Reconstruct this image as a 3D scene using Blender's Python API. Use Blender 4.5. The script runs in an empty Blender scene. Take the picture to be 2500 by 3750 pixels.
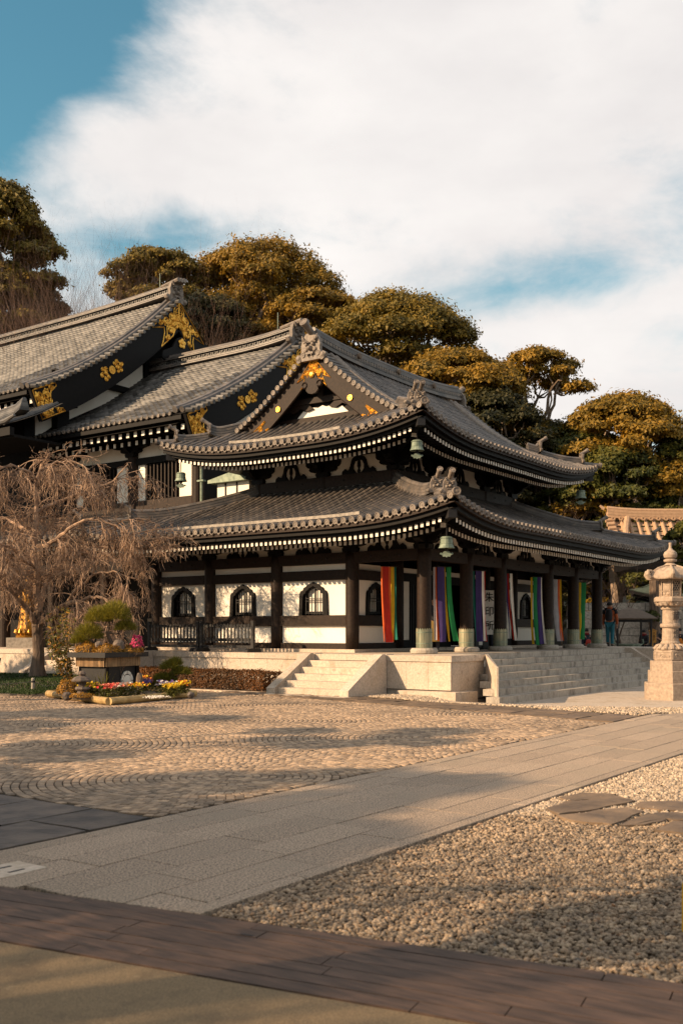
import bpy, bmesh, math, random
import numpy as np
from mathutils import Vector, Matrix
R = random.Random(7)
NR = np.random.default_rng(11)
pi = math.pi
sc = bpy.context.scene
COL = sc.collection

# ------------------------------------------------------------ camera, sky, sun, exposure
YAW = math.atan(2580/3645)
cam_d = bpy.data.cameras.new('camera'); cam = bpy.data.objects.new('camera', cam_d); COL.objects.link(cam)
cam.location = (0, 0, 1.55); cam.rotation_euler = (pi/2, 0, YAW - pi/2)
cam_d.sensor_fit = 'VERTICAL'; cam_d.sensor_height = 36; cam_d.sensor_width = 24
cam_d.lens = 35.0; cam_d.shift_y = (2313 - 1875)/3750
cam_d.clip_start = 0.05; cam_d.clip_end = 3000
cam_d.dof.use_dof = True; cam_d.dof.focus_distance = 24; cam_d.dof.aperture_fstop = 3.2
sc.camera = cam
SUN_DIR = Vector((1.0, -0.65, -0.56)).normalized()      # the way the light travels
SUN_EL = math.asin(-SUN_DIR.z); SUN_AZ = math.atan2(-SUN_DIR.x, -SUN_DIR.y)
sd = bpy.data.lights.new('sun', 'SUN'); sd.energy = 5.0; sd.angle = math.radians(0.53); sd.color = (1.0, 0.70, 0.42)
sun = bpy.data.objects.new('sun', sd); COL.objects.link(sun)
sun.rotation_euler = SUN_DIR.to_track_quat('-Z', 'Y').to_euler(); sun.location = (-30, 20, 40)
sc.view_settings.view_transform = 'Standard'; sc.view_settings.look = 'None'
sc.view_settings.exposure = 0.78; sc.view_settings.gamma = 1.0; sc.view_settings.use_curve_mapping = False
sc.cycles.max_bounces = 6; sc.cycles.diffuse_bounces = 3; sc.cycles.glossy_bounces = 2
sc.cycles.use_denoising = True; sc.cycles.sample_clamp_indirect = 4

CY, SY = math.cos(YAW), math.sin(YAW)
def ray(px, py):
    r = (px-1250)/3645; u = (2313-py)/3645
    return Vector((CY+r*SY, SY-r*CY, u))
def at_d(px, py, d):                       # world point seen at a photo pixel at a depth
    v = ray(px, py); return Vector((v.x*d, v.y*d, 1.55+v.z*d))
def at_z(px, py, z):
    v = ray(px, py); t = (z-1.55)/v.z; return Vector((v.x*t, v.y*t, z))

w = bpy.data.worlds.new('World'); sc.world = w; w.use_nodes = True
def build_world():
    nt = w.node_tree; nt.nodes.clear(); N = nt.nodes.new; L = nt.links.new
    out = N('ShaderNodeOutputWorld'); bg = N('ShaderNodeBackground'); bg.inputs[1].default_value = 0.1
    sky = N('ShaderNodeTexSky'); sky.sky_type = 'NISHITA'; sky.sun_disc = False
    sky.sun_elevation = SUN_EL; sky.sun_rotation = SUN_AZ; sky.air_density = 1.2; sky.dust_density = 1.0; sky.ozone_density = 2.0
    tint = N('ShaderNodeMixRGB'); tint.blend_type = 'MULTIPLY'; tint.inputs[0].default_value = 1; tint.inputs[2].default_value = (0.56, 0.94, 0.82, 1)
    L(sky.outputs[0], tint.inputs[1])
    tc = N('ShaderNodeTexCoord')
    def math_(op, a, b=None, clamp=False):
        n = N('ShaderNodeMath'); n.operation = op; n.use_clamp = clamp
        for i, x in enumerate((a, b)):
            if x is None: continue
            if isinstance(x, (int, float)): n.inputs[i].default_value = x
            else: L(x, n.inputs[i])
        return n.outputs[0]
    def noise(scale, detail, rough, off, stretch=(1, 1, 1), dist=0):
        mp = N('ShaderNodeMapping'); mp.inputs['Scale'].default_value = stretch; mp.inputs['Location'].default_value = off
        n = N('ShaderNodeTexNoise'); n.inputs['Scale'].default_value = scale; n.inputs['Detail'].default_value = detail
        n.inputs['Roughness'].default_value = rough; n.inputs['Distortion'].default_value = dist
        L(tc.outputs['Generated'], mp.inputs[0]); L(mp.outputs[0], n.inputs['Vector']); return n.outputs['Fac']
    n1 = noise(2.2, 9, 0.58, (3.1, 1.2, 0.4), (1, 1, 1.7), 0.35)
    n2 = noise(7.0, 7, 0.6, (0.3, 5.2, 2.4), (1, 1, 2.0), 0.3)
    fld = math_('ADD', math_('MULTIPLY', math_('SUBTRACT', n1, 0.5), 1.5), math_('MULTIPLY', math_('SUBTRACT', n2, 0.5), 1.0))
    fld = math_('ADD', fld, 0.64)
    def hole(px, py, rx, ry, amt, rot=0.0):
        nonlocal fld
        d = ray(px, py).normalized(); a = Vector((SY, -CY, 0)); b = d.cross(a).normalized(); a = b.cross(d).normalized()
        if b.z < 0: b = -b
        a2 = a*math.cos(rot)+b*math.sin(rot); b2 = b*math.cos(rot)-a*math.sin(rot)
        sub = N('ShaderNodeVectorMath'); sub.operation = 'SUBTRACT'; L(tc.outputs['Generated'], sub.inputs[0]); sub.inputs[1].default_value = d
        q = None
        for ax, rr in ((a2, rx/3645), (b2, ry/3645), (d, 0.35)):
            dt = N('ShaderNodeVectorMath'); dt.operation = 'DOT_PRODUCT'; L(sub.outputs[0], dt.inputs[0]); dt.inputs[1].default_value = ax/rr
            s = math_('MULTIPLY', dt.outputs['Value'], dt.outputs['Value']); q = s if q is None else math_('ADD', q, s)
        e = math_('EXPONENT', math_('MULTIPLY', q, -1.0))
        fld = math_('SUBTRACT', fld, math_('MULTIPLY', e, amt))
    hole(20, 60, 450, 260, 1.15, 0.30)
    hole(-120, 480, 300, 240, 0.55)
    hole(600, 890, 560, 110, 0.42, 0.06)
    hole(1650, 1110, 640, 130, 0.34, 0.2)
    hole(2250, 960, 380, 90, 0.20, 0.2)
    hole(1350, 450, 1000, 420, -0.5, 0.1)
    mr = N('ShaderNodeMapRange'); mr.interpolation_type = 'SMOOTHSTEP'; L(fld, mr.inputs[0]); mr.inputs[1].default_value = 0.16; mr.inputs[2].default_value = 0.80
    n3 = noise(3.4, 6, 0.55, (7.7, 0.2, 1.4), (1, 1, 2.2))
    cr = N('ShaderNodeValToRGB'); L(n3, cr.inputs[0])
    cr.color_ramp.elements[0].position = 0.3; cr.color_ramp.elements[0].color = (4.7, 4.5, 4.45, 1)
    cr.color_ramp.elements[1].position = 0.68; cr.color_ramp.elements[1].color = (5.9, 5.65, 5.45, 1)
    mx = N('ShaderNodeMixRGB'); L(mr.outputs[0], mx.inputs[0]); L(tint.outputs[0], mx.inputs[1]); L(cr.outputs[0], mx.inputs[2])
    L(mx.outputs[0], bg.inputs[0]); L(bg.outputs[0], out.inputs[0])
build_world()

# ------------------------------------------------------------ materials
def pm(name, col, col2=None, rough=0.75, scale=3.0, detail=5, bump=0.0, bscale=None, metal=0.0, rnd=0.0, spec=0.35, lo=0.35, hi=0.65,
       trans=0.0, stretch=(1, 1, 1), islands=False, spots=None, emit=None):
    m = bpy.data.materials.new(name); m.use_nodes = True
    nt = m.node_tree; N = nt.nodes.new; L = nt.links.new
    b = nt.nodes['Principled BSDF']; b.inputs['Roughness'].default_value = rough; b.inputs['Metallic'].default_value = metal
    b.inputs['Specular IOR Level'].default_value = spec
    geo = N('ShaderNodeNewGeometry')
    mp = N('ShaderNodeMapping'); mp.inputs['Scale'].default_value = stretch; L(geo.outputs['Position'], mp.inputs[0])
    n = N('ShaderNodeTexNoise'); n.inputs['Scale'].default_value = scale; n.inputs['Detail'].default_value = detail; L(mp.outputs[0], n.inputs['Vector'])
    r = N('ShaderNodeValToRGB'); L(n.outputs['Fac'], r.inputs[0])
    col2 = col2 or tuple(c*0.7 for c in col)
    r.color_ramp.elements[0].position = lo; r.color_ramp.elements[0].color = (*col2, 1)
    r.color_ramp.elements[1].position = hi; r.color_ramp.elements[1].color = (*col, 1)
    c = r.outputs[0]
    if spots:                                            # (colour, scale, from, to): stains and patches
        for scol, ss, a, z in spots:
            n2 = N('ShaderNodeTexNoise'); n2.inputs['Scale'].default_value = ss; n2.inputs['Detail'].default_value = 6; n2.inputs['Roughness'].default_value = 0.65
            L(mp.outputs[0], n2.inputs['Vector'])
            mr = N('ShaderNodeMapRange'); L(n2.outputs['Fac'], mr.inputs[0]); mr.inputs[1].default_value = a; mr.inputs[2].default_value = z
            mx = N('ShaderNodeMixRGB'); L(mr.outputs[0], mx.inputs[0]); L(c, mx.inputs[1]); mx.inputs[2].default_value = (*scol, 1); c = mx.outputs[0]
    if rnd:
        oi = N('ShaderNodeObjectInfo')
        src = oi.outputs['Random']
        if islands:
            ad = N('ShaderNodeMath'); ad.operation = 'ADD'; L(src, ad.inputs[0]); L(geo.outputs['Random Per Island'], ad.inputs[1])
            fr = N('ShaderNodeMath'); fr.operation = 'FRACT'; L(ad.outputs[0], fr.inputs[0]); src = fr.outputs[0]
        mr = N('ShaderNodeMapRange'); L(src, mr.inputs[0]); mr.inputs[3].default_value = 1-rnd; mr.inputs[4].default_value = 1+rnd
        hs = N('ShaderNodeHueSaturation'); L(mr.outputs[0], hs.inputs['Value']); L(c, hs.inputs['Color']); c = hs.outputs[0]
    L(c, b.inputs['Base Color'])
    if bump:
        n3 = N('ShaderNodeTexNoise'); n3.inputs['Scale'].default_value = bscale or scale*6; n3.inputs['Detail'].default_value = 6; L(mp.outputs[0], n3.inputs['Vector'])
        bp = N('ShaderNodeBump'); bp.inputs['Strength'].default_value = bump; bp.inputs['Distance'].default_value = 0.02; L(n3.outputs['Fac'], bp.inputs['Height'])
        L(bp.outputs[0], b.inputs['Normal'])
    if trans:
        tr = N('ShaderNodeBsdfTranslucent'); L(c, tr.inputs[0]); ms = N('ShaderNodeMixShader'); ms.inputs[0].default_value = trans
        L(b.outputs[0], ms.inputs[1]); L(tr.outputs[0], ms.inputs[2]); L(ms.outputs[0], nt.nodes['Material Output'].inputs[0])
    if emit:
        b.inputs['Emission Color'].default_value = (*emit[0], 1); b.inputs['Emission Strength'].default_value = emit[1]
    return m

def leafmat(name, cols, trans=0.25, rough=0.6):
    m = bpy.data.materials.new(name); m.use_nodes = True
    nt = m.node_tree; N = nt.nodes.new; L = nt.links.new; b = nt.nodes['Principled BSDF']; b.inputs['Roughness'].default_value = rough; b.inputs['Specular IOR Level'].default_value = 0.3
    geo = N('ShaderNodeNewGeometry'); oi = N('ShaderNodeObjectInfo')
    n = N('ShaderNodeTexNoise'); n.inputs['Scale'].default_value = 0.55; n.inputs['Detail'].default_value = 3; L(geo.outputs['Position'], n.inputs['Vector'])
    a = N('ShaderNodeMath'); a.operation = 'MULTIPLY_ADD'; L(geo.outputs['Random Per Island'], a.inputs[0]); a.inputs[1].default_value = 0.45
    s = N('ShaderNodeMath'); s.operation = 'MULTIPLY_ADD'; L(n.outputs['Fac'], s.inputs[0]); s.inputs[1].default_value = 1.2; s.inputs[2].default_value = -0.35
    L(s.outputs[0], a.inputs[2])
    r = N('ShaderNodeValToRGB'); L(a.outputs[0], r.inputs[0]); e = r.color_ramp.elements
    e[0].position = 0.0; e[0].color = (*cols[0], 1); e[1].position = 1.0; e[1].color = (*cols[-1], 1)
    for k, c in enumerate(cols[1:-1]):
        x = e.new((k+1)/(len(cols)-1)); x.color = (*c, 1)
    L(r.outputs[0], b.inputs['Base Color'])
    tr = N('ShaderNodeBsdfTranslucent'); L(r.outputs[0], tr.inputs[0]); ms = N('ShaderNodeMixShader'); ms.inputs[0].default_value = trans
    L(b.outputs[0], ms.inputs[1]); L(tr.outputs[0], ms.inputs[2]); L(ms.outputs[0], nt.nodes['Material Output'].inputs[0])
    return m

M = {}
M['wood'] = pm('dark_wood', (0.026, 0.0145, 0.009), (0.014, 0.008, 0.0055), rough=0.6, spec=0.22, scale=14, bump=0.25, bscale=60, rnd=0.12)
M['wood_black'] = pm('black_wood', (0.0065, 0.0055, 0.0055), (0.004, 0.0036, 0.0036), rough=0.6, spec=0.15, scale=6, rnd=0.1)
M['plaster'] = pm('white_plaster', (0.84, 0.79, 0.71), (0.72, 0.67, 0.58), rough=0.85, scale=0.9, lo=0.3, hi=0.7, bump=0.05, bscale=40, stretch=(1, 1, 0.35), spots=[((0.62, 0.54, 0.44), 2.6, 0.58, 0.85)])
M['white'] = pm('white_paint', (0.80, 0.76, 0.68), (0.66, 0.60, 0.52), rough=0.7, scale=9, rnd=0.08)
M['tile'] = pm('roof_tile', (0.125, 0.105, 0.09), (0.055, 0.05, 0.047), rough=0.5, scale=2.3, detail=7, bump=0.2, bscale=30, rnd=0.22, islands=True, spec=0.5,
               spots=[((0.20, 0.15, 0.11), 5.5, 0.56, 0.75)])
M['tile_old'] = pm('weathered_roof_tile', (0.115, 0.108, 0.10), (0.055, 0.054, 0.053), rough=0.5, scale=1.3, detail=6, bump=0.2, bscale=25, rnd=0.62, islands=True, spec=0.4,
                   spots=[((0.03, 0.03, 0.03), 3.5, 0.58, 0.70), ((0.19, 0.145, 0.105), 2.2, 0.62, 0.8)])
M['tile_bed'] = pm('roof_tile_bed', (0.045, 0.04, 0.036), (0.025, 0.023, 0.021), rough=0.6, scale=3, bump=0.2, bscale=20)
M['tile_disc'] = pm('eave_disc_tile', (0.22, 0.18, 0.145), (0.12, 0.10, 0.085), rough=0.6, scale=9, rnd=0.25)
M['gold'] = pm('gilt_metal', (0.95, 0.54, 0.095), (0.60, 0.30, 0.045), rough=0.36, scale=18, metal=0.75, bump=0.3, bscale=45)
M['statue_gold'] = pm('shaded_gilding', (0.48, 0.25, 0.04), (0.26, 0.12, 0.02), rough=0.45, scale=12, metal=0.6)  # porch shade put into the colour of the statue's gilt
M['granite'] = pm('pale_granite', (0.54, 0.45, 0.365), (0.40, 0.335, 0.27), rough=0.8, scale=22, detail=8, bump=0.15, bscale=160, rnd=0.1,
                  spots=[((0.33, 0.25, 0.17), 1.7, 0.52, 0.78), ((0.20, 0.165, 0.135), 4.5, 0.58, 0.76)])
M['granite_step'] = pm('step_granite', (0.44, 0.39, 0.33), (0.33, 0.29, 0.24), rough=0.85, scale=22, detail=8, bump=0.15, bscale=160, rnd=0.04, stretch=(1, 1, 0.5),
                       spots=[((0.13, 0.11, 0.09), 3.2, 0.5, 0.72)])
M['path'] = pm('flamed_granite', (0.47, 0.355, 0.26), (0.15, 0.12, 0.092), rough=0.85, scale=75, detail=3, bump=0.35, bscale=90, rnd=0.1, lo=0.40, hi=0.60,
               spots=[((0.27, 0.22, 0.165), 0.9, 0.5, 0.8)])
M['cobble'] = pm('cobblestone', (0.37, 0.26, 0.17), (0.24, 0.18, 0.13), rough=0.8, scale=6, detail=6, bump=0.4, bscale=60, rnd=0.38, islands=True, spots=[((0.15, 0.115, 0.085), 0.55, 0.5, 0.72), ((0.44, 0.33, 0.23), 1.6, 0.62, 0.8)])
M['mortar'] = pm('dark_joint_sand', (0.06, 0.048, 0.036), (0.035, 0.028, 0.022), rough=0.95, scale=20, bump=0.4, bscale=90)
M['soil'] = pm('packed_earth', (0.14, 0.105, 0.075), (0.085, 0.065, 0.048), rough=0.95, scale=1.5, detail=8, bump=0.4, bscale=30)
M['gravel'] = pm('gravel_stone', (0.40, 0.30, 0.205), (0.17, 0.13, 0.095), rough=0.85, scale=10, detail=5, rnd=0.45, islands=True,
                 spots=[((0.30, 0.15, 0.07), 22, 0.58, 0.70), ((0.10, 0.095, 0.09), 14, 0.56, 0.70)])
M['gravel_ground'] = pm('gravel_ground', (0.34, 0.26, 0.18), (0.12, 0.095, 0.07), rough=0.95, scale=45, detail=4, bump=0.8, bscale=45, lo=0.35, hi=0.6)
M['gravel_pale'] = pm('pale_gravel_stone', (0.50, 0.40, 0.295), (0.29, 0.225, 0.165), rough=0.85, scale=10, rnd=0.3, islands=True)
M['flag'] = pm('brown_flagstone', (0.175, 0.12, 0.078), (0.085, 0.062, 0.046), rough=0.75, scale=2.2, detail=8, bump=0.6, bscale=12, rnd=0.2)
M['flag_dark'] = pm('dark_flagstone', (0.125, 0.098, 0.08), (0.055, 0.046, 0.042), rough=0.6, scale=3.5, detail=8, bump=0.7, bscale=14, rnd=0.2)
M['slabrock'] = pm('natural_slab_rock', (0.21, 0.145, 0.092), (0.10, 0.072, 0.052), rough=0.75, scale=2.5, detail=8, bump=0.6, bscale=9, rnd=0.15)
M['board'] = pm('brown_deck_board', (0.115, 0.070, 0.050), (0.058, 0.038, 0.029), rough=0.7, scale=4, detail=6, stretch=(6, 1, 1), rnd=0.12, bump=0.2, bscale=30)
M['concrete'] = pm('sandy_concrete', (0.26, 0.185, 0.105), (0.12, 0.088, 0.054), rough=0.9, scale=130, detail=6, bump=0.5, bscale=150, lo=0.3, hi=0.6,
                   spots=[((0.10, 0.075, 0.05), 2.5, 0.52, 0.75), ((0.33, 0.25, 0.15), 9, 0.6, 0.8)])
M['copper'] = pm('green_copper', (0.25, 0.30, 0.23), (0.13, 0.17, 0.13), rough=0.6, scale=7, metal=0.2, rnd=0.1)
M['copper_sleeve'] = pm('patinated_copper_sleeve', (0.36, 0.33, 0.22), (0.17, 0.20, 0.15), rough=0.45, scale=5, stretch=(1, 1, 0.4), metal=0.45, rnd=0.2)
M['stone'] = pm('grey_stone', (0.36, 0.32, 0.27), (0.22, 0.195, 0.165), rough=0.85, scale=10, bump=0.3, bscale=60)
M['lantern'] = pm('lantern_granite', (0.40, 0.31, 0.235), (0.28, 0.215, 0.165), rough=0.85, scale=14, detail=8, bump=0.35, bscale=70,
                  spots=[((0.20, 0.11, 0.06), 3.4, 0.6, 0.78), ((0.16, 0.14, 0.12), 6, 0.64, 0.78)])
M['bark'] = pm('grey_bark', (0.15, 0.105, 0.075), (0.06, 0.044, 0.034), rough=0.9, scale=9, detail=7, stretch=(1, 1, 0.35), bump=0.8, bscale=30)
M['twig'] = pm('cherry_twig', (0.40, 0.265, 0.175), (0.16, 0.105, 0.075), rough=0.8, scale=4, rnd=0.25, islands=True)
M['baretwig'] = pm('bare_brown_twig', (0.17, 0.10, 0.07), (0.08, 0.05, 0.038), rough=0.85, scale=3, rnd=0.3, islands=True)
M['treebark'] = pm('pale_tree_bark', (0.30, 0.22, 0.16), (0.13, 0.095, 0.07), rough=0.85, scale=3, bump=0.4, bscale=20)
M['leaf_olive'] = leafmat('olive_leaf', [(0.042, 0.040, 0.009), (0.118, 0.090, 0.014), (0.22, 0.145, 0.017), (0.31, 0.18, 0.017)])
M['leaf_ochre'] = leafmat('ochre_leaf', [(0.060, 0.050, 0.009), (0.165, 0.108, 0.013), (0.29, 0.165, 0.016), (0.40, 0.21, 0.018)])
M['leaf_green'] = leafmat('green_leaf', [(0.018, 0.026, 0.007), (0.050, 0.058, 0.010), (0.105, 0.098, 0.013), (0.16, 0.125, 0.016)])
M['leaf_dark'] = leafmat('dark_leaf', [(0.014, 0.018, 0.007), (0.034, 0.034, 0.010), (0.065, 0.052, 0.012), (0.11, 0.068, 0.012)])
M['leaf_gold'] = leafmat('golden_leaf', [(0.10, 0.09, 0.010), (0.30, 0.21, 0.015), (0.46, 0.27, 0.015), (0.50, 0.20, 0.012)], trans=0.4)
M['leaf_hedge'] = leafmat('hedge_leaf', [(0.028, 0.018, 0.008), (0.075, 0.036, 0.012), (0.15, 0.058, 0.014), (0.20, 0.08, 0.016)])
M['needle'] = leafmat('pine_needle', [(0.05, 0.055, 0.010), (0.12, 0.12, 0.016), (0.22, 0.19, 0.02), (0.34, 0.25, 0.025)])
M['moss'] = leafmat('golden_moss', [(0.10, 0.055, 0.008), (0.22, 0.11, 0.012), (0.36, 0.17, 0.014), (0.45, 0.22, 0.016)], trans=0.15)
M['grass'] = leafmat('lawn_grass', [(0.012, 0.028, 0.007), (0.022, 0.046, 0.010), (0.034, 0.062, 0.012), (0.05, 0.08, 0.014)], trans=0.2)
M['hill'] = pm('wooded_hillside', (0.030, 0.028, 0.012), (0.014, 0.014, 0.007), rough=0.95, scale=0.5, detail=8, bump=0.8, bscale=2)
M['paper'] = pm('paper_screen', (0.74, 0.72, 0.66), (0.62, 0.60, 0.55), rough=0.8, scale=3)
M['painted_dark'] = pm('painted_dim_interior', (0.012, 0.011, 0.011), (0.008, 0.008, 0.008), rough=0.9)  # near-black colour stands in for the lack of light inside
M['iron'] = pm('black_iron', (0.018, 0.017, 0.018), (0.010, 0.010, 0.011), rough=0.55)
M['bamboo'] = pm('yellow_bamboo', (0.42, 0.29, 0.12), (0.28, 0.18, 0.07), rough=0.5, scale=6, rnd=0.2)
M['bamboo_fence'] = pm('split_bamboo', (0.38, 0.24, 0.12), (0.24, 0.15, 0.075), rough=0.55, scale=6, rnd=0.3)
M['rock'] = pm('garden_rock', (0.16, 0.12, 0.095), (0.10, 0.082, 0.068), rough=0.85, scale=8, detail=7, bump=0.6, bscale=30, rnd=0.25)
M['ink'] = pm('black_ink', (0.012, 0.012, 0.012), rough=0.8)
M['cloth_white'] = pm('white_cloth', (0.74, 0.70, 0.64), (0.66, 0.62, 0.56), rough=0.9, scale=3)
def flat(name, c, **k): M[name] = pm(name, c, tuple(x*0.82 for x in c), **k); return M[name]
for nm, c in (('red', (0.55, 0.035, 0.02)), ('orange', (0.75, 0.14, 0.03)), ('yellow', (0.75, 0.45, 0.02)), ('green', (0.02, 0.24, 0.07)), ('teal', (0.02, 0.20, 0.15)),
              ('purple', (0.065, 0.04, 0.17)), ('violet', (0.16, 0.13, 0.30)), ('silver', (0.42, 0.40, 0.42))):
    M['cloth_'+nm] = pm('cloth_'+nm, c, tuple(x*0.85 for x in c), rough=0.75, scale=5, trans=0.25, spec=0.3)
for nm, c in (('jacket_rust', (0.36, 0.085, 0.025)), ('jacket_black', (0.016, 0.016, 0.02)), ('trousers_teal', (0.02, 0.14, 0.19)), ('skin', (0.42, 0.24, 0.16)), ('hair', (0.012, 0.01, 0.009)),
              ('scarf_red', (0.16, 0.012, 0.014)), ('navy', (0.014, 0.018, 0.032)), ('bag_red', (0.34, 0.03, 0.02)), ('bag_orange', (0.55, 0.17, 0.015)), ('shoe', (0.05, 0.045, 0.04)),
              ('sign_wood', (0.50, 0.24, 0.05)), ('barrier_yellow', (0.70, 0.36, 0.01)), ('plaid', (0.16, 0.10, 0.02)), ('bag_blue', (0.02, 0.08, 0.20)), ('copper_roof', (0.36, 0.36, 0.21)),
              ('tan_tile', (0.42, 0.27, 0.165)), ('bronze_roof', (0.13, 0.095, 0.07))):
    flat(nm, c, rough=0.75, scale=6, rnd=0.0)
for nm, c in (('fl_yellow', (0.75, 0.50, 0.02)), ('fl_orange', (0.70, 0.22, 0.02)), ('fl_red', (0.55, 0.03, 0.03)), ('fl_coral', (0.75, 0.25, 0.16)), ('fl_violet', (0.20, 0.12, 0.34)), ('fl_white', (0.78, 0.74, 0.66)), ('fl_pink', (0.60, 0.05, 0.16))):
    flat(nm, c, rough=0.7, scale=20, rnd=0.2, islands=True, trans=0.2)

# ------------------------------------------------------------ mesh helpers
def _set(o, label=None, cat=None, group=None, kind=None):
    if label: o['label'] = label
    if cat: o['category'] = cat
    if group: o['group'] = group
    if kind: o['kind'] = kind
    return o
def link(name, mesh, parent=None, loc=None, rot=None, scale=None, **k):
    o = bpy.data.objects.new(name, mesh); COL.objects.link(o)
    if parent is not None: o.parent = parent
    if loc is not None: o.location = loc
    if rot is not None: o.rotation_euler = rot
    if scale is not None: o.scale = scale
    return _set(o, **k)
def thing(name, label, cat, loc=(0, 0, 0), group=None, rz=0):
    o = bpy.data.objects.new(name, None); o.empty_display_size = 0.2; COL.objects.link(o); o.location = loc; o.rotation_euler = (0, 0, rz)
    return _set(o, label, cat, group)
def copy_tree(o, parent=None, mats=None):
    c = o.copy(); COL.objects.link(c); c.parent = parent
    for ch in o.children: copy_tree(ch, c)
    return c
class MB:
    def __init__(s): s.v = []; s.f = []; s.mi = []; s.cur = 0
    def face(s, *i): s.f.append(i); s.mi.append(s.cur)
    def add(s, vs, fs):
        n = len(s.v); s.v.extend([tuple(v) for v in vs])
        for f in fs: s.face(*[n+i for i in f])
    def obox(s, o, a, b, c):
        o = Vector(o); a = Vector(a); b = Vector(b); c = Vector(c)
        vs = [o, o+a, o+a+b, o+b, o+c, o+a+c, o+a+b+c, o+b+c]
        fs = [(0, 3, 2, 1), (4, 5, 6, 7), (0, 1, 5, 4), (1, 2, 6, 5), (2, 3, 7, 6), (3, 0, 4, 7)]
        if a.cross(b).dot(c) < 0: fs = [f[::-1] for f in fs]
        s.add(vs, fs); return s
    def box(s, c, sz, rz=0):
        c = Vector(c); ca, sa = math.cos(rz), math.sin(rz)
        a = Vector((ca*sz[0], sa*sz[0], 0)); b = Vector((-sa*sz[1], ca*sz[1], 0)); z = Vector((0, 0, sz[2]))
        return s.obox(c-(a+b+z)/2, a, b, z)
    def bb(s, x0, x1, y0, y1, z0, z1): return s.obox((x0, y0, z0), (x1-x0, 0, 0), (0, y1-y0, 0), (0, 0, z1-z0))
    def beam(s, p, q, wd, h, up=(0, 0, 1)):
        p = Vector(p); q = Vector(q); d = q-p; sd_ = d.cross(Vector(up)).normalized(); u = sd_.cross(d).normalized()
        return s.obox(p-sd_*wd/2-u*h/2, d, sd_*wd, u*h)
    def tube(s, pts, r, n=6, cap=True, flatten=1.0):
        pts = [Vector(p) for p in pts]; m = len(pts); rs = r if isinstance(r, (list, tuple)) else [r]*m
        n0 = len(s.v); ref = Vector((0, 0, 1)); prev = None
        for i, p in enumerate(pts):
            t = (pts[min(i+1, m-1)]-pts[max(i-1, 0)])
            if t.length < 1e-9: t = Vector((0, 0, 1))
            t.normalize()
            if prev is None:
                a = t.cross(ref)
                if a.length < 1e-3: a = t.cross(Vector((1, 0, 0)))
            else: a = prev-t*prev.dot(t)
            a.normalize(); prev = a; b = t.cross(a)
            for k in range(n):
                an = 2*pi*k/n; s.v.append(tuple(p+a*math.cos(an)*rs[i]+b*math.sin(an)*rs[i]*flatten))
        for i in range(m-1):
            for k in range(n):
                k2 = (k+1) % n; s.face(n0+i*n+k, n0+i*n+k2, n0+(i+1)*n+k2, n0+(i+1)*n+k)
        if cap and n > 2:
            s.face(*[n0+k for k in range(n)][::-1]); s.face(*[n0+(m-1)*n+k for k in range(n)])
        return s
    def lathe(s, prof, n=16, c=(0, 0, 0), ax=(0, 0, 1), up=None, cap=True, ph=0.0):
        ax = Vector(ax).normalized(); a = (Vector(up) if up else (Vector((1, 0, 0)) if abs(ax.x) < 0.9 else Vector((0, 1, 0))))
        a = (a-ax*a.dot(ax)).normalized(); b = ax.cross(a); c = Vector(c); n0 = len(s.v)
        for r, h in prof:
            for k in range(n):
                an = 2*pi*k/n+ph; s.v.append(tuple(c+ax*h+(a*math.cos(an)+b*math.sin(an))*r))
        for i in range(len(prof)-1):
            for k in range(n):
                k2 = (k+1) % n; s.face(n0+i*n+k, n0+i*n+k2, n0+(i+1)*n+k2, n0+(i+1)*n+k)
        if cap:
            if prof[0][0] > 1e-4: s.face(*[n0+k for k in range(n)][::-1])
            if prof[-1][0] > 1e-4: s.face(*[n0+(len(prof)-1)*n+k for k in range(n)])
        return s
    def prism(s, poly, o, ux, uy, dv):
        o = Vector(o); ux = Vector(ux); uy = Vector(uy); dv = Vector(dv); n0 = len(s.v); n = len(poly)
        for x, y in poly: s.v.append(tuple(o+ux*x+uy*y))
        for x, y in poly: s.v.append(tuple(o+ux*x+uy*y+dv))
        area = sum(poly[i][0]*poly[(i+1) % n][1]-poly[(i+1) % n][0]*poly[i][1] for i in range(n))
        flip = (area > 0) == (ux.cross(uy).dot(dv) > 0)
        f0 = [n0+i for i in range(n)]; f1 = [n0+n+i for i in range(n)]
        s.face(*(f0[::-1] if flip else f0)); s.face(*(f1 if flip else f1[::-1]))
        for i in range(n):
            j = (i+1) % n; q = (n0+i, n0+j, n0+n+j, n0+n+i); s.face(*(q if flip else q[::-1]))
        return s
    def sweep(s, prof, pts, sides, ups=None, cap=True):
        """profile [(a,b)] swept along pts; a along side vector, b along up"""
        n = len(prof); n0 = len(s.v)
        for i, p in enumerate(pts):
            sv = Vector(sides[i] if isinstance(sides, list) else sides); uv = Vector(ups[i] if isinstance(ups, list) else (ups or (0, 0, 1)))
            for a, b in prof: s.v.append(tuple(Vector(p)+sv*a+uv*b))
        for i in range(len(pts)-1):
            for k in range(n):
                k2 = (k+1) % n; s.face(n0+i*n+k, n0+i*n+k2, n0+(i+1)*n+k2, n0+(i+1)*n+k)
        if cap: s.face(*[n0+k for k in range(n)][::-1]); s.face(*[n0+(len(pts)-1)*n+k for k in range(n)])
        return s
    def grid(s, P):
        n0 = len(s.v); m = len(P[0])
        for row in P: s.v.extend([tuple(p) for p in row])
        for i in range(len(P)-1):
            for j in range(m-1): s.face(n0+i*m+j, n0+i*m+j+1, n0+(i+1)*m+j+1, n0+(i+1)*m+j)
        return s
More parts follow.
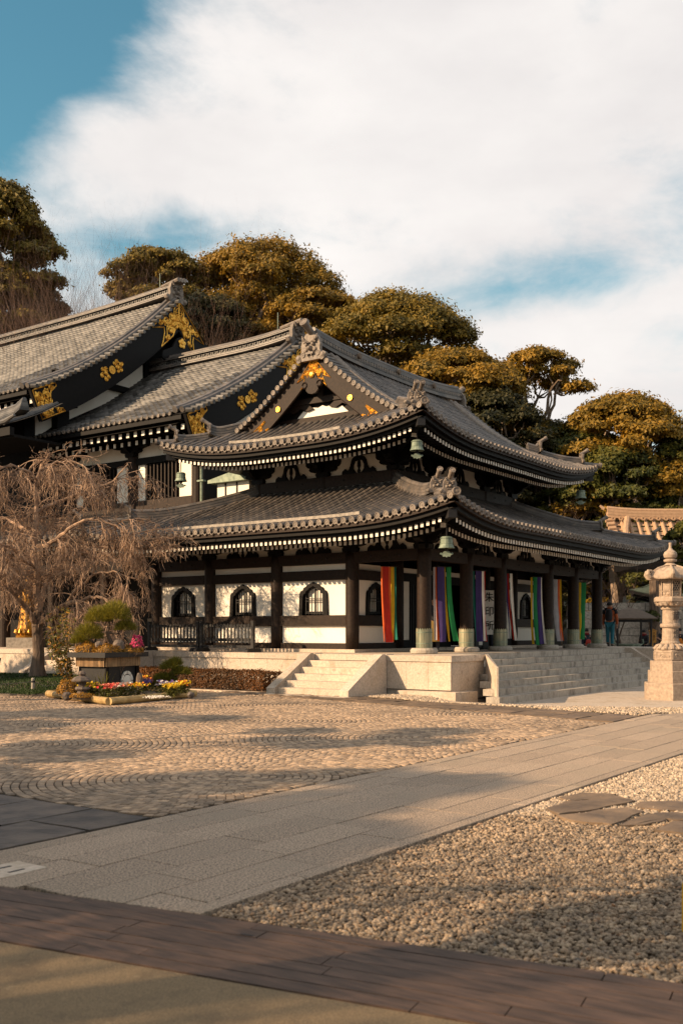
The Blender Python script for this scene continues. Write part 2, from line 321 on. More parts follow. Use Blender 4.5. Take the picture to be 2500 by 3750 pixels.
    def mesh(s, name, mats, smooth=False, fix=False):
        me = bpy.data.meshes.new(name); me.from_pydata(s.v, [], s.f)
        mats = mats if isinstance(mats, (list, tuple)) else [mats]
        for m in mats: me.materials.append(m)
        if len(mats) > 1: me.polygons.foreach_set('material_index', s.mi)
        if smooth: me.polygons.foreach_set('use_smooth', [True]*len(s.f))
        if fix:
            bm = bmesh.new(); bm.from_mesh(me); bmesh.ops.recalc_face_normals(bm, faces=bm.faces); bm.to_mesh(me); bm.free()
        me.update(); return me
    def build(s, name, mats, parent=None, smooth=False, fix=True, **k):
        return link(name, s.mesh(name, mats, smooth, fix), parent, **k)

def npmesh(name, V, Fq, mat, smooth=False):
    """fast mesh from numpy: V (n,3), Fq (m,k) faces of k corners"""
    me = bpy.data.meshes.new(name); V = np.ascontiguousarray(V, dtype=np.float32); Fq = np.ascontiguousarray(Fq, dtype=np.int32)
    k = Fq.shape[1]; me.vertices.add(len(V)); me.vertices.foreach_set('co', V.ravel())
    me.loops.add(Fq.size); me.loops.foreach_set('vertex_index', Fq.ravel())
    me.polygons.add(len(Fq)); me.polygons.foreach_set('loop_start', np.arange(0, Fq.size, k, dtype=np.int32))
    try: me.polygons.foreach_set('loop_total', np.full(len(Fq), k, dtype=np.int32))
    except Exception: pass
    if smooth: me.polygons.foreach_set('use_smooth', np.ones(len(Fq), dtype=bool))
    me.materials.append(mat); me.update(calc_edges=True); me.validate(); return me
def leaf_mesh(name, P, Nn, size, mat, aspect=0.5, rng=NR, fold=0.25, tri=False):
    """one folded leaf (4 corners, diamond) per point P with rough normal Nn"""
    n = len(P); P = np.asarray(P, float); Nn = np.asarray(Nn, float); Nn = Nn+rng.normal(0, 0.55, Nn.shape)
    Nn /= np.linalg.norm(Nn, axis=1)[:, None]+1e-9
    t = rng.normal(0, 1, (n, 3)); t -= Nn*(t*Nn).sum(1)[:, None]; t /= np.linalg.norm(t, axis=1)[:, None]+1e-9
    b = np.cross(Nn, t); sz = (size*rng.uniform(0.65, 1.35, n))[:, None]
    if tri:
        V = np.stack([P-t*sz*0.5-b*sz*aspect*0.5, P-t*sz*0.5+b*sz*aspect*0.5, P+t*sz*0.5], 1).reshape(-1, 3)
        return npmesh(name, V, np.arange(n*3).reshape(n, 3), mat)
    V = np.stack([P-t*sz*0.5, P+b*sz*aspect*0.5+Nn*sz*fold*0.3, P+t*sz*0.5, P-b*sz*aspect*0.5+Nn*sz*fold*0.3], 1).reshape(-1, 3)
    return npmesh(name, V, np.arange(n*4).reshape(n, 4), mat)
def smooth01(x): x = max(0.0, min(1.0, x)); return x*x*(3-2*x)
# ------------------------------------------------------------ the ground
def gz(x, y):                                            # the court dips a little towards the wide steps
    return -0.15*smooth01((x-18.7)/2.3)*smooth01((12.2-y)/1.2)
def build_ground():
    b = MB()
    xs = [-400, -60, -20, -6, 0, 6, 12, 18, 18.7, 19.2, 19.7, 20.2, 20.7, 21.2, 24, 30, 40, 60, 90, 400]
    ys = [-400, -60, -20, -6, 0, 4, 8, 10, 10.8, 11.2, 11.6, 12, 12.4, 14, 20, 30, 50, 90, 400]
    b.grid([[(x, y, gz(x, y)-0.055) for y in ys] for x in xs])
    b.build('ground', M['soil'], kind='structure')
build_ground()

BD = Vector((0.1767, -0.9843, 0)); BP = Vector((0.9843, 0.1767, 0))   # along and across the boardwalk
def sxy(s, t): return BP*s+BD*t
def build_floor():
    b = MB(); P = []
    for s in (-30, -5, 0, 2, 3, 3.5, 3.794): P.append([tuple(sxy(s, t)+Vector((0, 0, -0.006))) for t in (-25, -8, -4, -2, 0, 3, 9, 25)])
    b.grid(P); b.build('concrete_floor', M['concrete'], kind='structure')
    bed = MB(); bed.obox(sxy(3.8, -22)+Vector((0, 0, -0.05)), BP*0.81, BD*44, (0, 0, 0.03)); root = bed.build('boardwalk', M['mortar'], kind='structure')
    wd = 0.81/7
    for i in range(7):
        t = -22+R.uniform(-1, 0)
        while t < 22:
            ln = R.choice((1.8, 1.2, 2.0)); a = max(t, -22); e = min(t+ln, 22)
            if e-a > 0.1 and (-9 < a < 4 or -9 < e < 4):
                m = MB(); o = sxy(3.8+i*wd+0.003, a+0.003); o.z = -0.02
                hgt = 0.02+R.uniform(-0.0015, 0.0015)
                m.obox((0, 0, 0), BP*(wd-0.006), BD*(e-a-0.006), (0, 0, hgt)); m.build('board', M['board'], root, loc=o)
            t += ln
    sl = MB(); c = at_z(905, 3424, 0.0); sl.obox(c-BP*0.008-BD*0.035+Vector((0, 0, -0.003)), BP*0.016, BD*0.07, (0, 0, 0.006)); sl.build('drain_slot', M['iron'], root)
build_floor()

PR = [3.79, 3.92, 4.30, 4.68, 5.10, 5.48, 5.86, 6.05]
def build_path():
    b = MB()
    xs = [3.6, 10, 18.4, 19, 19.6, 20.2, 20.8, 21.4, 34]
    b.grid([[(x, y, gz(x, y)-0.03) for y in (3.8, 5, 6.04)] for x in xs])
    root = b.build('path', M['mortar'], kind='structure')
    for j in range(7):
        y0, y1 = PR[j]+0.004, PR[j+1]-0.004; x = 3.0+R.uniform(0, 1.0)
        while x < 34:
            ln = R.choice((0.9, 1.1, 1.0, 1.2)) if 0 < j < 6 else R.choice((1.3, 1.6, 1.0))
            xa, xe = x+0.004, x+ln-0.004
            # trimmed against the boardwalk
            def lim(y): return (4.625-0.1767*y)/0.9843
            if xe > lim(y0)+0.05:
                dz = R.uniform(-0.003, 0.002)
                m = MB(); g = lambda X, Y: gz(X, Y)+dz
                poly = [(max(xa, lim(y0)), y0), (xe, y0), (xe, y1), (max(xa, lim(y1)), y1)]
                if poly[3][0] < xe-0.02:
                    n0 = len(m.v); z = g(0.5*(xa+xe), 5)
                    cx, cy = poly[0][0], poly[0][1]
                    for zz, ins in ((-0.055, 0), (-0.004, 0), (0, 0.004)):
                        for k, (X, Y) in enumerate(poly):
                            m.v.append((X-cx+(ins if k in (0, 3) else -ins), Y-cy+(ins if k in (0, 1) else -ins), g(X, Y)+zz))
                    for l in range(2):
                        for k in range(4): m.face(l*4+k, l*4+(k+1) % 4, l*4+4+(k+1) % 4, l*4+4+k)
                    m.face(8, 9, 10, 11)
                    m.build('paving_slab', M['path'], root, loc=(cx, cy, 0), fix=False)
            x += ln
    # pale cover plate let into the near end of the path
    m = MB(); m.bb(3.86, 4.22, 5.35, 5.66, -0.02, 0.0045); pl = m.build('cover_plate', M['granite'], root)
    for y in (5.43, 5.57):
        q = MB(); q.bb(3.98, 4.10, y-0.012, y+0.012, 0.0, 0.0065); q.build('handle_slot', M['iron'], pl)
build_path()

def build_cobbles():
    bed = MB(); bed.grid([[(x, y, -0.018) for y in (6.06, 9, 14, 20, 32)] for x in (5.9, 9, 13, 16.6, 19.0)])
    root = bed.build('cobbled_court', M['mortar'], kind='structure')
    S = 4.8; V = []; F = []; inds = []; pitch = 0.084
    for i in range(-1, 4):
        for j in range(-1, 6):
            cx, cy = 8.0+S*i, 7.15+S*j
            k = 0
            while True:
                r0 = 0.03+k*pitch; r1 = r0+pitch-0.0115
                if r0 > S*0.72: break
                n = max(5, int(round(2*pi*(r0+pitch/2)/(pitch*1.04)))); off = R.random()*6
                for a in range(n):
                    a0 = off+2*pi*a/n; da = 2*pi/n; am = a0+da/2; rm = (r0+r1)/2
                    x, y = cx+rm*math.cos(am), cy+rm*math.sin(am)
                    if abs(x-cx) > S/2 or abs(y-cy) > S/2: continue
                    if y < 6.10 or x < 5.92 or y > 31: continue
                    if x > 16.62+(y-6.31)*0.2256: continue
                    if y > x/0.70+2.2: continue            # well outside the frame
                    inds.append((x, y, am, rm, r0, r1, da))
            
                k += 1
    inds.sort(key=lambda q: q[0]*CY+q[1]*SY)
    def cob(x, y, am, r0, r1, da, h, ins):
        g = 0.0032/max(r0, 0.05); a0, a1 = am-da/2+g, am+da/2-g; rm = (r0+r1)/2
        ox, oy = x-rm*math.cos(am), y-rm*math.sin(am); out = []
        for z, e in ((-0.05, 0), (h-0.005, 0.0), (h, ins)):
            ga = e/max(rm, 0.04)
            for rr, aa in ((r0+e, a0+ga), (r1-e, a0+ga), (r1-e, a1-ga), (r0+e, a1-ga)):
                out.append((ox+rr*math.cos(aa), oy+rr*math.sin(aa), z))
        return out
    fc = [(0, 1, 5, 4), (1, 2, 6, 5), (2, 3, 7, 6), (3, 0, 4, 7), (4, 5, 9, 8), (5, 6, 10, 9), (6, 7, 11, 10), (7, 4, 8, 11), (8, 9, 10, 11)]
    for idx, (x, y, am, rm, r0, r1, da) in enumerate(inds):
        h = R.uniform(-0.003, 0.003)
        vs = cob(x, y, am, r0, r1, da, h, 0.009)
        if idx < 300:
            m = MB(); m.add([(a-x, b_-y, c) for a, b_, c in vs], fc); m.build('cobble', M['cobble'], root, loc=(x, y, 0), fix=False)
        else:
            n = len(V); V.extend(vs); F.extend([tuple(n+q for q in f) for f in fc])
    link('cobbles', npmesh('cobbles', np.array(V), np.array(F), M['cobble']), root, kind='stuff')
build_cobbles()

def irregular(poly, z, h, mat, name, parent, jit=0.03, sub=3):
    """a flat stone with a broken outline and a slightly dished top"""
    pts = []
    for i in range(len(poly)):
        a, b = Vector(poly[i]), Vector(poly[(i+1) % len(poly)])
        for k in range(sub): 
            p = a.lerp(b, k/sub); pts.append((p.x+R.uniform(-jit, jit), p.y+R.uniform(-jit, jit)))
    cx = sum(p[0] for p in pts)/len(pts); cy = sum(p[1] for p in pts)/len(pts); n = len(pts); m = MB()
    for zz, f in ((-0.06, 1.0), (h*0.75, 0.995), (h, 0.97), (h+R.uniform(0.002, 0.012), 0.55)):
        for x, y in pts: m.v.append(((x-cx)*f, (y-cy)*f, zz+R.uniform(-1, 1)*0.004*(f < 0.99)))
    m.v.append((0, 0, h+R.uniform(0, 0.01)))
    for l in range(3):
        for k in range(n): m.face(l*n+k, l*n+(k+1) % n, (l+1)*n+(k+1) % n, (l+1)*n+k)
    for k in range(n): m.face(3*n+k, 3*n+(k+1) % n, 4*n)
    return m.build(name, mat, parent, loc=(cx, cy, z))
def build_flags():
    b = MB(); b.grid([[(x, y, -0.03) for y in (6.06, 8, 10, 12)] for x in (2.0, 3.5, 5.88)])
    root = b.build('flagstone_paving', M['mortar'], kind='structure')
    y = 6.07; row = 0
    while y < 11.0:
        hgt = R.uniform(0.62, 0.85); x = 5.86
        while x > 2.2:
            wd = R.uniform(0.6, 1.0); g = 0.012
            if y < x/0.70+2.5: irregular([(x-wd+g, y+g), (x-g, y+g), (x-g, y+hgt-g), (x-wd+g, y+hgt-g)], 0, 0.004, M['flag_dark'], 'flagstone', root, 0.018)
            x -= wd
        y += hgt; row += 1
    b = MB(); P = []
    edge = lambda y: 16.66+(y-6.31)*0.2256
    edge2 = lambda y: 18.2+(y-6.37)*0.212
    b.grid([[(edge(y), y, -0.03), (edge2(y), y, -0.03+gz(edge2(y), y))] for y in (6.06, 8, 10, 12, 14, 16, 17)])
    root = b.build('flagstone_border', M['mortar'], kind='structure')
    y = 6.07
    while y < 17:
        hgt = R.uniform(0.5, 1.0); c = 2 if R.random() < 0.7 else 3; x0, x1 = edge(y+hgt/2)+0.02, edge2(y+hgt/2)-0.02
        cuts = [x0]+sorted(x0+(x1-x0)*(k+R.uniform(-0.15, 0.15))/c for k in range(1, c))+[x1]
        for k in range(c):
            xa, xb = cuts[k]+0.012, cuts[k+1]-0.012
            s1 = 0.2256*hgt*0.5
            irregular([(xa-s1, y+0.012), (xb-s1, y+0.012), (xb+s1, y+hgt-0.012), (xa+s1, y+hgt-0.012)], gz(xb, y), 0.006, M['flag'], 'flagstone', root, 0.03)
        y += hgt
    # broad natural slabs that cross the gravel by the path
    root = thing('stepping_slabs', 'broad brown natural rock slabs let into the gravel beside the granite path', 'stepping stones', (8.6, 3.0, 0))
    for poly in ([(1990, 2952), (2080, 2930), (2250, 2908), (2330, 2925), (2180, 2955), (2040, 2975)],
                 [(2040, 2980), (2185, 2960), (2300, 2948), (2350, 2962), (2245, 3010), (2100, 3000)],
                 [(2340, 2928), (2480, 2925), (2580, 2940), (2560, 2965), (2420, 2958), (2310, 2946)],
                 [(2365, 2968), (2470, 2966), (2570, 2972), (2540, 2995), (2450, 2992), (2350, 3010), (2262, 3014)],
                 [(2455, 2998), (2560, 3000), (2640, 3020), (2540, 3045), (2400, 3030)],
                 [(2050, 2915), (2130, 2895), (2260, 2902), (2200, 2915), (2090, 2927)]):
        pts = [at_z(px, py, 0.02) for px, py in poly]
        c = root.location; o = irregular([(p.x-c.x, p.y-c.y) for p in pts], 0, 0.004+R.uniform(-0.005, 0.005), M['slabrock'], 'rock_slab', root, 0.02)
build_flags()

ICO = None
def ico():
    global ICO
    if ICO is None:
        bm = bmesh.new(); bmesh.ops.create_icosphere(bm, subdivisions=1, radius=1)
        ICO = (np.array([v.co[:] for v in bm.verts]), np.array([[v.index for v in f.verts] for f in bm.faces])); bm.free()
    return ICO
OCT = (np.array([(1, 0, 0), (-1, 0, 0), (0, 1, 0), (0, -1, 0), (0, 0, 1), (0, 0, -1)], float), np.array([(0, 2, 4), (2, 1, 4), (1, 3, 4), (3, 0, 4), (2, 0, 5), (1, 2, 5), (3, 1, 5), (0, 3, 5)]))
def pebbles(name, P, size, mat, tpl, parent=None, flat=0.65):
    T, F = tpl; n = len(P); P = np.asarray(P); k = len(T)
    s = size*NR.uniform(0.6, 1.3, (n, 1, 1))*np.stack([NR.uniform(0.8, 1.35, n), NR.uniform(0.65, 1.0, n), NR.uniform(0.5, 0.85, n)*flat/0.65], 1)[:, None, :]
    A = NR.uniform(0, 2*pi, n); B = NR.normal(0, 0.35, n)
    V = T[None]*(1+NR.normal(0, 0.13, (n, k, 1)))*s
    cb, sb = np.cos(B)[:, None], np.sin(B)[:, None]; x, z = V[..., 0]*cb-V[..., 2]*sb, V[..., 0]*sb+V[..., 2]*cb
    ca, sa = np.cos(A)[:, None], np.sin(A)[:, None]; X, Y = x*ca-V[..., 1]*sa, x*sa+V[..., 1]*ca
    V = np.stack([X, Y, z], -1)+P[:, None, :]
    Fq = F[None]+(np.arange(n)*k)[:, None, None]
    return link(name, npmesh(name, V.reshape(-1, 3), Fq.reshape(-1, 3), mat), parent, kind='stuff')
def build_gravel():
    b = MB(); b.grid([[(x, y, -0.05) for y in (-8, 0, 3.78)] for x in (3.4, 8, 14, 20)])
    b2 = None
    pts = []
    n = 125000
    X = NR.uniform(4.1, 13.5, n); Y = NR.uniform(0.6, 3.765, n)
    d = X*CY+Y*SY
    keep = (X*0.9843+Y*0.1767 > 4.64) & (Y > 0.2935*X-0.55) & (NR.random(n) < np.clip(1.35-d*0.055, 0.62, 1))
    X, Y, d = X[keep], Y[keep], d[keep]
    Z = -0.034+NR.uniform(0, 0.022, len(X))
    near = d < 8.5
    P = np.stack([X, Y, Z], 1)
    o = pebbles('gravel', P[near], 0.0145, M['gravel'], ico()); o['label'] = 'mixed buff and grey gravel stones beside the path'
    o = pebbles('gravel', P[~near], 0.021, M['gravel_pale'], OCT); o['label'] = 'paler gravel stones farther along the path'
    bed = b.build('gravel_bed', M['gravel_ground'], kind='structure')
    n = 42000; X = NR.uniform(4.0, 17, n); Y = NR.uniform(-3.0, 3.765, n); keep = (X*0.9843+Y*0.1767 > 4.64) & ((Y < 0.2935*X-0.5) | (X > 13.4)) & (Y > 0.2935*X-4.5)
    P = np.stack([X[keep], Y[keep], -0.034+NR.uniform(0, 0.02, keep.sum())], 1)
    o = pebbles('gravel', P, 0.036, M['gravel_pale'], OCT); o['label'] = 'gravel running on beyond the edge of the view'
    n = 16000; Y = NR.uniform(6.1, 13.6, n); u = NR.random(n)
    x0 = 18.2+(Y-6.37)*0.212+0.05; x1 = np.where(Y > 9.6, 20.75, 20.7+(9.6-Y)*0.55)
    X = x0+(x1-x0)*u; k = (x1 > x0) & ~((Y > 13.3) & (X > 19.2)) & ~((X > 20.5) & (Y > 11.2))
    X, Y = X[k], Y[k]; Z = np.array([gz(a, c) for a, c in zip(X, Y)])-0.012+NR.uniform(0, 0.03, len(X))
    o = pebbles('gravel_strip', np.stack([X, Y, Z], 1), 0.034, M['gravel_pale'], OCT); o['label'] = 'pale pebble strip along the foot of the stone platform'
    b = MB(); b.grid([[(x, y, gz(x, y)-0.012) for y in (6.06, 7, 8, 9, 9.6, 10.4)] for x in (20.75, 21.5, 24, 30, 40)]); b.build('stone_forecourt', M['granite'], kind='structure')
build_gravel()
# ------------------------------------------------------------ stone platform and steps
PZ = 0.97; AX = 20.9; BY = 11.6
COLY = [13.4, 15.7, 18.36, 20.99, 23.3]; COLX = [22.7, 25.04, 27.18, 30.66, 32.82, 35.05]
def build_platform():
    root = thing('stone_platform', 'pale granite platform carrying the timber hall with the columns and banners', 'platform', (AX, BY, 0))
    o = Vector(root.location)
    def part(name, m, mat, par=root, **k): return m.build(name, mat, par, loc=(0, 0, 0), **k)
    core = MB(); core.bb(AX+0.06, 38.3, 12.26, 48, -0.3, PZ-0.003); core.bb(AX+0.06, 22.60, BY+0.06, 12.26, -0.3, PZ-0.004); core.bb(34.9, 38.3, 10.6, 12.26, -0.3, PZ-0.004)
    # cut for the side steps is in front of the platform, so the core stays whole
    cm = core.build('core', M['granite'], root); cm.data.transform(Matrix.Translation(-o))
    def loc_build(m, name, mat): 
        q = m.build(name, mat, root); q.data.transform(Matrix.Translation(-o)); return q
    # wall slabs, face to the west (A) and to the south (B)
    y = BY
    k = 0
    while y < 46:
        ln = 0.62 if y < 13 else 0.95
        e = min(y+ln, 46)
        if not (13.3 < e < 15.9 and 13.3 < y): pass
        m = MB(); m.bb(AX, AX+0.056, y+0.003, e-0.003, 0.14 if y < 13.3 else -0.05, PZ-0.152); loc_build(m, 'wall_slab', M['granite'])
        y = e
    x = AX+0.06
    while x < 22.6:
        e = min(x+0.42, 22.62); m = MB(); m.bb(x+0.003, e-0.003, BY, BY+0.056, -0.1, PZ-0.152); loc_build(m, 'wall_slab', M['granite']); x = e
    # coping stones, proud of the wall
    y = BY-0.03
    while y < 46:
        e = y+R.choice((1.0, 1.15, 0.9)); m = MB(); m.bb(AX-0.03, AX+0.42, y+0.002, e-0.002, PZ-0.15, PZ); loc_build(m, 'coping_stone', M['granite']); y = e
    x = AX+0.422
    while x < 22.5:
        e = min(x+0.75, 22.62); m = MB(); m.bb(x+0.002, e-0.002, BY-0.03, BY+0.42, PZ-0.15, PZ); loc_build(m, 'coping_stone', M['granite']); x = e
    # base course standing out at the foot of the wall
    y = BY-0.28
    while y < 12.9:
        e = min(y+0.68, 12.95); m = MB(); m.bb(AX-0.28, AX, y+0.002, e-0.002, -0.2, 0.115); loc_build(m, 'base_course', M['granite']); y = e
    x = AX
    while x < 21.4:
        e = x+0.42; m = MB(); m.bb(x+0.002, e-0.002, BY-0.28, BY, -0.25, 0.10); loc_build(m, 'base_course', M['granite']); x = e
    # floor flags, warm stone
    x = AX+0.42
    fl = MB(); fl.bb(AX+0.422, 22.62, BY+0.422, 12.66, PZ-0.02, PZ-0.0015); fl.bb(AX+0.422, 38, 12.66, 47, PZ-0.02, PZ-0.0015); loc_build(fl, 'floor', M['granite'])
    # low stone sill under the walls
    for (a, b_, c, d) in ((22.45, 23.0, 15.45, 23.6), (23.0, 35.3, 15.45, 15.95)):
        if b_-a < 1:
            y = c
            while y < d: 
                m = MB(); m.bb(a, b_, y+0.002, min(y+0.95, d)-0.002, PZ, 1.06); loc_build(m, 'sill_stone', M['granite']); y += 0.95
        else:
            x = a
            while x < b_:
                m = MB(); m.bb(x+0.002, min(x+0.95, b_)-0.002, c, d, PZ, 1.06); loc_build(m, 'sill_stone', M['granite']); x += 0.95
build_platform()

def steps_west(name, label, y0, y1, n=6, zb=0.0, cut=True):
    """steps rising towards +X between two sloping cheek walls"""
    root = thing(name, label, 'steps', (AX, (y0+y1)/2, 0), 'stone steps up the long side of the platform'); o = Vector(root.location)
    rise = (PZ-zb)/n; tr = 0.31; ck = 0.26; foot = AX-0.03-(n-1)*tr
    for i in range(n):
        x0 = foot+i*tr; y = y0+ck+0.002; cuts = [y0+ck+0.002, y0+ck+(y1-y0-2*ck)*R.uniform(0.3, 0.7), y1-ck-0.002]
        for a, e in zip(cuts, cuts[1:]):
            m = MB(); x1 = AX-0.032 if i < n-1 else AX-0.031
            m.bb(x0, x0+tr+0.05 if i < n-1 else AX-0.032, a+0.0015, e-0.0015, zb+i*rise-(0.05 if i == 0 else 0.0), zb+(i+1)*rise-0.0005*i)
            if m.v[1][0]-m.v[0][0] < 0.02: continue
            q = m.build('step', M['granite'], root); q.data.transform(Matrix.Translation(-o))
    for y in (y0, y1-ck):
        m = MB(); xf = foot-0.12
        m.prism([(xf, zb-0.05), (AX-0.032, zb-0.05), (AX-0.032, PZ-0.16), (AX-0.08, PZ+0.018), (AX-0.22, PZ+0.018), (xf, zb+0.15)], (0, y, 0), (1, 0, 0), (0, 0, 1), (0, ck, 0))
        q = m.build('cheek_wall', M['granite'], root); q.data.transform(Matrix.Translation(-o))
        q = MB(); q.bb(AX-0.034, AX+0.3, y, y+ck, PZ, PZ+0.018); z = q.build('cheek_cap', M['granite'], root); z.data.transform(Matrix.Translation(-o))
    m = MB(); m.bb(foot-0.42, foot-0.125, y0-0.1, y1+0.1, -0.06, 0.012); q = m.build('landing_stone', M['granite'], root); q.data.transform(Matrix.Translation(-o))
steps_west('stone_steps', 'short flight of pale granite steps between sloping cheeks left of the corner column', 13.4, 15.88)
steps_west('stone_steps', 'shaded granite steps behind the bare weeping tree before the golden statue', 21.6, 26.1, 5, 0.18)

def steps_south():
    root = thing('stone_steps', 'wide flight of long granite steps running behind the stone lantern', 'steps', (28, 11, -0.15)); o = Vector(root.location)
    n = 7; zb = -0.15; rise = (PZ-zb)/n; top = 12.2; tr = 0.30
    xl = lambda y: 2.0045*y
    for i in range(n):                                   # i = 0 lowest
        yf = top-(n-1-i)*tr; zt = zb+(i+1)*rise; z0 = zb+i*rise-(0.1 if i == 0 else 0.0)
        yb = min(yf+tr+0.04, top+0.5) if i < n-1 else top+0.45
        x = max(20.95, 22.62-(BY-0.03-yf)*1.40+0.06) if yf < BY else 22.64; end = 34.6
        while x < end-0.01:
            e = min(x+R.choice((2.9, 3.4, 2.4)), end)
            m = MB(); xa = x
            m.bb(xa+0.0015, e-0.0015, yf, yb, z0, zt-(0.0 if i == n-1 else 0.0004*i))
            q = m.build('step', M['granite_step'], root); q.data.transform(Matrix.Translation(-o)); x = e
    # slanting cheek at the near end
    m = MB(); a = Vector((22.62, BY-0.03, 0)); b = Vector((21.12, 10.5, 0)); t = (b-a); nn = Vector((-t.y, t.x, 0)).normalized()
    if nn.x < 0: nn = -nn
    h0, h1 = PZ+0.012, 0.70
    m.add([a+Vector((0, 0, -0.2)), b+Vector((0, 0, -0.2)), b+Vector((0, 0, h1)), a+Vector((0, 0, h0)),
           a+nn*0.3+Vector((0.1, 0.3, -0.2)), b+nn*0.04+Vector((0, 0, -0.2)), b+nn*0.04+Vector((0, 0, h1)), a+nn*0.3+Vector((0.1, 0.3, h0))],
          [(0, 1, 2, 3), (5, 4, 7, 6), (3, 2, 6, 7), (1, 5, 6, 2), (4, 0, 3, 7), (0, 4, 5, 1)])
    q = m.build('cheek_wall', M['granite'], root); q.data.transform(Matrix.Translation(-o))
    m = MB(); m.prism([(12.3, -0.2), (10.35, -0.2), (10.35, 0.0), (12.0, PZ+0.015), (12.3, PZ+0.015)], (34.6, 0, 0), (0, 1, 0), (0, 0, 1), (0.3, 0, 0))
    q = m.build('cheek_wall', M['granite'], root); q.data.transform(Matrix.Translation(-o))
steps_south()

# ------------------------------------------------------------ the front hall
hall = thing('temple_hall', 'black and white timber hall with two tiled roofs and a gabled front above the banners', 'temple hall', (22.7, 13.4, PZ))
HO = Vector(hall.location)
def hb(m, name, mat, parent=None, smooth=False, fix=True, **k):
    """build a part of the hall from world coordinates"""
    q = m.build(name, mat, hall if parent is None else parent, smooth=smooth, fix=fix, **k)
    if parent is None: q.data.transform(Matrix.Translation(-HO))
    else: q.data.transform(Matrix.Translation(-HO))
    return q
LX0, LY0, LX1, LY1, LZ = 20.64, 11.34, 37.1, 25.4, 4.34        # lower eave
UX0, UY0, UX1, UY1, UZ = 22.75, 13.45, 35.2, 23.25, 7.08      # upper eave
def liftL(s): return 0.44*max(0.0, 1-s/4.0)**2.5
def liftU(s): return 0.50*max(0.0, 1-s/4.2)**2.4
def zl(v, s):                                            # lower roof, v in from the eave, s along from the nearer hip
    t = v/4.43; return LZ+1.65*(0.62*t+0.38*t*t)+liftL(s)*max(0, 1-t)**1.5
def zu(v, s):
    return UZ+0.31*v+0.0665*v*v+liftU(s)*max(0, 1-v/3.4)**1.5

disc_m = MB().lathe([(0.0, 0.012), (0.022, 0.012), (0.028, 0.003), (0.056, 0.003), (0.062, 0.014), (0.082, 0.014), (0.086, -0.05)], 10, ax=(-1, 0, 0)).mesh('eave_disc', M['tile_disc'], False, True)
def pan_mesh():
    m = MB(); P = []
    for k in range(7):
        a = -1+2*k/6; P.append((a*0.062, -0.085+0.05*a*a))
    Q = [(x, y+0.035) for x, y in P[::-1]]
    m.prism(P+Q, (0, 0, 0), (0, -1, 0), (0, 0, 1), (0.05, 0, 0)); return m.mesh('eave_pan_tile', M['tile_disc'], False, True)
pan_m = pan_mesh()

class Side:
    """one side of a roof: o = eave corner, e = unit along the eave, n = unit inward, ln = eave length"""
    def __init__(s, o, e, n, ln, zf, rot): s.o = Vector(o); s.e = Vector(e); s.n = Vector(n); s.ln = ln; s.zf = zf; s.rot = rot
    def p(s, a, v, dz=0.0, sv=None):
        st = min(a, s.ln-a)-v if sv is None else sv
        return s.o+s.e*a+s.n*v+Vector((0, 0, s.zf(v, max(0, st))+dz))
    def dn(s, a, v):                                     # slope vector up the roof
        q = s.p(a, v+0.05)-s.p(a, v-0.05 if v > 0.05 else v); return q.normalized()
LA = Side((LX0, LY0, 0), (0, 1, 0), (1, 0, 0), LY1-LY0, zl, 0)
LB = Side((LX0, LY0, 0), (1, 0, 0), (0, 1, 0), LX1-LX0, zl, pi/2)
UA = Side((UX0, UY0, 0), (0, 1, 0), (1, 0, 0), UY1-UY0, zu, 0)
UB = Side((UX0, UY0, 0), (1, 0, 0), (0, 1, 0), UX1-UX0, zu, pi/2)

def tile_row(m, S, a, v0, v1, r=0.075, tl=0.3, lo=0.025):
    """one row of half-round cover tiles laid up the slope, each lapping the one below"""
    n = max(1, int(round((v1-v0)/tl))); n0 = len(m.v)
    ang = [pi*k/5 for k in range(6)]
    for i in range(n):
        for vv, rr in ((v0+(v1-v0)*i/n, r), (v0+(v1-v0)*(i+1)/n, r*0.86)):
            c = S.p(a, vv, lo); up = S.n.cross(S.dn(a, vv)); 
            u = S.e.cross(S.dn(a, vv)); u = u if u.z > 0 else -u
            for an in ang: m.v.append(tuple(c+S.e*(math.cos(an)*rr)+u*(math.sin(an)*rr)))
    k = 6
    for i in range(2*n-1):
        for j in range(k-1): m.face(n0+i*k+j, n0+i*k+j+1, n0+(i+1)*k+j+1, n0+(i+1)*k+j)
    m.face(*[n0+(2*n-1)*k+j for j in range(k)])

def roof_side(S, par, vmax, pitch=0.252, a_in=0.12, discs=True, amax=None, pan=True):
    """tile bed, cover rows and eave discs of one side; vmax(a) = how far up the row at a runs"""
    na = int((S.ln-2*a_in)/pitch); rows = [a_in+(S.ln-2*a_in)*k/na for k in range(na+1)]
    for a in rows:
        vm = vmax(a)
        if vm > 0.25:
            m = MB(); tile_row(m, S, a, -0.02, vm); hb(m, 'cover_tile_row', M['tile'], par, fix=False)
        p = S.p(a, -0.03, 0.028)
        if discs: link('eave_disc', disc_m, par, loc=p-HO, rot=(0, 0, S.rot))
    if pan:
        for a, b in zip(rows, rows[1:]): link('eave_pan_tile', pan_m, par, loc=S.p((a+b)/2, -0.05, 0.0)-HO, rot=(0, 0, S.rot))
    # bed of flat tiles in stepped courses, cut along the hips
    m = MB(); N = 48; V = max(vmax(S.ln*k/60) for k in range(61)); nc = int(V/0.24)
    for i in range(nc):
        va, vb = V*i/nc, V*(i+1)/nc
        row = []
        for vv, dz in ((va, 0.022), (vb, 0.0)):
            lim = [a for a in np.linspace(0, S.ln, 200) if vmax(a) >= vv-1e-6]
            if not lim: row = None; break
            a0, a1 = lim[0], lim[-1]
            row.append([S.p(a0+(a1-a0)*q/N, vv, dz-0.01) for q in range(N+1)])
        if row: m.grid(row)
    hb(m, 'tile_bed', M['tile_bed'], par)

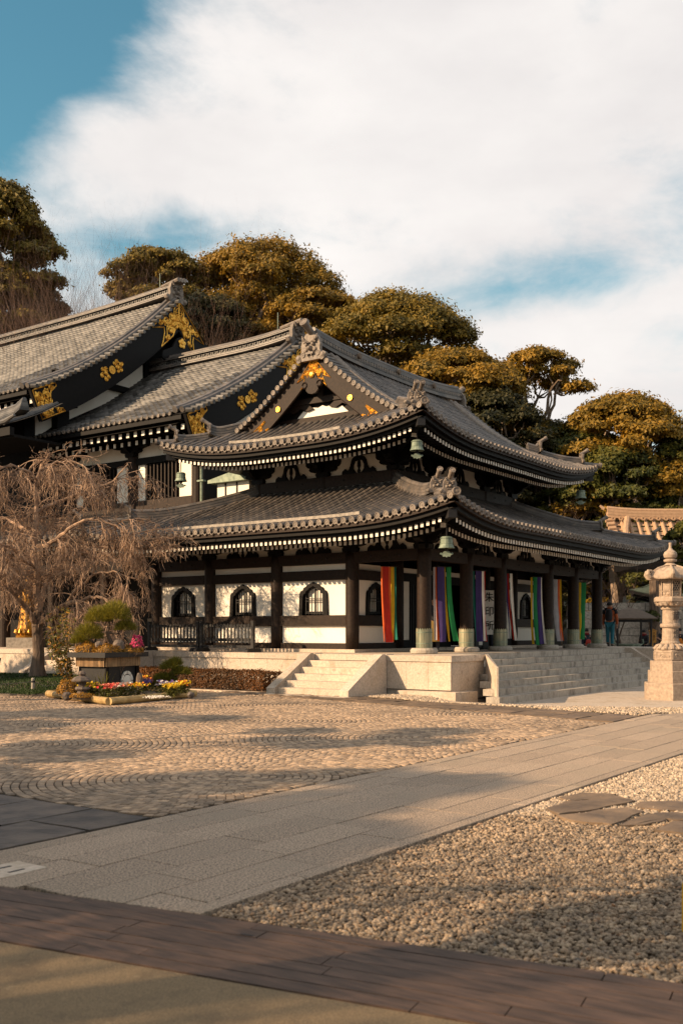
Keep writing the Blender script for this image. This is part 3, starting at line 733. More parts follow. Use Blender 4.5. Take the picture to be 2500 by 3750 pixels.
def eave_line(S, v, dz, n=44, a0=None, a1=None):
    a0 = v if a0 is None else a0; a1 = S.ln-v if a1 is None else a1
    pts = []
    for k in range(n+1):
        a = a0+(a1-a0)*k/n; s_ = max(0, min(a, S.ln-a)); q = S.o+S.e*a+S.n*v; z = S.zf(0, s_)+dz; pts.append(Vector((q.x, q.y, z)))
    return pts
def eave_boards(S, par, layers):
    for v, dz, wd, h, mat in layers:
        pts = eave_line(S, v, dz)
        m = MB(); m.sweep([(0, 0), (wd, 0), (wd, h), (0, h)], pts, S.n); hb(m, 'eave_board', mat, par)
def rafter_mesh(L, wd, h, tilt):
    m = MB(); m.cur = 0; dz = L*tilt; d = Vector((L, 0, dz))
    m.obox((0.004, -wd/2, -h/2), d, (0, wd, 0), (0, 0, h)); m.cur = 1; m.obox((-0.012, -wd/2+0.002, -h/2+0.002), (0.018, 0, 0), (0, wd-0.004, 0), (0, 0, h-0.004))
    return m.mesh('rafter', [M['wood_black'], M['white']], False, True)
RAFT = []
def rafters(S, par, v, dz, L, mesh, sp=0.163, wdt=0.08, cnt=None, a_lo=0.3, tilt=0.2):
    n = int((S.ln-2*(v+a_lo))/sp)
    for k in range(n+1):
        a = v+a_lo+(S.ln-2*(v+a_lo))*k/n; s_ = max(0, min(a, S.ln-a)); q = S.o+S.e*a+S.n*v
        z = S.zf(0, s_)+dz; sx = min(1.0, max(0.12, (s_-v)/L))
        RAFT.append((Vector((q.x, q.y, z)), S.rot, sx, mesh, par))
def soffit(S, par, v0, v1, dz0, dz1):
    m = MB(); P = []
    for k in range(8):
        v = v0+(v1-v0)*k/7; row = []
        for q in range(41):
            a = v+(S.ln-2*v)*q/40; s_ = max(0, min(a, S.ln-a)); p = S.o+S.e*a+S.n*v
            f = (v-v0)/(v1-v0); row.append((p.x, p.y, S.zf(0, s_)*(1-f)+S.zf(0, 9)*f+dz0*(1-f)+dz1*f))
        P.append(row)
    m.grid(P); hb(m, 'soffit', M['wood_black'], par)

def roof(name, sides, eave_in, zin):
    pass
# ---- lower roof
lower = hb(MB().bb(22.9, 34.9, 13.6, 23.1, 4.42, 4.46), 'lower_roof', M['wood_black'])
def vmaxL(S): return lambda a: min(4.43, a, S.ln-a) if min(a, S.ln-a) < 4.43 else 4.43
for S in (LA, LB): roof_side(S, lower, vmaxL(S))
LA2 = Side((LX1, LY1, 0), (0, -1, 0), (-1, 0, 0), LY1-LY0, zl, pi); LB2 = Side((LX1, LY1, 0), (-1, 0, 0), (0, -1, 0), LX1-LX0, zl, -pi/2)
for S in (LA2, LB2):
    m = MB(); m.grid([[S.p(v+(S.ln-2*v)*q/30, v) for q in range(31)] for v in np.linspace(0, 4.43, 12)]); hb(m, 'far_slope', M['tile_bed'], lower)
fly_m = rafter_mesh(0.75, 0.085, 0.11, 0.16); base_m = rafter_mesh(1.75, 0.085, 0.11, 0.26)
for S in (LA, LB):
    eave_boards(S, lower, [(0.0, -0.155, 0.16, 0.10, M['wood']), (0.08, -0.265, 0.16, 0.108, M['wood_black']), (0.2, -0.335, 0.5, 0.068, M['wood_black']), (0.66, -0.385, 0.14, 0.07, M['wood_black'])])
    soffit(S, lower, 0.22, 2.3, -0.27, 0.12)
    rafters(S, lower, 0.27, -0.40, 0.75, fly_m); rafters(S, lower, 0.72, -0.475, 1.75, base_m)
# ---- upper roof
upper = hb(MB().bb(24.95, 33.0, 15.65, 21.1, 7.02, 7.06), 'upper_roof', M['wood_black'])
XG0, XG1 = 24.3, 33.65                                     # gable verges
YR = 18.35
def vA(a): return min(2.15, a, UA.ln-a)
def vB(a):
    x = UX0+a
    if x < XG0+0.08: return min(a, 1.62)
    if x > XG1-0.08: return min(UB.ln-a, 1.62)
    return 4.88
roof_side(UA, upper, vA); roof_side(UB, upper, lambda a: vB(a) if vB(a) < 4.8 else 4.8)
UA2 = Side((UX1, UY1, 0), (0, -1, 0), (-1, 0, 0), UY1-UY0, zu, pi)
m = MB(); m.grid([[UA2.p(v+(UA2.ln-2*v)*q/30, v) for q in range(31)] for v in np.linspace(0, 2.1, 8)]); hb(m, 'far_slope', M['tile_bed'], upper)
UB2 = Side((UX1, UY1, 0), (-1, 0, 0), (0, -1, 0), UX1-UX0, zu, -pi/2)
m = MB(); m.grid([[UB2.p(min(v, 1.6)+(UB2.ln-2*min(v, 1.6))*q/30, v) for q in range(31)] for v in np.linspace(0, 4.9, 14)]); hb(m, 'far_slope', M['tile_bed'], upper)
for S in (UA, UB):
    eave_boards(S, upper, [(0.0, -0.155, 0.16, 0.10, M['wood']), (0.08, -0.265, 0.16, 0.108, M['wood_black']), (0.2, -0.335, 0.5, 0.068, M['wood_black']), (0.66, -0.385, 0.14, 0.07, M['wood_black'])])
    soffit(S, upper, 0.22, 2.4, -0.27, 0.10)
    rafters(S, upper, 0.30, -0.41, 0.75, fly_m); rafters(S, upper, 0.78, -0.48, 1.75, base_m)
def place_rafters():
    order = sorted(range(len(RAFT)), key=lambda i: (RAFT[i][0].x*CY+RAFT[i][0].y*SY))
    mb = {}
    for rank, i in enumerate(order):
        p, rz, sx, me, par = RAFT[i]
        if rank < 300: link('rafter', me, par, loc=p-HO, rot=(0, 0, rz), scale=(sx, 1, 1))
        else:
            m = mb.setdefault(par.name, (MB(), par))[0]; n = len(m.v); c, s_ = math.cos(rz), math.sin(rz)
            for v in me.vertices: x, y = v.co.x*sx, v.co.y; m.v.append((p.x+c*x-s_*y, p.y+s_*x+c*y, p.z+v.co.z))
            for q in me.polygons: m.f.append(tuple(n+k for k in q.vertices)); m.mi.append(q.material_index)
    for m, par in mb.values():
        hb(m, 'rafters', [M['wood_black'], M['white']], par, kind='stuff')
place_rafters()

# ---- ridges
def ridge(m, pts, wd, h, cap=0.075, layers=3):
    """stacked ridge tiles: flat courses stepping in, a round cap along the top"""
    n = len(pts); sides = []; ups = []
    for i in range(n):
        t = (pts[min(i+1, n-1)]-pts[max(i-1, 0)]).normalized(); s_ = t.cross(Vector((0, 0, 1))).normalized(); sides.append(s_); ups.append(Vector((0, 0, 1)))
    lh = h/layers
    for k in range(layers):
        w2 = wd/2*(1-0.10*k); z = k*lh
        m.sweep([(-w2, z+0.004), (w2, z+0.004), (w2*0.98, z+lh*0.62), (w2*0.84, z+lh*0.64), (w2*0.84, z+lh), (-w2*0.84, z+lh), (-w2*0.84, z+lh*0.64), (-w2*0.98, z+lh*0.62)], pts, sides, ups)
    m.tube([p+Vector((0, 0, h+cap*0.45)) for p in pts], cap, 8)
def oni_mesh(sz=0.5, horn=True):
    """ridge-end tile facing -X: a shaped plate with scroll feet, a snarling mask and a projecting round tile"""
    m = MB(); out = [(-0.5, 0), (-0.62, 0.06), (-0.66, 0.18), (-0.56, 0.26), (-0.46, 0.22), (-0.40, 0.34), (-0.42, 0.55), (-0.34, 0.78), (-0.2, 0.95), (0, 1.0)]
    poly = [(x*sz, y*sz) for x, y in out]+[(-x*sz, y*sz) for x, y in out[-2::-1]]
    m.prism(poly, (0, 0, 0), (0, 1, 0), (0, 0, 1), (0.16*sz, 0, 0))
    for s_ in (-1, 1):
        m.lathe([(0, 0.06*sz), (0.05*sz, 0.05*sz), (0.1*sz, 0.02*sz), (0.13*sz, -0.06*sz)], 10, c=(0, s_*0.53*sz, 0.13*sz), ax=(-1, 0, 0))
        m.tube([(-0.02*sz, s_*0.16*sz, 0.66*sz), (-0.07*sz, s_*0.26*sz, 0.72*sz), (-0.04*sz, s_*0.35*sz, 0.9*sz)], [0.06*sz, 0.05*sz, 0.012*sz], 6)
        m.lathe([(0, 0.10*sz), (0.045*sz, 0.085*sz), (0.07*sz, 0.0)], 8, c=(-0.02*sz, s_*0.14*sz, 0.55*sz), ax=(-1, 0, 0))
        m.lathe([(0, 0.08*sz), (0.06*sz, 0.06*sz), (0.11*sz, 0.0)], 8, c=(-0.0*sz, s_*0.2*sz, 0.36*sz), ax=(-1, 0, 0))
        m.prism([(0.06*sz*s_, 0.24*sz), (0.12*sz*s_, 0.24*sz), (0.09*sz*s_, 0.12*sz)], (-0.08*sz, 0, 0), (0, 1, 0), (0, 0, 1), (0.05*sz, 0, 0))
        m.tube([(-0.03*sz, s_*0.04*sz, 0.62*sz), (-0.09*sz, s_*0.14*sz, 0.65*sz), (-0.05*sz, s_*0.26*sz, 0.62*sz)], 0.035*sz, 5)
    m.lathe([(0, 0.17*sz), (0.05*sz, 0.15*sz), (0.09*sz, 0.06*sz), (0.10*sz, 0.0)], 8, c=(0, 0, 0.42*sz), ax=(-1, 0, 0))
    m.bb(-0.09*sz, 0.02, -0.17*sz, 0.17*sz, 0.2*sz, 0.27*sz)
    return m
def topper(m, L, r):
    m.lathe([(0.0, L+0.01), (r*0.55, L+0.01), (r*0.62, L), (r*0.85, L), (r*0.9, L+0.012), (r*1.12, L+0.012), (r*1.15, L-0.05), (r*0.95, L-0.06), (r*0.85, -0.1)], 12, c=(0, 0, 0), ax=(-0.86, 0, 0.5))
def oni(par, p, yaw, sz=0.5, top=True, toplen=0.3, topz=0.95, topr=0.075, org=None):
    org = HO if org is None else org; m = oni_mesh(sz)
    q = m.build('ridge_end_tile', M['tile_disc'], par, loc=Vector(p)-org, rot=(0, 0, yaw))
    if top:
        t = MB(); topper(t, toplen, topr); t.build('round_top_tile', M['tile_disc'], par, loc=Vector(p)-org+Vector((0, 0, topz*sz)), rot=(0, 0, yaw))
def hips(par, corner, dirv, vlen, zf, r0, r1, sz, yaw):
    """hip ridge running from the wall down to the corner, in two stages with ornaments"""
    c = Vector(corner); d = Vector(dirv)
    def P(v): q = c+d*v; return Vector((q.x, q.y, zf(v, 0)))
    def up(pts, a): n = len(pts); return [p+Vector((0, 0, a*(1-i/(n-1))**3)) for i, p in enumerate(pts)]
    # stage one: from the top to r0, end curls upward
    v1 = [vlen+(r0-vlen)*k/12 for k in range(13)]; pts = [P(v) for v in v1]
    pts = [p+Vector((0, 0, 0.13*max(0, (k-8)/4)**2)) for k, p in enumerate(pts)]
    m = MB(); ridge(m, pts, 0.30, 0.24, 0.075, 3); hb(m, 'hip_ridge', M['tile'], par)
    oni(par, pts[-1]+Vector((0, 0, -0.02))-d*0.05, yaw, sz, True, 0.27, 0.95, 0.066)
    v2 = [r0-0.05+(r1-r0+0.05)*k/6 for k in range(7)]; pts = [P(v)+Vector((0, 0, 0.06*max(0, (k-3)/3)**2)) for k, v in enumerate(v2)]
    m = MB(); ridge(m, pts, 0.24, 0.13, 0.07, 2); hb(m, 'hip_ridge', M['tile'], par)
    oni(par, pts[-1]-d*0.04, yaw, sz*0.92, True, 0.25, 0.95, 0.066)
    pts = [P(r1+(-0.08-r1)*k/3)+Vector((0, 0, 0.05)) for k in range(4)]
    m = MB(); m.tube(pts, 0.085, 8); hb(m, 'corner_tile', M['tile'], par)
    dm = MB(); dm.lathe([(0.0, 0.012), (0.03, 0.012), (0.036, 0.003), (0.07, 0.003), (0.078, 0.015), (0.1, 0.015), (0.105, -0.06)], 12, ax=(-1, 0, 0))
    dm.build('corner_disc', M['tile_disc'], par, loc=P(-0.1)+Vector((0, 0, 0.07))-HO, rot=(0, 0, yaw))
hips(lower, (LX0, LY0, 0), (1, 1, 0), 4.4, zl, 1.15, 0.35, 0.44, pi/4)
hips(lower, (LX1, LY0, 0), (-1, 1, 0), 4.4, zl, 2.0, 0.5, 0.40, 3*pi/4)
hips(lower, (LX0, LY1, 0), (1, -1, 0), 4.4, zl, 1.5, 0.4, 0.42, -pi/4)
hips(upper, (UX0, UY0, 0), (1, 1, 0), 2.0, zu, 0.75, 0.25, 0.44, pi/4)
hips(upper, (UX1, UY0, 0), (-1, 1, 0), 1.9, zu, 1.6, 0.45, 0.42, 3*pi/4)
hips(upper, (UX0, UY1, 0), (1, -1, 0), 2.0, zu, 1.15, 0.4, 0.40, -pi/4)
# flat course where the lower roof meets the upper wall, copper snow guards near the eaves
m = MB(); pts = [Vector((25.1, 21.6, 5.98)), Vector((25.1, 15.8, 5.98))]; ridge(m, pts, 0.26, 0.10, 0.05, 2); hb(m, 'wall_ridge', M['tile'], lower)
m = MB(); ridge(m, [Vector((25.1, 15.8, 5.98)), Vector((33, 15.8, 5.98))], 0.26, 0.10, 0.05, 2); hb(m, 'wall_ridge', M['tile'], lower)
for S, par in ((LA, lower), (UA, upper)):
    pts = [S.p(a, 0.42, 0.13) for a in np.linspace(3.0, S.ln-2.6, 30)]
    m = MB(); m.sweep([(-0.02, -0.05), (0.02, -0.05), (0.02, 0.03), (-0.02, 0.03)], pts, S.n); hb(m, 'snow_guard', M['stone'], par)
# main ridge of the upper roof
ZR = zu(4.9, 9)
pts = [Vector((XG0+0.12+(XG1-XG0-0.24)*k/16, YR, ZR-0.06+0.20*abs(k/8-1)**3)) for k in range(17)]
m = MB(); ridge(m, pts, 0.46, 0.42, 0.10, 3); hb(m, 'main_ridge', M['tile'], upper)
m = MB()
for k in range(58):
    x = XG0+0.3+k*0.155; z = ZR-0.06+0.20*abs((x-XG0)/(XG1-XG0)*2-1)**3
    for s_ in (-1, 1): m.lathe([(0.055, 0.0), (0.055, 0.03), (0.03, 0.03)], 6, c=(x, YR+s_*0.185, z+0.22), ax=(0, s_, 0))
hb(m, 'ridge_rosettes', M['tile_disc'], upper)
for k, x in enumerate((26.6, 29.0, 31.4)):
    m = MB(); z = ZR+0.2; m.lathe([(0.09, -0.02), (0.09, 0.05), (0.075, 0.06), (0, 0.06)], 12, c=(x, YR-0.22, z+0.06), ax=(0, -1, 0)); hb(m, 'ridge_boss', M['flag'], upper)
oni(upper, (XG0-0.02, YR, ZR-0.35), 0, 0.86, True, 0.40, 1.02, 0.12)
oni(upper, (XG1+0.02, YR, ZR-0.30), pi, 0.8, True, 0.35, 1.0, 0.11)
# verge: cross tiles along the rake with their discs to the gable, two smooth rolls behind
def verge(x, sgn, par):
    for side in (-1, 1):
        n = 17
        for k in range(n):
            v = 4.62-k*(4.62-1.95)/(n-1); y = (UY0+v) if side < 0 else (2*YR-UY0-v)
            z = zu(v, 9)+0.10
            m = MB(); m.tube([(x-sgn*0.02, y, z), (x+sgn*0.55, y, z+0.03)], 0.072, 8); hb(m, 'verge_tile', M['tile'], par, fix=False)
            link('eave_disc', disc_m, par, loc=Vector((x-sgn*0.03, y, z))-HO, rot=(0, 0, 0 if sgn > 0 else pi))
        for off, rr, h in ((0.72, 0.10, 0.12), (1.02, 0.095, 0.11)):
            pts = []
            for k in range(15):
                v = 4.7-k*(4.7-(1.0 if off < 0.9 else 1.3))/14; y = (UY0+v) if side < 0 else (2*YR-UY0-v); pts.append(Vector((x+sgn*off, y, zu(v, 9)+h)))
            m = MB(); m.tube(pts, rr, 10); hb(m, 'verge_roll', M['tile_disc'], par, smooth=False)
verge(XG0, 1, upper); verge(XG1, -1, upper)
# ------------------------------------------------------------ gables with wide barge boards and gilt fittings
def spiral(mapf, s, w, r, turns=1.3, a0=0.0, sg=1, th=0.02, m=None, n=12):
    pts = []
    for k in range(n+1):
        t = k/n; rr = r*(1-0.8*t); a = a0+sg*turns*2*pi*t; pts.append(mapf(s+rr*math.cos(a), w+rr*math.sin(a)))
    m.tube(pts, [th*(1-0.4*k/n) for k in range(n+1)], 4)
def blob(mapf, s, w, r, m, k=8, q=0.25, ax=None):
    """gilt petal rosette"""
    pts = [mapf(s+r*(1+q*math.cos(5*2*pi*i/20))*math.cos(2*pi*i/20), w+r*(1+q*math.cos(5*2*pi*i/20))*math.sin(2*pi*i/20)) for i in range(20)]
    c = mapf(s, w); nrm = (mapf(s+0.01, w)-c).cross(mapf(s, w+0.01)-c).normalized()
    n0 = len(m.v); 
    for p in pts: m.v.append(tuple(p))
    m.v.append(tuple(c+ax*0.03)); 
    for i in range(20): m.face(n0+i, n0+(i+1) % 20, n0+20)
def gable(par, hbf, P, out, prof, hw, h_end, bw, th, mat, label='', gold=True, gs=1.0, seed=1, fk=1.0, w0=0.0):
    """barge boards on both rakes, each with its gilt fittings"""
    out = Vector(out); rr = random.Random(seed)
    boards = {}
    for side in (-1, 1):
        n = 24; pts = []
        for k in range(n+1):
            h = hw*0.002+h_end*k/n; pts.append((side*h, prof(h)))
        top = [P(h, z) for h, z in pts]; bot = []
        for k in range(n+1):
            a, b = pts[max(0, k-1)], pts[min(n, k+1)]; t = Vector((b[0]-a[0], b[1]-a[1])).normalized(); nr = Vector((t.y, -t.x))
            if nr.y > 0: nr = -nr
            wk = bw*(0.85+0.25*k/n)
            bot.append(P(pts[k][0]+(nr.x*wk if k > 0 else 0), pts[k][1]+nr.y*wk*(1.0 if k > 0 else 1.25)))
        m = MB(); n0 = 0
        for a, b in zip(top, bot):
            m.v += [tuple(a+out*th), tuple(b+out*th), tuple(b), tuple(a)]
        for k in range(n):
            for j in range(4): m.face(k*4+j, k*4+(j+1) % 4, k*4+4+(j+1) % 4, k*4+4+j)
        m.face(0, 1, 2, 3); m.face(*[n*4+j for j in (3, 2, 1, 0)])
        bd = hbf(m, 'barge_board', mat, par)
        # raised lip along the lower edge
        m = MB(); m.tube([b+out*(th+0.004) for b in bot[1:]], 0.018*gs, 4); hbf(m, 'board_moulding', mat, par)
        if not gold: continue
        L = [0]
        for k in range(n): L.append(L[-1]+(top[k+1]-top[k]).length)
        def mp(s_, w_, top=top, bot=bot, L=L):
            s_ = max(0.0, min(L[-1]*1.0, s_)); k = 0
            while k < n-1 and L[k+1] < s_: k += 1
            f = (s_-L[k])/(L[k+1]-L[k]); a = top[k].lerp(top[k+1], f); b = bot[k].lerp(bot[k+1], f); w_ = w0+(1-w0)*w_
            return a.lerp(b, w_)+out*(th+0.012)
        T = L[-1]; bwm = bw
        def mps(s_, w_): return mp(s_, w_)
        # s measured in metres along, w in 0..1 across: scale s so that motifs keep their shape
        def fitting(s0, ln, outline, mots, zz=1.0):
            m = MB(); f = lambda u, w_: mp(s0+u*bw*fk*zz, w_)
            pts = [f(*q) for q in outline]; m.tube(pts+[pts[0]], 0.026*gs, 4, cap=False)
            for q in mots: spiral(f, *q[:3], turns=1.25, a0=q[3], sg=q[4], th=0.046*gs, m=m)
            for q in mots: blob(f, q[0]+0.10*math.cos(q[3]), q[1]+0.1*math.sin(q[3]), q[2]*0.8, m, ax=out)
            for k in range(3):
                a, b = mots[rr.randrange(len(mots))], mots[rr.randrange(len(mots))]
                m.tube([f(a[0], a[1]), f((a[0]+b[0])/2+0.05, (a[1]+b[1])/2+0.08), f(b[0], b[1])], 0.022*gs, 4)
            hbf(m, 'gilt_fitting', M['gold'], par)
        end = T-1.25*bw
        ol = [(1.2, 0.04), (1.2, 0.96), (0.0, 0.97), (0.06, 0.86), (0.38, 0.78), (0.5, 0.62), (0.42, 0.5), (0.5, 0.38), (0.34, 0.25), (-0.02, 0.14), (0.0, 0.03)]
        fitting(T-(1.85 if w0 else 1.10)*bw*fk, 1.2, ol, [(0.95, 0.25, 0.17, 0, 1), (0.95, 0.72, 0.18, 2, -1), (0.62, 0.3, 0.16, 4, 1), (0.62, 0.72, 0.16, 1, -1), (0.78, 0.5, 0.15, 3, 1), (0.3, 0.14, 0.09, 3, 1), (0.28, 0.87, 0.08, 3, 1), (1.05, 0.5, 0.12, 3, -1)], 0.85)
        ol = [(0.0, 0.04), (1.55, 0.04), (1.95, 0.10), (1.62, 0.28), (1.4, 0.42), (1.5, 0.6), (1.75, 0.82), (2.0, 0.96), (1.2, 0.97), (0.0, 0.97)]
        fitting(0.02*bw, 1.9, ol, [(0.3, 0.72, 0.2, 0, 1), (0.72, 0.3, 0.2, 2, -1), (0.75, 0.74, 0.19, 4, 1), (1.1, 0.28, 0.18, 1, -1), (1.12, 0.72, 0.2, 3, 1), (1.45, 0.18, 0.11, 3, 1), (1.5, 0.84, 0.1, 3, -1), (0.52, 0.5, 0.16, 1, 1), (0.95, 0.5, 0.14, 4, -1)])
        # floral fitting half way down
        s0 = T*0.56; m = MB(); f = lambda u, w_: mp(s0+u*bw, w_)
        for sg in (-1, 1) if not w0 else ():
            for q in ((0.30, 0.5, 0.10), (0.40, 0.32, 0.09), (0.40, 0.68, 0.09), (0.52, 0.5, 0.10), (0.25, 0.34, 0.07), (0.25, 0.66, 0.07)): 
                spiral(f, sg*q[0], q[1], q[2], 1.1, q[1]*7, sg, 0.036*gs, m); blob(f, sg*q[0], q[1], q[2]*0.7, m, ax=out)
        c = f(0, 0.35 if w0 else 0.5); m.lathe([(0.15*bw, 0.0), (0.15*bw, 0.03), (0.115*bw, 0.03), (0.105*bw, 0.012), (0.055*bw, 0.012), (0.045*bw, 0.035), (0, 0.035)], 16, c=c, ax=out)
        hbf(m, 'gilt_fitting', M['gold'], par)
    # wheel at the apex
    if gold:
        c = P(0, prof(0)-bw*0.5)+out*(th+0.01); m = MB(); u = (P(1, 5)-P(0, 5)).normalized()
        for r in (0.27, 0.17): m.tube([c+u*math.cos(k*pi/10)*r*bw+Vector((0, 0, math.sin(k*pi/10)*r*bw)) for k in range(21)], 0.024*gs, 4, cap=False)
        for k in range(4): m.tube([c, c+u*math.cos(k*pi/2)*0.26*bw+Vector((0, 0, math.sin(k*pi/2)*0.26*bw))], 0.02*gs, 4)
        hbf(m, 'gilt_wheel', M['gold'], par)

KAE = [(-0.62, 0), (-0.60, 0.10), (-0.50, 0.17), (-0.44, 0.12), (-0.37, 0.13), (-0.30, 0.25), (-0.27, 0.38), (-0.22, 0.46), (-0.12, 0.52), (0, 0.53)]
def kaerumata(m, P, out, sc_=1.0, hgt=0.5):
    """frog-leg strut: arched outline with cut-outs left open and a small finial in the opening"""
    o = P(0, 0); u = P(1, 0)-o; u.normalize(); v = Vector((0, 0, 1)); out = Vector(out)
    ov = KAE+[(-x, y) for x, y in KAE[-2::-1]]
    inn = [(-0.17, 0.0), (-0.20, 0.12), (-0.20, 0.26), (-0.14, 0.37), (0, 0.41)]; iv = inn+[(-x, y) for x, y in inn[-2::-1]]
    for half in (-1, 1):
        A = [(half*abs(x), y) for x, y in KAE]; B = [(half*abs(x), y) for x, y in inn]
        poly = A+B[::-1]
        m.prism([(x*sc_, y*sc_*hgt/0.5) for x, y in poly], o, u, v, out*0.06)
    m.prism([(x*sc_, y*sc_*hgt/0.5) for x, y in ((-0.02, 0.0), (-0.05, 0.08), (-0.015, 0.15), (-0.05, 0.22), (-0.045, 0.32), (-0.02, 0.42), (0.02, 0.42), (0.045, 0.32), (0.05, 0.22), (0.015, 0.15), (0.05, 0.08), (0.02, 0.0))], o, u, v, out*0.05)
    for s_ in (-1, 1): m.prism([(x*sc_, y*sc_*hgt/0.5) for x, y in ((0.2*s_, 0.0), (0.02*s_, 0.0), (0.12*s_, 0.05), (0.185*s_, 0.14))], o, u, v, out*0.045)
def bracket(m, P, out, hgt=0.5, wd=0.62, dep=0.2):
    """bearing block with cloud-shaped arms"""
    o = P(0, 0); u = (P(1, 0)-o).normalized(); out = Vector(out)
    half = [(0.19, 0), (0.22, 0.02), (0.25, 0.12), (0.20, 0.16), (0.30, 0.17), (0.44, 0.20), (0.50, 0.26), (0.47, 0.31), (0.56, 0.34), (wd, 0.40), (wd, hgt)]
    poly = half+[(-x, y) for x, y in half[::-1]]
    m.prism(poly, o-out*0.04, u, (0, 0, 1), out*dep)
    m.prism([(0.0, 0.14), (0.30, 0.17), (0.46, 0.24), (0.52, 0.33), (0.7, 0.38), (0.7, hgt), (0, hgt)], o-u*0.07, out, (0, 0, 1), u*0.14)

def window(par, hbf, P, out, wd=1.0, hgt=0.98):
    """flame-headed window: a deep shaped frame, iron grille and paper screens behind"""
    out = Vector(out); u = (P(1, 0)-P(0, 0)).normalized(); o = P(0, 0)
    H = [(-0.5, 0), (-0.485, 0.45), (-0.47, 0.66), (-0.43, 0.735), (-0.36, 0.75), (-0.325, 0.83), (-0.25, 0.86), (-0.18, 0.93), (-0.08, 0.955), (0, 1.0)]
    ov = [(x*wd, y*hgt) for x, y in H]+[(-x*wd, y*hgt) for x, y in H[-2::-1]]
    iv = [(x*wd*0.76, y*hgt*0.88) for x, y in H]+[(-x*wd*0.76, y*hgt*0.88) for x, y in H[-2::-1]]
    m = MB(); n = len(ov)
    for base, dd in ((ov, -0.02), (ov, 0.05), (iv, 0.05), (iv, -0.24)):
        for x, y in base: m.v.append(tuple(o+u*x+Vector((0, 0, y))+out*dd))
    for l in range(3):
        for k in range(n-1): m.face(l*n+k, l*n+k+1, (l+1)*n+k+1, (l+1)*n+k)
        m.face(l*n, (l+1)*n, (l+1)*n+n-1, l*n+n-1) if l == 1 and False else None
    fr = hbf(m, 'window', M['wood_black'], par)
    pane = MB(); pane.prism(iv, o-out*0.235, u, (0, 0, 1), -out*0.01); hbf(pane, 'backing', M['wood_black'], fr)
    for a, b in ((-0.21, -0.01), (0.03, 0.23)):
        pane = MB(); pane.obox(o+u*a*wd+Vector((0, 0, 0.10))-out*0.115, u*(b-a)*wd, Vector((0, 0, hgt*0.72)), -out*0.012); hbf(pane, 'paper_pane', M['paper'], fr)
    g = MB()
    for k in range(7): x = -0.3+0.1*k; top = hgt*0.86*(1-0.35*abs(x)**1.5*2.2); g.obox(o+u*(x*wd-0.011)+Vector((0, 0, 0.03))-out*0.05, u*0.018, Vector((0, 0, top-0.06)), out*0.022)
    for z in (0.06, 0.10, 0.42, 0.50, 0.80): g.obox(o+u*(-0.33*wd)+Vector((0, 0, z*hgt))-out*0.046, u*0.66*wd, Vector((0, 0, 0.018)), out*0.014)
    hbf(g, 'grille', M['iron'], fr)
    return fr

# ---- front hall: columns
def column(x, y, z0, z1, r=0.19, sleeve=False):
    m = MB(); m.lathe([(r*0.97, z0), (r, z0+0.5), (r, z1-0.3), (r*0.93, z1)], 20, c=(x, y, 0))
    c = hb(m, 'column', M['wood'], smooth=False); 
    for p in c.data.polygons: p.use_smooth = abs(p.normal.z) < 0.5
    if sleeve:
        q = MB(); q.lathe([(0.30, PZ-0.02), (0.36, PZ+0.02), (0.37, PZ+0.09), (0.33, PZ+0.145), (0.2, PZ+0.15)], 20, c=(x, y, 0)); hb(q, 'base_stone', M['granite_step'], c)
        for k in range(20):
            a = 2*pi*k/20; q = MB(); ca, sa = math.cos(a), math.sin(a); rr = r+0.014; z0_, z1_ = PZ+0.15, 1.63
            prof = [(-0.031, 0), (0.031, 0), (0.031, z1_-z0_-0.03), (0.0, z1_-z0_+0.012), (-0.031, z1_-z0_-0.03)]
            q.prism(prof, (x+ca*(rr-0.006), y+sa*(rr-0.006), z0_), (-sa, ca, 0), (0, 0, 1), (ca*0.012, sa*0.012, 0)); hb(q, 'copper_strip', M['copper_sleeve'], c)
        q = MB()
        for z in (1.24, 1.53):
            q.lathe([(r+0.02, z-0.012), (r+0.03, z-0.012), (r+0.03, z+0.012), (r+0.02, z+0.012)], 20, c=(x, y, 0), cap=False)
        hb(q, 'sleeve_band', M['copper'], c)
ZB = 1.06
for i, x in enumerate(COLX): column(x, COLY[0], PZ+0.12, 3.78, 0.19, True)
for y in COLY[1:]: column(22.7, y, ZB, 3.78)
for x in COLX[1:]: column(x, COLY[1], ZB, 3.78)
for y in COLY[1:]: column(35.05, y, ZB, 3.78)
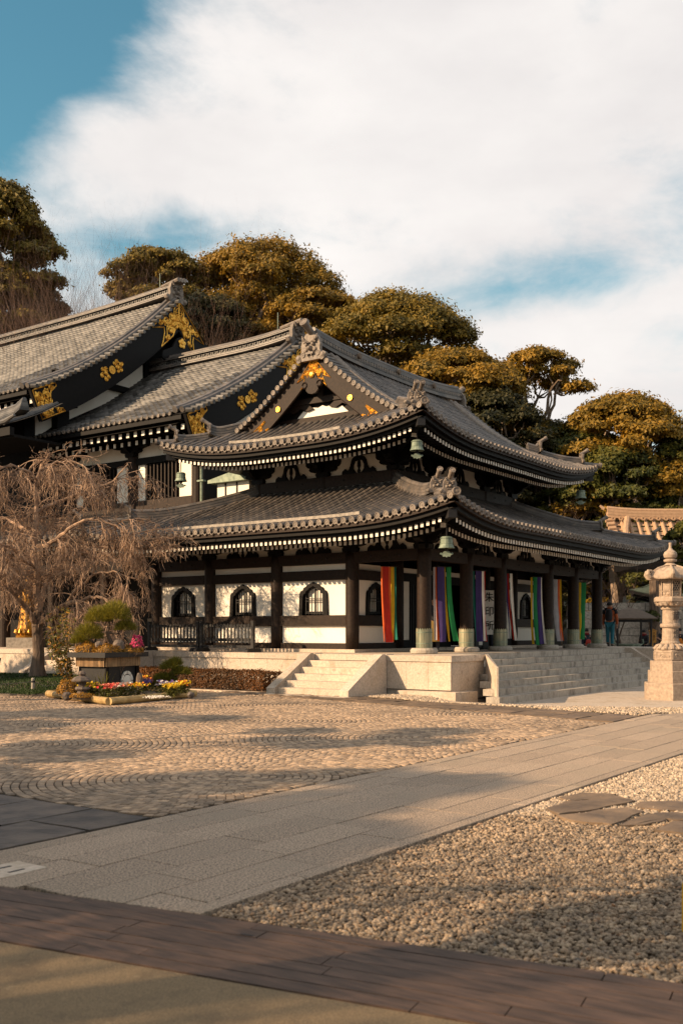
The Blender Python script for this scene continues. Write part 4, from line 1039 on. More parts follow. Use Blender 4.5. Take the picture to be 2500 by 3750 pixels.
# ---- walls
def wall_bay(P, out, ln, win=True, lower_=True, r=0.17):
    """one bay between two columns; P(h, z) with h from 0 to ln"""
    out = Vector(out); u = (P(1, 0)-P(0, 0)).normalized(); V = Vector((0, 0, 1))
    def slab(name, z0, z1, d0, d1, mat, a=r, b=None):
        b = ln-r if b is None else b
        m = MB(); m.obox(P(a, z0)+out*d0, u*(b-a), V*(z1-z0), out*(d1-d0)); return hb(m, name, mat)
    slab('sill_beam', 1.062, 1.225, -0.06, 0.07, M['wood'])
    slab('wall_panel', 1.226, 1.714, -0.05, -0.01, M['plaster'])
    slab('rail', 1.715, 2.01, -0.07, 0.09, M['wood'])
    if win:
        # plaster with an arched opening: built of two cheeks and a head cut to the frame
        wd = min(1.02, ln*0.44); hg = 0.955; c = ln/2
        H = [(-0.49, 0), (-0.475, 0.45), (-0.46, 0.66), (-0.42, 0.735), (-0.35, 0.75), (-0.315, 0.83), (-0.24, 0.86), (-0.17, 0.93), (-0.07, 0.955), (0, 1.0)]
        ov = [(x*wd+c, 2.011+y*hg) for x, y in H]; ov2 = [(-x*wd+c, 2.011+y*hg) for x, y in H]
        m = MB(); z1 = 2.999
        m.prism([(r, 2.011), ov[0]]+ov[1:]+[(c, z1), (r, z1)], P(0, 0)-out*0.05, u, V, out*0.04)
        m.prism([(ln-r, 2.011), ov2[0]]+ov2[1:]+[(c, z1), (ln-r, z1)], P(0, 0)-out*0.05, u, V, out*0.04)
        pn = hb(m, 'wall_panel', M['plaster'])
        window(None, lambda mm, nm, mt, p=None, **k: hb(mm, nm, mt, p, **k), lambda h, z: P(c+h, 2.011+z), out, wd, hg)
    else: slab('wall_panel', 2.011, 2.999, -0.05, -0.01, M['plaster'])
    slab('upper_rail', 3.0, 3.28, -0.07, 0.08, M['wood'])
    slab('wall_band', 3.281, 3.449, -0.05, -0.01, M['plaster'])
for y0, y1 in zip(COLY[1:], COLY[2:]): wall_bay(lambda h, z, y0=y0: Vector((22.7, y0+h, z)), (-1, 0, 0), y1-y0)
for (x0, x1) in ((COLX[0], COLX[1]), (COLX[4], COLX[5])): wall_bay(lambda h, z, x0=x0: Vector((x0+h, 15.7, z)), (0, -1, 0), x1-x0)
# inner bays of the porch: a narrow panel beside dark open doorways
for k in (1, 2, 3):
    x0, x1 = COLX[k]+0.18, COLX[k+1]-0.18
    m = MB(); m.bb(x0, x1, 15.62, 15.78, 3.05, 3.3); hb(m, 'door_head', M['wood_black'])
    m = MB(); m.bb(x0, x1, 15.66, 15.72, 3.301, 3.449); hb(m, 'wall_band', M['plaster'])
    if k != 2:
        m = MB(); m.bb(x0 if k == 1 else x1-0.42, x0+0.42 if k == 1 else x1, 15.66, 15.72, 1.3, 3.049); hb(m, 'wall_panel', M['plaster'])
        m = MB(); m.bb(x0 if k == 1 else x1-0.42, x0+0.42 if k == 1 else x1, 15.64, 15.74, 1.06, 1.299); hb(m, 'sill_beam', M['wood_black'])
        m = MB(); m.bb(x0+0.45 if k == 1 else x0, x1 if k == 1 else x1-0.45, 15.68, 15.75, 1.06, 3.049)
    else:
        m = MB(); m.bb(x0, x0+0.9, 15.68, 15.75, 1.06, 3.049); m.bb(x1-0.9, x1, 15.68, 15.75, 1.06, 3.049)
    dr = hb(m, 'lattice_door', M['wood_black'])
    xa, xb = (x0+0.45, x1) if k == 1 else ((x0, x1-0.45) if k == 3 else (x0, x0+0.9))
    for q in range(int((xb-xa)/0.16)):
        m = MB(); m.bb(xa+0.04+q*0.16, xa+0.065+q*0.16, 15.655, 15.679, 1.2, 2.95); hb(m, 'lattice_bar', M['iron'], dr)
# room behind, open to the porch, its dimness painted into the walls
m = MB(); m.bb(25.2, 34.9, 20.6, 20.7, 1, 4.3); m.bb(25.0, 25.1, 15.9, 20.6, 1, 4.3); m.bb(34.9, 35.0, 15.9, 20.6, 1, 4.3); hb(m, 'inner_wall', M['painted_dark'])
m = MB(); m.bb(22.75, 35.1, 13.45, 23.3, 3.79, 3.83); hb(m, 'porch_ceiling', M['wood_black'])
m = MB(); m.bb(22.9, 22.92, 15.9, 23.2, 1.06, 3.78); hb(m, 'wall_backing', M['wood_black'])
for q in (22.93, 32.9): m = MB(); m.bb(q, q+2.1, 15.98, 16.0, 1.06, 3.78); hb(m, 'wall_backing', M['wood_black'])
# ---- head beams, frieze, brackets and frog-leg struts, lower storey
def frieze(P, out, cuts, zb0, zb1, zf, kh, sc_=1.0, jut=0.2, wdb=0.6):
    out = Vector(out); u = (P(1, 0)-P(0, 0)).normalized(); V = Vector((0, 0, 1)); L = cuts[-1]
    for a, b in zip(cuts, cuts[1:]):
        m = MB(); m.obox(P(a+0.1, zb0)-out*0.10, u*(b-a-0.2), V*(zb1-zb0), out*0.22); hb(m, 'head_beam', M['wood'])
        m = MB(); m.obox(P(a, zb1)-out*0.05, u*(b-a), V*(zf-zb1), out*0.04); hb(m, 'frieze_panel', M['plaster'])
        m = MB(); kaerumata(m, lambda h, z, a=a, b=b: P((a+b)/2+h, zb1+0.001+z), out, sc_*min(1.0, (b-a)/2.3), kh/sc_*0.5/0.5); hb(m, 'frog_leg_strut', M['wood_black'])
        for f in (0.3, 0.7):
            m = MB(); m.lathe([(0.028, 0), (0.028, 0.014), (0, 0.03)], 8, c=P(a+(b-a)*f, (zb0+zb1)/2)+out*0.12, ax=out); hb(m, 'nail_cover', M['iron'])
    for a in cuts:
        m = MB(); bracket(m, lambda h, z, a=a: P(a+h, zb1-0.02+z), out, zf-zb1+0.03, wdb); hb(m, 'bracket', M['wood_black'])
    m = MB(); m.obox(P(-0.6, zf)-out*0.12, u*(L+1.2), V*0.16, out*0.3); hb(m, 'wall_plate', M['wood_black'])
frieze(lambda h, z: Vector((22.7, 13.4+h, z)), (-1, 0, 0), [y-13.4 for y in COLY], 3.45, 3.75, 4.28, 0.50)
frieze(lambda h, z: Vector((22.7+h, 13.4, z)), (0, -1, 0), [x-22.7 for x in COLX], 3.45, 3.75, 4.28, 0.50)
frieze(lambda h, z: Vector((35.05, 13.4+h, z)), (1, 0, 0), [y-13.4 for y in COLY[:3]], 3.45, 3.75, 4.28, 0.50)
# ---- upper storey
UAx, UBy = 25.06, 15.76
m = MB(); m.bb(UAx+0.06, 32.7, UBy+0.06, 21.0, 5.7, 7.5); hb(m, 'upper_core', M['wood_black'])
uy = [0, 2.62, 5.24]; ux = [0, 2.13, 5.6, 7.75]
frieze(lambda h, z: Vector((UAx, UBy+h, z)), (-1, 0, 0), uy, 6.02, 6.36, 6.92, 0.52, 1.0, wdb=0.62)
frieze(lambda h, z: Vector((UAx+h, UBy, z)), (0, -1, 0), ux, 6.02, 6.36, 6.92, 0.52, 1.0, wdb=0.62)
for x, y in [(UAx, UBy+a) for a in uy]+[(UAx+a, UBy) for a in ux[1:]]:
    m = MB(); m.lathe([(0.16, 5.8), (0.16, 6.37)], 14, c=(x, y, 0)); hb(m, 'upper_post', M['wood'])
# ---- hip rafters with capped ends
def hip_rafter(par, corner, d, zf, v0, v1, dz):
    c = Vector(corner); d = Vector(d); P = lambda v, e: Vector((c.x+d.x*v, c.y+d.y*v, zf(0, 0)+e))
    m = MB(); m.beam(P(v0, dz), P(v1, dz+0.12-0.35), 0.17, 0.19); hb(m, 'hip_rafter', M['wood_black'], par)
    m = MB(); m.beam(P(v0-0.06, dz-0.005), P(v0+0.16, dz+0.0), 0.205, 0.235); hb(m, 'rafter_cap', M['iron'], par)
    m = MB(); q = P(v0+0.55, dz-0.20); m.beam(q, P(v0+1.4, dz-0.2), 0.15, 0.15); hb(m, 'hip_rafter', M['wood_black'], par)
    m = MB(); m.beam(P(v0+0.53, dz-0.20), P(v0+0.555, dz-0.20), 0.14, 0.14); hb(m, 'white_end', M['white'], par)
for par, c, d, zf in ((lower, (LX0, LY0, 0), (1, 1, 0), zl), (lower, (LX0, LY1, 0), (1, -1, 0), zl), (lower, (LX1, LY0, 0), (-1, 1, 0), zl),
                      (upper, (UX0, UY0, 0), (1, 1, 0), zu), (upper, (UX0, UY1, 0), (1, -1, 0), zu), (upper, (UX1, UY0, 0), (-1, 1, 0), zu)):
    hip_rafter(par, c, d, zf, 0.2, 2.1, -0.40)
# ---- front gable
GX = 24.95
m = MB(); 
poly = [(-3.3, 7.6)]+[(-3.3+0.3*k, zu(4.9-(3.3-0.3*k), 9)-0.06) for k in range(12)]+[(3.3-0.3*k, zu(4.9-(3.3-0.3*k), 9)-0.06) for k in range(11, -1, -1)]+[(3.3, 7.6)]
m.prism([(h, z) for h, z in poly], (GX, YR, 0), (0, 1, 0), (0, 0, 1), (0.06, 0, 0)); hb(m, 'gable_wall', M['wood_black'], upper)
gable(upper, hb, lambda h, z: Vector((XG0+0.22, YR+h, z)), (-1, 0, 0), lambda h: zu(max(0.0, 4.9-h), 9)-0.01, 3, 2.95, 0.58, 0.07, M['wood'], gs=0.62, seed=3, fk=0.95, w0=0.42)
m = MB(); m.bb(GX-0.10, GX-0.001, YR-2.6, YR+2.6, 8.06, 8.26); hb(m, 'tie_beam', M['wood'], upper)
m = MB(); m.prism([(-1.0, 0), (-0.74, 0.22), (-0.58, 0.18), (-0.4, 0.30), (-0.16, 0.26), (0, 0.32), (0.16, 0.26), (0.4, 0.30), (0.58, 0.18), (0.74, 0.22), (1.0, 0)], (GX-0.05, YR, 8.26), (0, 1, 0), (0, 0, 1), (0.048, 0, 0)); hb(m, 'gable_plaster', M['plaster'], upper)
m = MB(); m.bb(GX-0.16, GX-0.06, YR-1.5, YR+1.5, 8.66, 8.84); m.bb(GX-0.16, GX-0.06, YR-0.1, YR+0.1, 8.84, 9.7)
for s_ in (-1, 1): m.prism([(0.3, 8.5), (0.5, 8.66), (1.35, 8.66), (1.5, 8.45), (1.25, 8.5), (1.1, 8.42), (0.8, 8.55), (0.55, 8.44)], (GX-0.12, YR, 0), (0, s_, 0), (0, 0, 1), (0.05, 0, 0))
hb(m, 'gable_beam', M['wood'], upper)
m = MB()                                                 # carved pendant under the peak
for s_ in (-1, 1):
    m.prism([(0, 9.62), (0.12*s_, 9.55), (0.2*s_, 9.42), (0.36*s_, 9.34), (0.40*s_, 9.2), (0.3*s_, 9.13), (0.2*s_, 9.18), (0.24*s_, 9.08), (0.14*s_, 8.98), (0, 8.95)], (XG0+0.06, YR, -0.12), (0, 1, 0), (0, 0, 1), (0.07, 0, 0))
    m.tube([(XG0+0.05, YR+s_*0.28+0.09*math.cos(k), 9.12+0.09*math.sin(k)) for k in np.linspace(0, 5.5, 9)], 0.022, 4)
hb(m, 'pendant', M['wood'], upper)
m = MB(); m.lathe([(0.11, 0), (0.11, 0.02), (0.06, 0.05), (0, 0.06)], 6, c=(XG0+0.05, YR, 9.42), ax=(-1, 0, 0)); hb(m, 'gilt_boss', M['gold'], upper)
# ------------------------------------------------------------ the main hall behind, to the left
mainhall = thing('main_hall', 'larger hall behind at left with two stepped grey tiled gables and gilt barge boards', 'temple hall', (27.0, 24.6, PZ))
MO = Vector(mainhall.location)
def mb_(m, name, mat, parent=None, smooth=False, fix=True, **k):
    q = m.build(name, mat, mainhall if parent is None else parent, smooth=smooth, fix=fix, **k); q.data.transform(Matrix.Translation(-MO)); return q
def pantile():
    m = MB(); n = 5; L = 0.31; W = 0.29
    zz = [0.022, 0.0, -0.004, 0.012, 0.030]
    for x, dz in ((0.0, 0.045), (L, 0.0)):
        for k in range(n): m.v.append((x, -W/2+W*k/(n-1), zz[k]+dz))
    for k in range(n): m.v.append((0.0, -W/2+W*k/(n-1), zz[k]-0.012))
    for k in range(n-1): m.face(k, n+k, n+k+1, k+1); m.face(k, k+1, 2*n+k+1, 2*n+k)
    return m
PT = pantile(); pt_me = PT.mesh('roof_tile', M['tile_old'], False, False)
PTV = np.array(PT.v); PTF = np.array(PT.f)
def pantile_roof(par, xe, xr, prof, y0, y1, nind=300, pitch=0.285, step=0.27, see=None):
    """scalloped tiles laid in courses on the slope facing -X"""
    pos = []; u = 0.0; row = 0
    while u < xr-xe-0.1:
        dz = prof(u+0.05)-prof(u); th = math.atan2(dz, 0.05)
        n = int((y1-y0)/pitch)
        for k in range(n): pos.append((xe+u, y0+pitch*(k+0.5), prof(u)+0.02, th))
        u += step*math.cos(th); row += 1
    pos.sort(key=lambda q: (abs((1250+3645*((q[0]*SY-q[1]*CY)/(q[0]*CY+q[1]*SY)))-1250) > 1300, q[0]*CY+q[1]*SY))
    V = []; F = []
    for i, (x, y, z, th) in enumerate(pos):
        j = R.uniform(-0.012, 0.012)
        if i < nind: link('roof_tile', pt_me, par, loc=Vector((x, y, z))-MO, rot=(R.uniform(-0.02, 0.02), -th+j, 0))
        else:
            t = th+j; q = PTV.copy(); X = q[:, 0]*math.cos(t)-q[:, 2]*math.sin(t); Z = q[:, 0]*math.sin(t)+q[:, 2]*math.cos(t)
            F.append(PTF+len(V)*len(PTV)); V.append(np.stack([X+x, q[:, 1]+y, Z+z], 1))
    if V:
        o = link('roof_tiles', npmesh('roof_tiles', np.concatenate(V)-np.array(MO), np.concatenate(F), M['tile_old']), par, kind='stuff')
def main_roof(name, xe, xr, prof, y0, y1, seed, bw, ridge_h, hend=None):
    hw = xr-xe
    m = MB(); P = []
    for k in range(25): P.append([Vector((xe+hw*k/24, y, prof(hw*k/24)-0.02)) for y in (y0, y1)])
    m.grid(P); m2 = [[Vector((2*xr-p.x, p.y, p.z)) for p in row] for row in P]; m.grid(m2)
    m.grid([[Vector((xe+0.1+(hw-0.1)*k/10, y, prof(hw*k/10)-0.32)) for y in (y0+0.5, y1)] for k in range(11)])
    root = mb_(m, name, M['tile_bed'])
    pantile_roof(root, xe, xr, prof, y0+0.62, y1)
    # rolled verge along the gable: two fat rolls and a fringe of short verge tiles
    for off, rr, h in ((0.16, 0.11, 0.13), (0.5, 0.13, 0.16)):
        m = MB(); m.tube([(xe+0.02+(hw-0.1)*k/20, y0+off, prof((hw-0.1)*k/20)+h) for k in range(21)], rr, 8); mb_(m, 'verge_roll', M['tile'], root)
    n = int(hw*1.18/0.31)
    for k in range(n):
        u = hw*(k+0.5)/n*0.985; m = MB(); m.tube([(xe+u, y0-0.30, prof(u)+0.015), (xe+u, y0+0.16, prof(u)+0.07)], 0.085, 6); mb_(m, 'verge_tile', M['tile_old'], root, fix=False)
    # eave discs
    ne = int((y1-y0)/0.285)
    for k in range(min(ne, 60)):
        link('eave_disc', disc_m, root, loc=Vector((xe-0.03, y0+0.7+0.285*k, prof(0)+0.03))-MO, scale=(1, 0.8, 0.8))
    m = MB(); m.bb(xe+0.02, xe+0.25, y0+0.2, y1, prof(0)-0.2, prof(0)-0.05); mb_(m, 'eave_board', M['wood_black'], root)
    # ridge: courses, a lattice of diamonds and a capping course
    zr = prof(hw)
    pts = [Vector((xr, y0+0.25+(y1-y0-0.25)*k/14, zr+0.18*max(0, 1-k/5)**2)) for k in range(15)]
    m = MB(); ridge(m, pts, 0.62, 0.16, 0.02, 2); ridge(m, [p+Vector((0, 0, ridge_h-0.13)) for p in pts], 0.60, 0.13, 0.12, 2); mb_(m, 'main_ridge', M['tile'], root)
    m = MB(); m.sweep([(-0.17, 0), (0.17, 0), (0.17, ridge_h-0.28), (-0.17, ridge_h-0.28)], [p+Vector((0, 0, 0.15)) for p in pts], Vector((1, 0, 0))); mb_(m, 'ridge_core', M['iron'], root)
    m = MB(); L = y1-y0; nd = int(L/0.26); hh = ridge_h-0.29
    for k in range(nd):
        y = y0+0.35+0.26*k; zz = zr+0.155+0.18*max(0, 1-((y-y0)/(L)*14)/5)**2
        for a, b in (((y, zz), (y+0.26, zz+hh)), ((y+0.26, zz), (y, zz+hh))): m.beam((xr-0.19, a[0], a[1]), (xr-0.19, b[0], b[1]), 0.05, 0.05, up=(1, 0, 0))
    mb_(m, 'ridge_lattice', M['tile_old'], root)
    oni(root, (xr, y0+0.12, zr-0.12), pi/2, 1.0, False, org=MO)
    for s_ in (-1, 0, 1):
        m = MB(); m.tube([(xr+s_*0.17, y0+0.9, zr+ridge_h+0.2), (xr+s_*0.19, y0-0.2, zr+ridge_h+0.36+0.03*s_)], [0.09, 0.11], 8); mb_(m, 'round_top_tile', M['tile_disc'], root)
    m = MB(); m.tube([(xr, y0+1.2, zr+ridge_h), (xr, y0+1.2, zr+ridge_h+0.95)], 0.018, 5); m.lathe([(0.06, 0), (0.02, 0.12)], 6, c=(xr, y0+1.2, zr+ridge_h)); mb_(m, 'lightning_rod', M['copper'], root)
    out = (0, -1, 0)
    gable(root, mb_, lambda h, z: Vector((xr+h, y0+0.12, z)), out, lambda h: prof(max(0.0, hw-h))-0.06, hw, hw-0.05 if hend is None else hend, bw, 0.12, M['wood_black'], gs=1.15, seed=seed)
    return root
profM = lambda u: 9.2+0.42*u+0.028*u*u
profB = lambda u: 10.95+0.42*u+0.034*u*u
mid = main_roof('middle_roof', 25.17, 31.8, profM, 24.5, 33.2, 5, 1.0, 0.46)
big = main_roof('great_roof', 24.4, 32.5, profB, 32.0, 52.0, 8, 1.15, 0.46)
# gable walls: black timber with white plaster fields
def gable_wall(par, xr, hw, prof, y, zlo, fields, beams):
    m = MB(); poly = [(-hw+0.6, zlo)]+[(-hw+0.6+(hw-0.6)*k/10, prof(0.6+(hw-0.6)*k/10)-0.35) for k in range(11)]+[((hw-0.6)*k/10, prof(hw-(hw-0.6)*k/10)-0.35) for k in range(1, 11)]+[(hw-0.6, zlo)]
    m.prism(poly, (xr, y, 0), (1, 0, 0), (0, 0, 1), (0, 0.1, 0)); mb_(m, 'gable_wall', M['wood_black'], par)
    for f in fields: m = MB(); m.prism(f, (xr, y-0.03, 0), (1, 0, 0), (0, 0, 1), (0, 0.028, 0)); mb_(m, 'gable_plaster', M['plaster'], par)
    for x0, x1, z0, z1, d in beams: m = MB(); m.bb(xr+x0, xr+x1, y-d, y-0.031, z0, z1); mb_(m, 'gable_beam', M['wood_black'], par)
gable_wall(big, 32.5, 8.1, profB, 33.1, 9.0, [[(-5.6, 10.2), (-1.2, 12.5), (-1.2, 13.5), (-3.0, 13.5), (-3.0, 12.55), (-5.2, 12.1), (-5.6, 12.0)], [(-7.0, 9.3), (-5.9, 10.1), (-5.9, 10.9), (-6.6, 10.6), (-7.0, 10.2)]],
           [(-6.2, 6.2, 12.0, 12.25, 0.25), (-1.15, 1.15, 12.3, 14.6, 0.2), (-3.6, -3.05, 12.3, 13.6, 0.5), (-6.2, -5.6, 9.2, 12.2, 0.4)])
gable_wall(mid, 31.8, 6.63, profM, 25.4, 8.4, [[(-4.6, 9.3), (-1.0, 9.3), (-1.0, 10.9), (-1.8, 11.05), (-2.8, 10.75), (-4.2, 10.25), (-4.6, 10.1)]],
           [(-5, 5, 9.0, 9.28, 0.25), (-0.95, 0.95, 9.3, 12.2, 0.25), (-2.0, -1.6, 11.0, 11.6, 0.4)])
m = MB()
for s_ in (-1, 1):
    for xr, zt, y, q in ((32.5, profB(8.1)-1.75, 31.82, 1.15), (31.8, profM(6.63)-1.5, 24.35, 1.0)):
        m.prism([(0, 0), (0.25*s_*q, -0.1*q), (0.5*s_*q, -0.5*q), (1.0*s_*q, -0.75*q), (1.05*s_*q, -1.0*q), (0.75*s_*q, -1.15*q), (0.5*s_*q, -1.0*q), (0.45*s_*q, -1.3*q), (0, -1.5*q)], (xr, y, zt), (1, 0, 0), (0, 0, 1), (0, 0.1, 0))
mb_(m, 'gable_pendant', M['wood_black'])
for xr, z, y, q in ((32.5, profB(8.1)-2.05, 31.8, 0.2), (31.8, profM(6.63)-1.75, 24.33, 0.17)):
    m = MB()
    for k in range(5): m.lathe([(0.5*q, 0), (0.45*q, 0.03), (0, 0.05)], 8, c=(xr+math.cos(k*1.2566+0.3)*0.7*q, y, z+math.sin(k*1.2566+0.3)*0.7*q), ax=(0, -1, 0))
    m.lathe([(0.4*q, 0.03), (0.3*q, 0.07), (0, 0.08)], 8, c=(xr, y, z), ax=(0, -1, 0)); mb_(m, 'gilt_flower', M['gold'])
# heavy rafters with white ends under the middle and great eaves
rb = MB(); rb.cur = 0; rb.obox((0.004, -0.08, -0.1), (2.0, 0, 0.6), (0, 0.16, 0), (0, 0, 0.2)); rb.cur = 1; rb.obox((-0.012, -0.075, -0.095), (0.018, 0, 0), (0, 0.15, 0), (0, 0, 0.19)); rb_m = rb.mesh('heavy_rafter', [M['wood_black'], M['white']], False, True)
for xe, z, y0, y1, par in ((25.17, profM(0), 24.9, 33.0, mid), (24.4, profB(0), 32.3, 46, big)):
    for k in range(int((y1-y0)/0.4)):
        link('heavy_rafter', rb_m, par, loc=Vector((xe+0.32, y0+0.4*k, z-0.40))-MO); link('heavy_rafter', rb_m, par, loc=Vector((xe+0.85, y0+0.1+0.4*k, z-0.58))-MO, scale=(0.9, 0.85, 0.85))
    m = MB(); m.bb(xe+0.3, xe+2.6, y0, y1, z-0.26, z-0.2); m.bb(xe+0.75, xe+0.95, y0, y1, z-0.42, z-0.32); mb_(m, 'soffit', M['wood_black'], par)
# upper wall of the middle part (X = 27), posts, screens
WX = 27.0
m = MB(); m.bb(WX+0.1, 38, 25.45, 33, 0.9, 9.3); m.bb(WX+0.1, 40, 33.2, 50, 0.9, 11); mb_(m, 'core', M['wood_black'])
def mslab(name, y0, y1, z0, z1, d0, d1, mat): m = MB(); m.bb(WX-d1, WX-d0, y0, y1, z0, z1); return mb_(m, name, mat)
PY = [25.6, 29.0, 32.6]
for y in PY:
    m = MB(); m.lathe([(0.24, 5.6), (0.24, 9.0)], 16, c=(WX, y, 0)); mb_(m, 'column', M['wood'])
    m = MB(); bracket(m, lambda h, z, y=y: Vector((WX, y+h, 8.3+z)), (-1, 0, 0), 0.62, 0.9, 0.3); mb_(m, 'bracket', M['wood_black'])
for a, b in zip(PY, PY[1:]):
    mslab('wall_panel', a+0.24, b-0.24, 8.25, 8.85, -0.05, 0.0, M['plaster']); mslab('rail', a+0.2, b-0.2, 8.0, 8.249, -0.05, 0.10, M['wood_black'])
    mslab('wall_panel', a+0.26, a+0.95, 6.60, 7.99, -0.05, 0.0, M['plaster']); mslab('wall_panel', b-0.62, b-0.24, 6.60, 7.99, -0.05, 0.0, M['plaster'])
    mslab('rail', a+0.2, b-0.2, 6.24, 6.599, -0.05, 0.10, M['wood']); mslab('wall_panel', a+0.24, b-0.24, 5.7, 6.239, -0.05, 0.0, M['plaster'])
    f = mslab('window', a+0.96, b-0.63, 6.60, 7.99, -0.06, -0.02, M['wood_black'])
    for k in range(9):
        y = a+1.05+(b-a-1.75)*k/8.5; m = MB(); m.bb(WX-0.06, WX+0.0, y, y+0.06, 6.62, 7.97); mb_(m, 'window_bar', M['wood'], f)
    m = MB(); m.bb(WX-0.03, WX+0.01, b-0.78, b-0.72, 6.62, 7.97); mb_(m, 'pane', M['paper'], f)
m = MB(); m.tube([(WX-0.3, 25.15, 5.9), (WX-0.3, 25.15, 8.0), (WX-0.5, 25.1, 8.3)], 0.05, 8); m.box((WX-0.3, 25.15, 7.05), (0.16, 0.3, 0.06)); m.lathe([(0.05, 0), (0.12, 0.2), (0.12, 0.25)], 8, c=(WX-0.3, 25.15, 7.9)); mb_(m, 'rain_pipe', M['copper'])
# lower skirt roof, dark porch under it
def zs(x): return 4.75+1.1*((x-22.2)/4.8)+0.35*((x-22.2)/4.8)**2
m = MB(); m.grid([[(22.2+4.8*k/10, y, zs(22.2+4.8*k/10)) for y in (25.3, 30, 40, 50)] for k in range(11)]); m.grid([[(22.3+4.7*k/4, y, zs(22.3+4.7*k/4)-0.3) for y in (25.3, 50)] for k in range(5)]); skirt = mb_(m, 'skirt_roof', M['tile_bed'])
for k in range(62):
    y = 25.5+0.3*k; m = MB(); m.tube([(22.17+4.8*j/5, y, zs(22.2+4.8*j/5)+0.02) for j in range(6)], 0.075, 6); mb_(m, 'cover_tile_row', M['tile'], skirt, fix=False)
    link('eave_disc', disc_m, skirt, loc=Vector((22.15, y, zs(22.2)+0.03))-MO)
m = MB(); m.bb(22.22, 22.4, 25.3, 50, 4.48, 4.7); mb_(m, 'eave_board', M['wood_black'], skirt)
for k in range(70):
    link('rafter', base_m, skirt, loc=Vector((22.5, 25.3+0.22*k, 4.42))-MO)
for y in (26.4, 29.2, 32.0, 35.0, 38.0):
    m = MB(); m.lathe([(0.2, PZ), (0.2, 4.7)], 16, c=(23.3, y, 0)); mb_(m, 'porch_column', M['wood'])
m = MB(); m.bb(23.2, 23.4, 25.5, 46, 3.6, 3.95); mb_(m, 'porch_beam', M['wood_black'])
m = MB(); m.bb(26.0, 26.06, 25.3, 46, PZ, 4.9); mb_(m, 'porch_back_wall', M['wood_black'])
# small lower roof at the far left, with its stacked corner ridge
m = MB(); X0, X1 = 22.6, 25.05
zt = lambda x: 9.15+0.36*(x-X0)+0.05*(x-X0)**2
m.grid([[(X0+(X1-X0)*k/8, y, zt(X0+(X1-X0)*k/8)) for y in (30.8, 38, 44)] for k in range(9)]); side = mb_(m, 'side_roof', M['tile_bed'])
for k in range(24):
    y = 31.1+0.3*k; m = MB(); m.tube([(X0-0.03+(X1-X0)*j/4, y, zt(X0+(X1-X0)*j/4)+0.02) for j in range(5)], 0.08, 6); mb_(m, 'cover_tile_row', M['tile_old'], side, fix=False)
m = MB(); pts = [Vector((25.0, 38, 10.3)), Vector((24.6, 35.5, 9.98)), Vector((24.1, 33.3, 9.75)), Vector((23.7, 31.8, 9.70)), Vector((23.5, 31.1, 9.82))]; ridge(m, pts, 0.4, 0.36, 0.09, 5); mb_(m, 'hip_ridge', M['tile_old'], side)
m = MB(); m.tube([(X0, 31.7, 9.2), (X0, 31.0, 9.24), (X0, 30.5, 9.4)], [0.1, 0.1, 0.05], 8); mb_(m, 'corner_tile', M['tile_old'], side)
m = MB(); m.bb(X0+0.1, X0+0.3, 30.9, 44, 8.75, 9.05); m.bb(X0+0.3, 25.05, 30.9, 44, 8.7, 8.8); mb_(m, 'eave_board', M['wood_black'], side)
# little white gangway box with a copper cornice between the two halls
gang = thing('link_passage', 'small white walled passage with a green copper cornice between the two halls', 'passage', (27.2, 24.0, 5.9))
m = MB(); m.bb(-0.3, 1.5, -0.95, 0.55, -0.4, 1.0); m.build('wall', M['plaster'], gang)
m = MB(); m.prism([(-1.2, 1.01), (0.8, 1.01), (0.8, 1.12), (-0.2, 1.32), (-1.2, 1.12)], (-0.55, 0, 0), (0, 1, 0), (0, 0, 1), (2.2, 0, 0)); m.build('cornice', M['copper'], gang)
for y in (0.12, -0.42): m = MB(); m.bb(-0.33, -0.302, y, y+0.05, -0.4, 1.0); m.build('post', M['wood'], gang)

# ------------------------------------------------------------ bells, banners, barrier on the platform
def bell(name, label, p, sz, chain=0.28):
    t = thing(name, label, 'bell', p, 'green bronze wind bells at the roof corners')
    m = MB(); m.lathe([(0.03, 0), (0.30, -0.02), (0.36, -0.08), (0.38, -0.45), (0.44, -0.62), (0.50, -0.72), (0.46, -0.72), (0.36, -0.5), (0.3, -0.1), (0, -0.08)], 16); m.v = [(a*sz, b*sz, c*sz) for a, b, c in m.v]; m.build('bell_body', M['copper'], t, smooth=False)
    m = MB()
    for z in (-0.14, -0.46): m.lathe([(0.385, z), (0.40, z+0.015), (0.40, z+0.03), (0.375, z+0.045)], 16, cap=False)
    m.v = [(a*sz, b*sz, c*sz) for a, b, c in m.v]; m.build('band', M['copper'], t)
    m = MB(); k = 0
    z = 0.0
    while z < chain: m.lathe([(0.012, z), (0.02, z+0.015), (0.012, z+0.03)], 6); z += 0.035
    m.build('chain', M['iron'], t)
    m = MB(); m.tube([(0, 0, -0.1*sz), (0, 0, -0.95*sz)], 0.02*sz, 5); m.lathe([(0.10*sz, -0.72*sz), (0.12*sz, -0.82*sz), (0.05*sz, -0.9*sz)], 8); m.build('clapper', M['iron'], t)
    o = [(-0.42, 0), (-0.36, 0.1), (-0.26, 0.06), (-0.16, 0.16), (0, 0.2), (0.16, 0.16), (0.26, 0.06), (0.36, 0.1), (0.42, 0), (0.26, -0.06), (0.22, -0.16), (0.08, -0.14), (0, -0.2), (-0.08, -0.14), (-0.22, -0.16), (-0.26, -0.06)]
    m = MB(); a = math.pi/2-0.6; m.prism([(x*sz, y*sz) for x, y in o], (0, 0, -1.08*sz), (SY, -CY, 0), (0, 0, 1), (-CY*0.012, -SY*0.012, 0)); m.build('wind_plate', M['copper'], t)
bell('wind_bell', 'pale green bronze bell hanging from the lower roof corner above the corner column', (21.17, 11.87, 3.86), 0.40, 0.42)
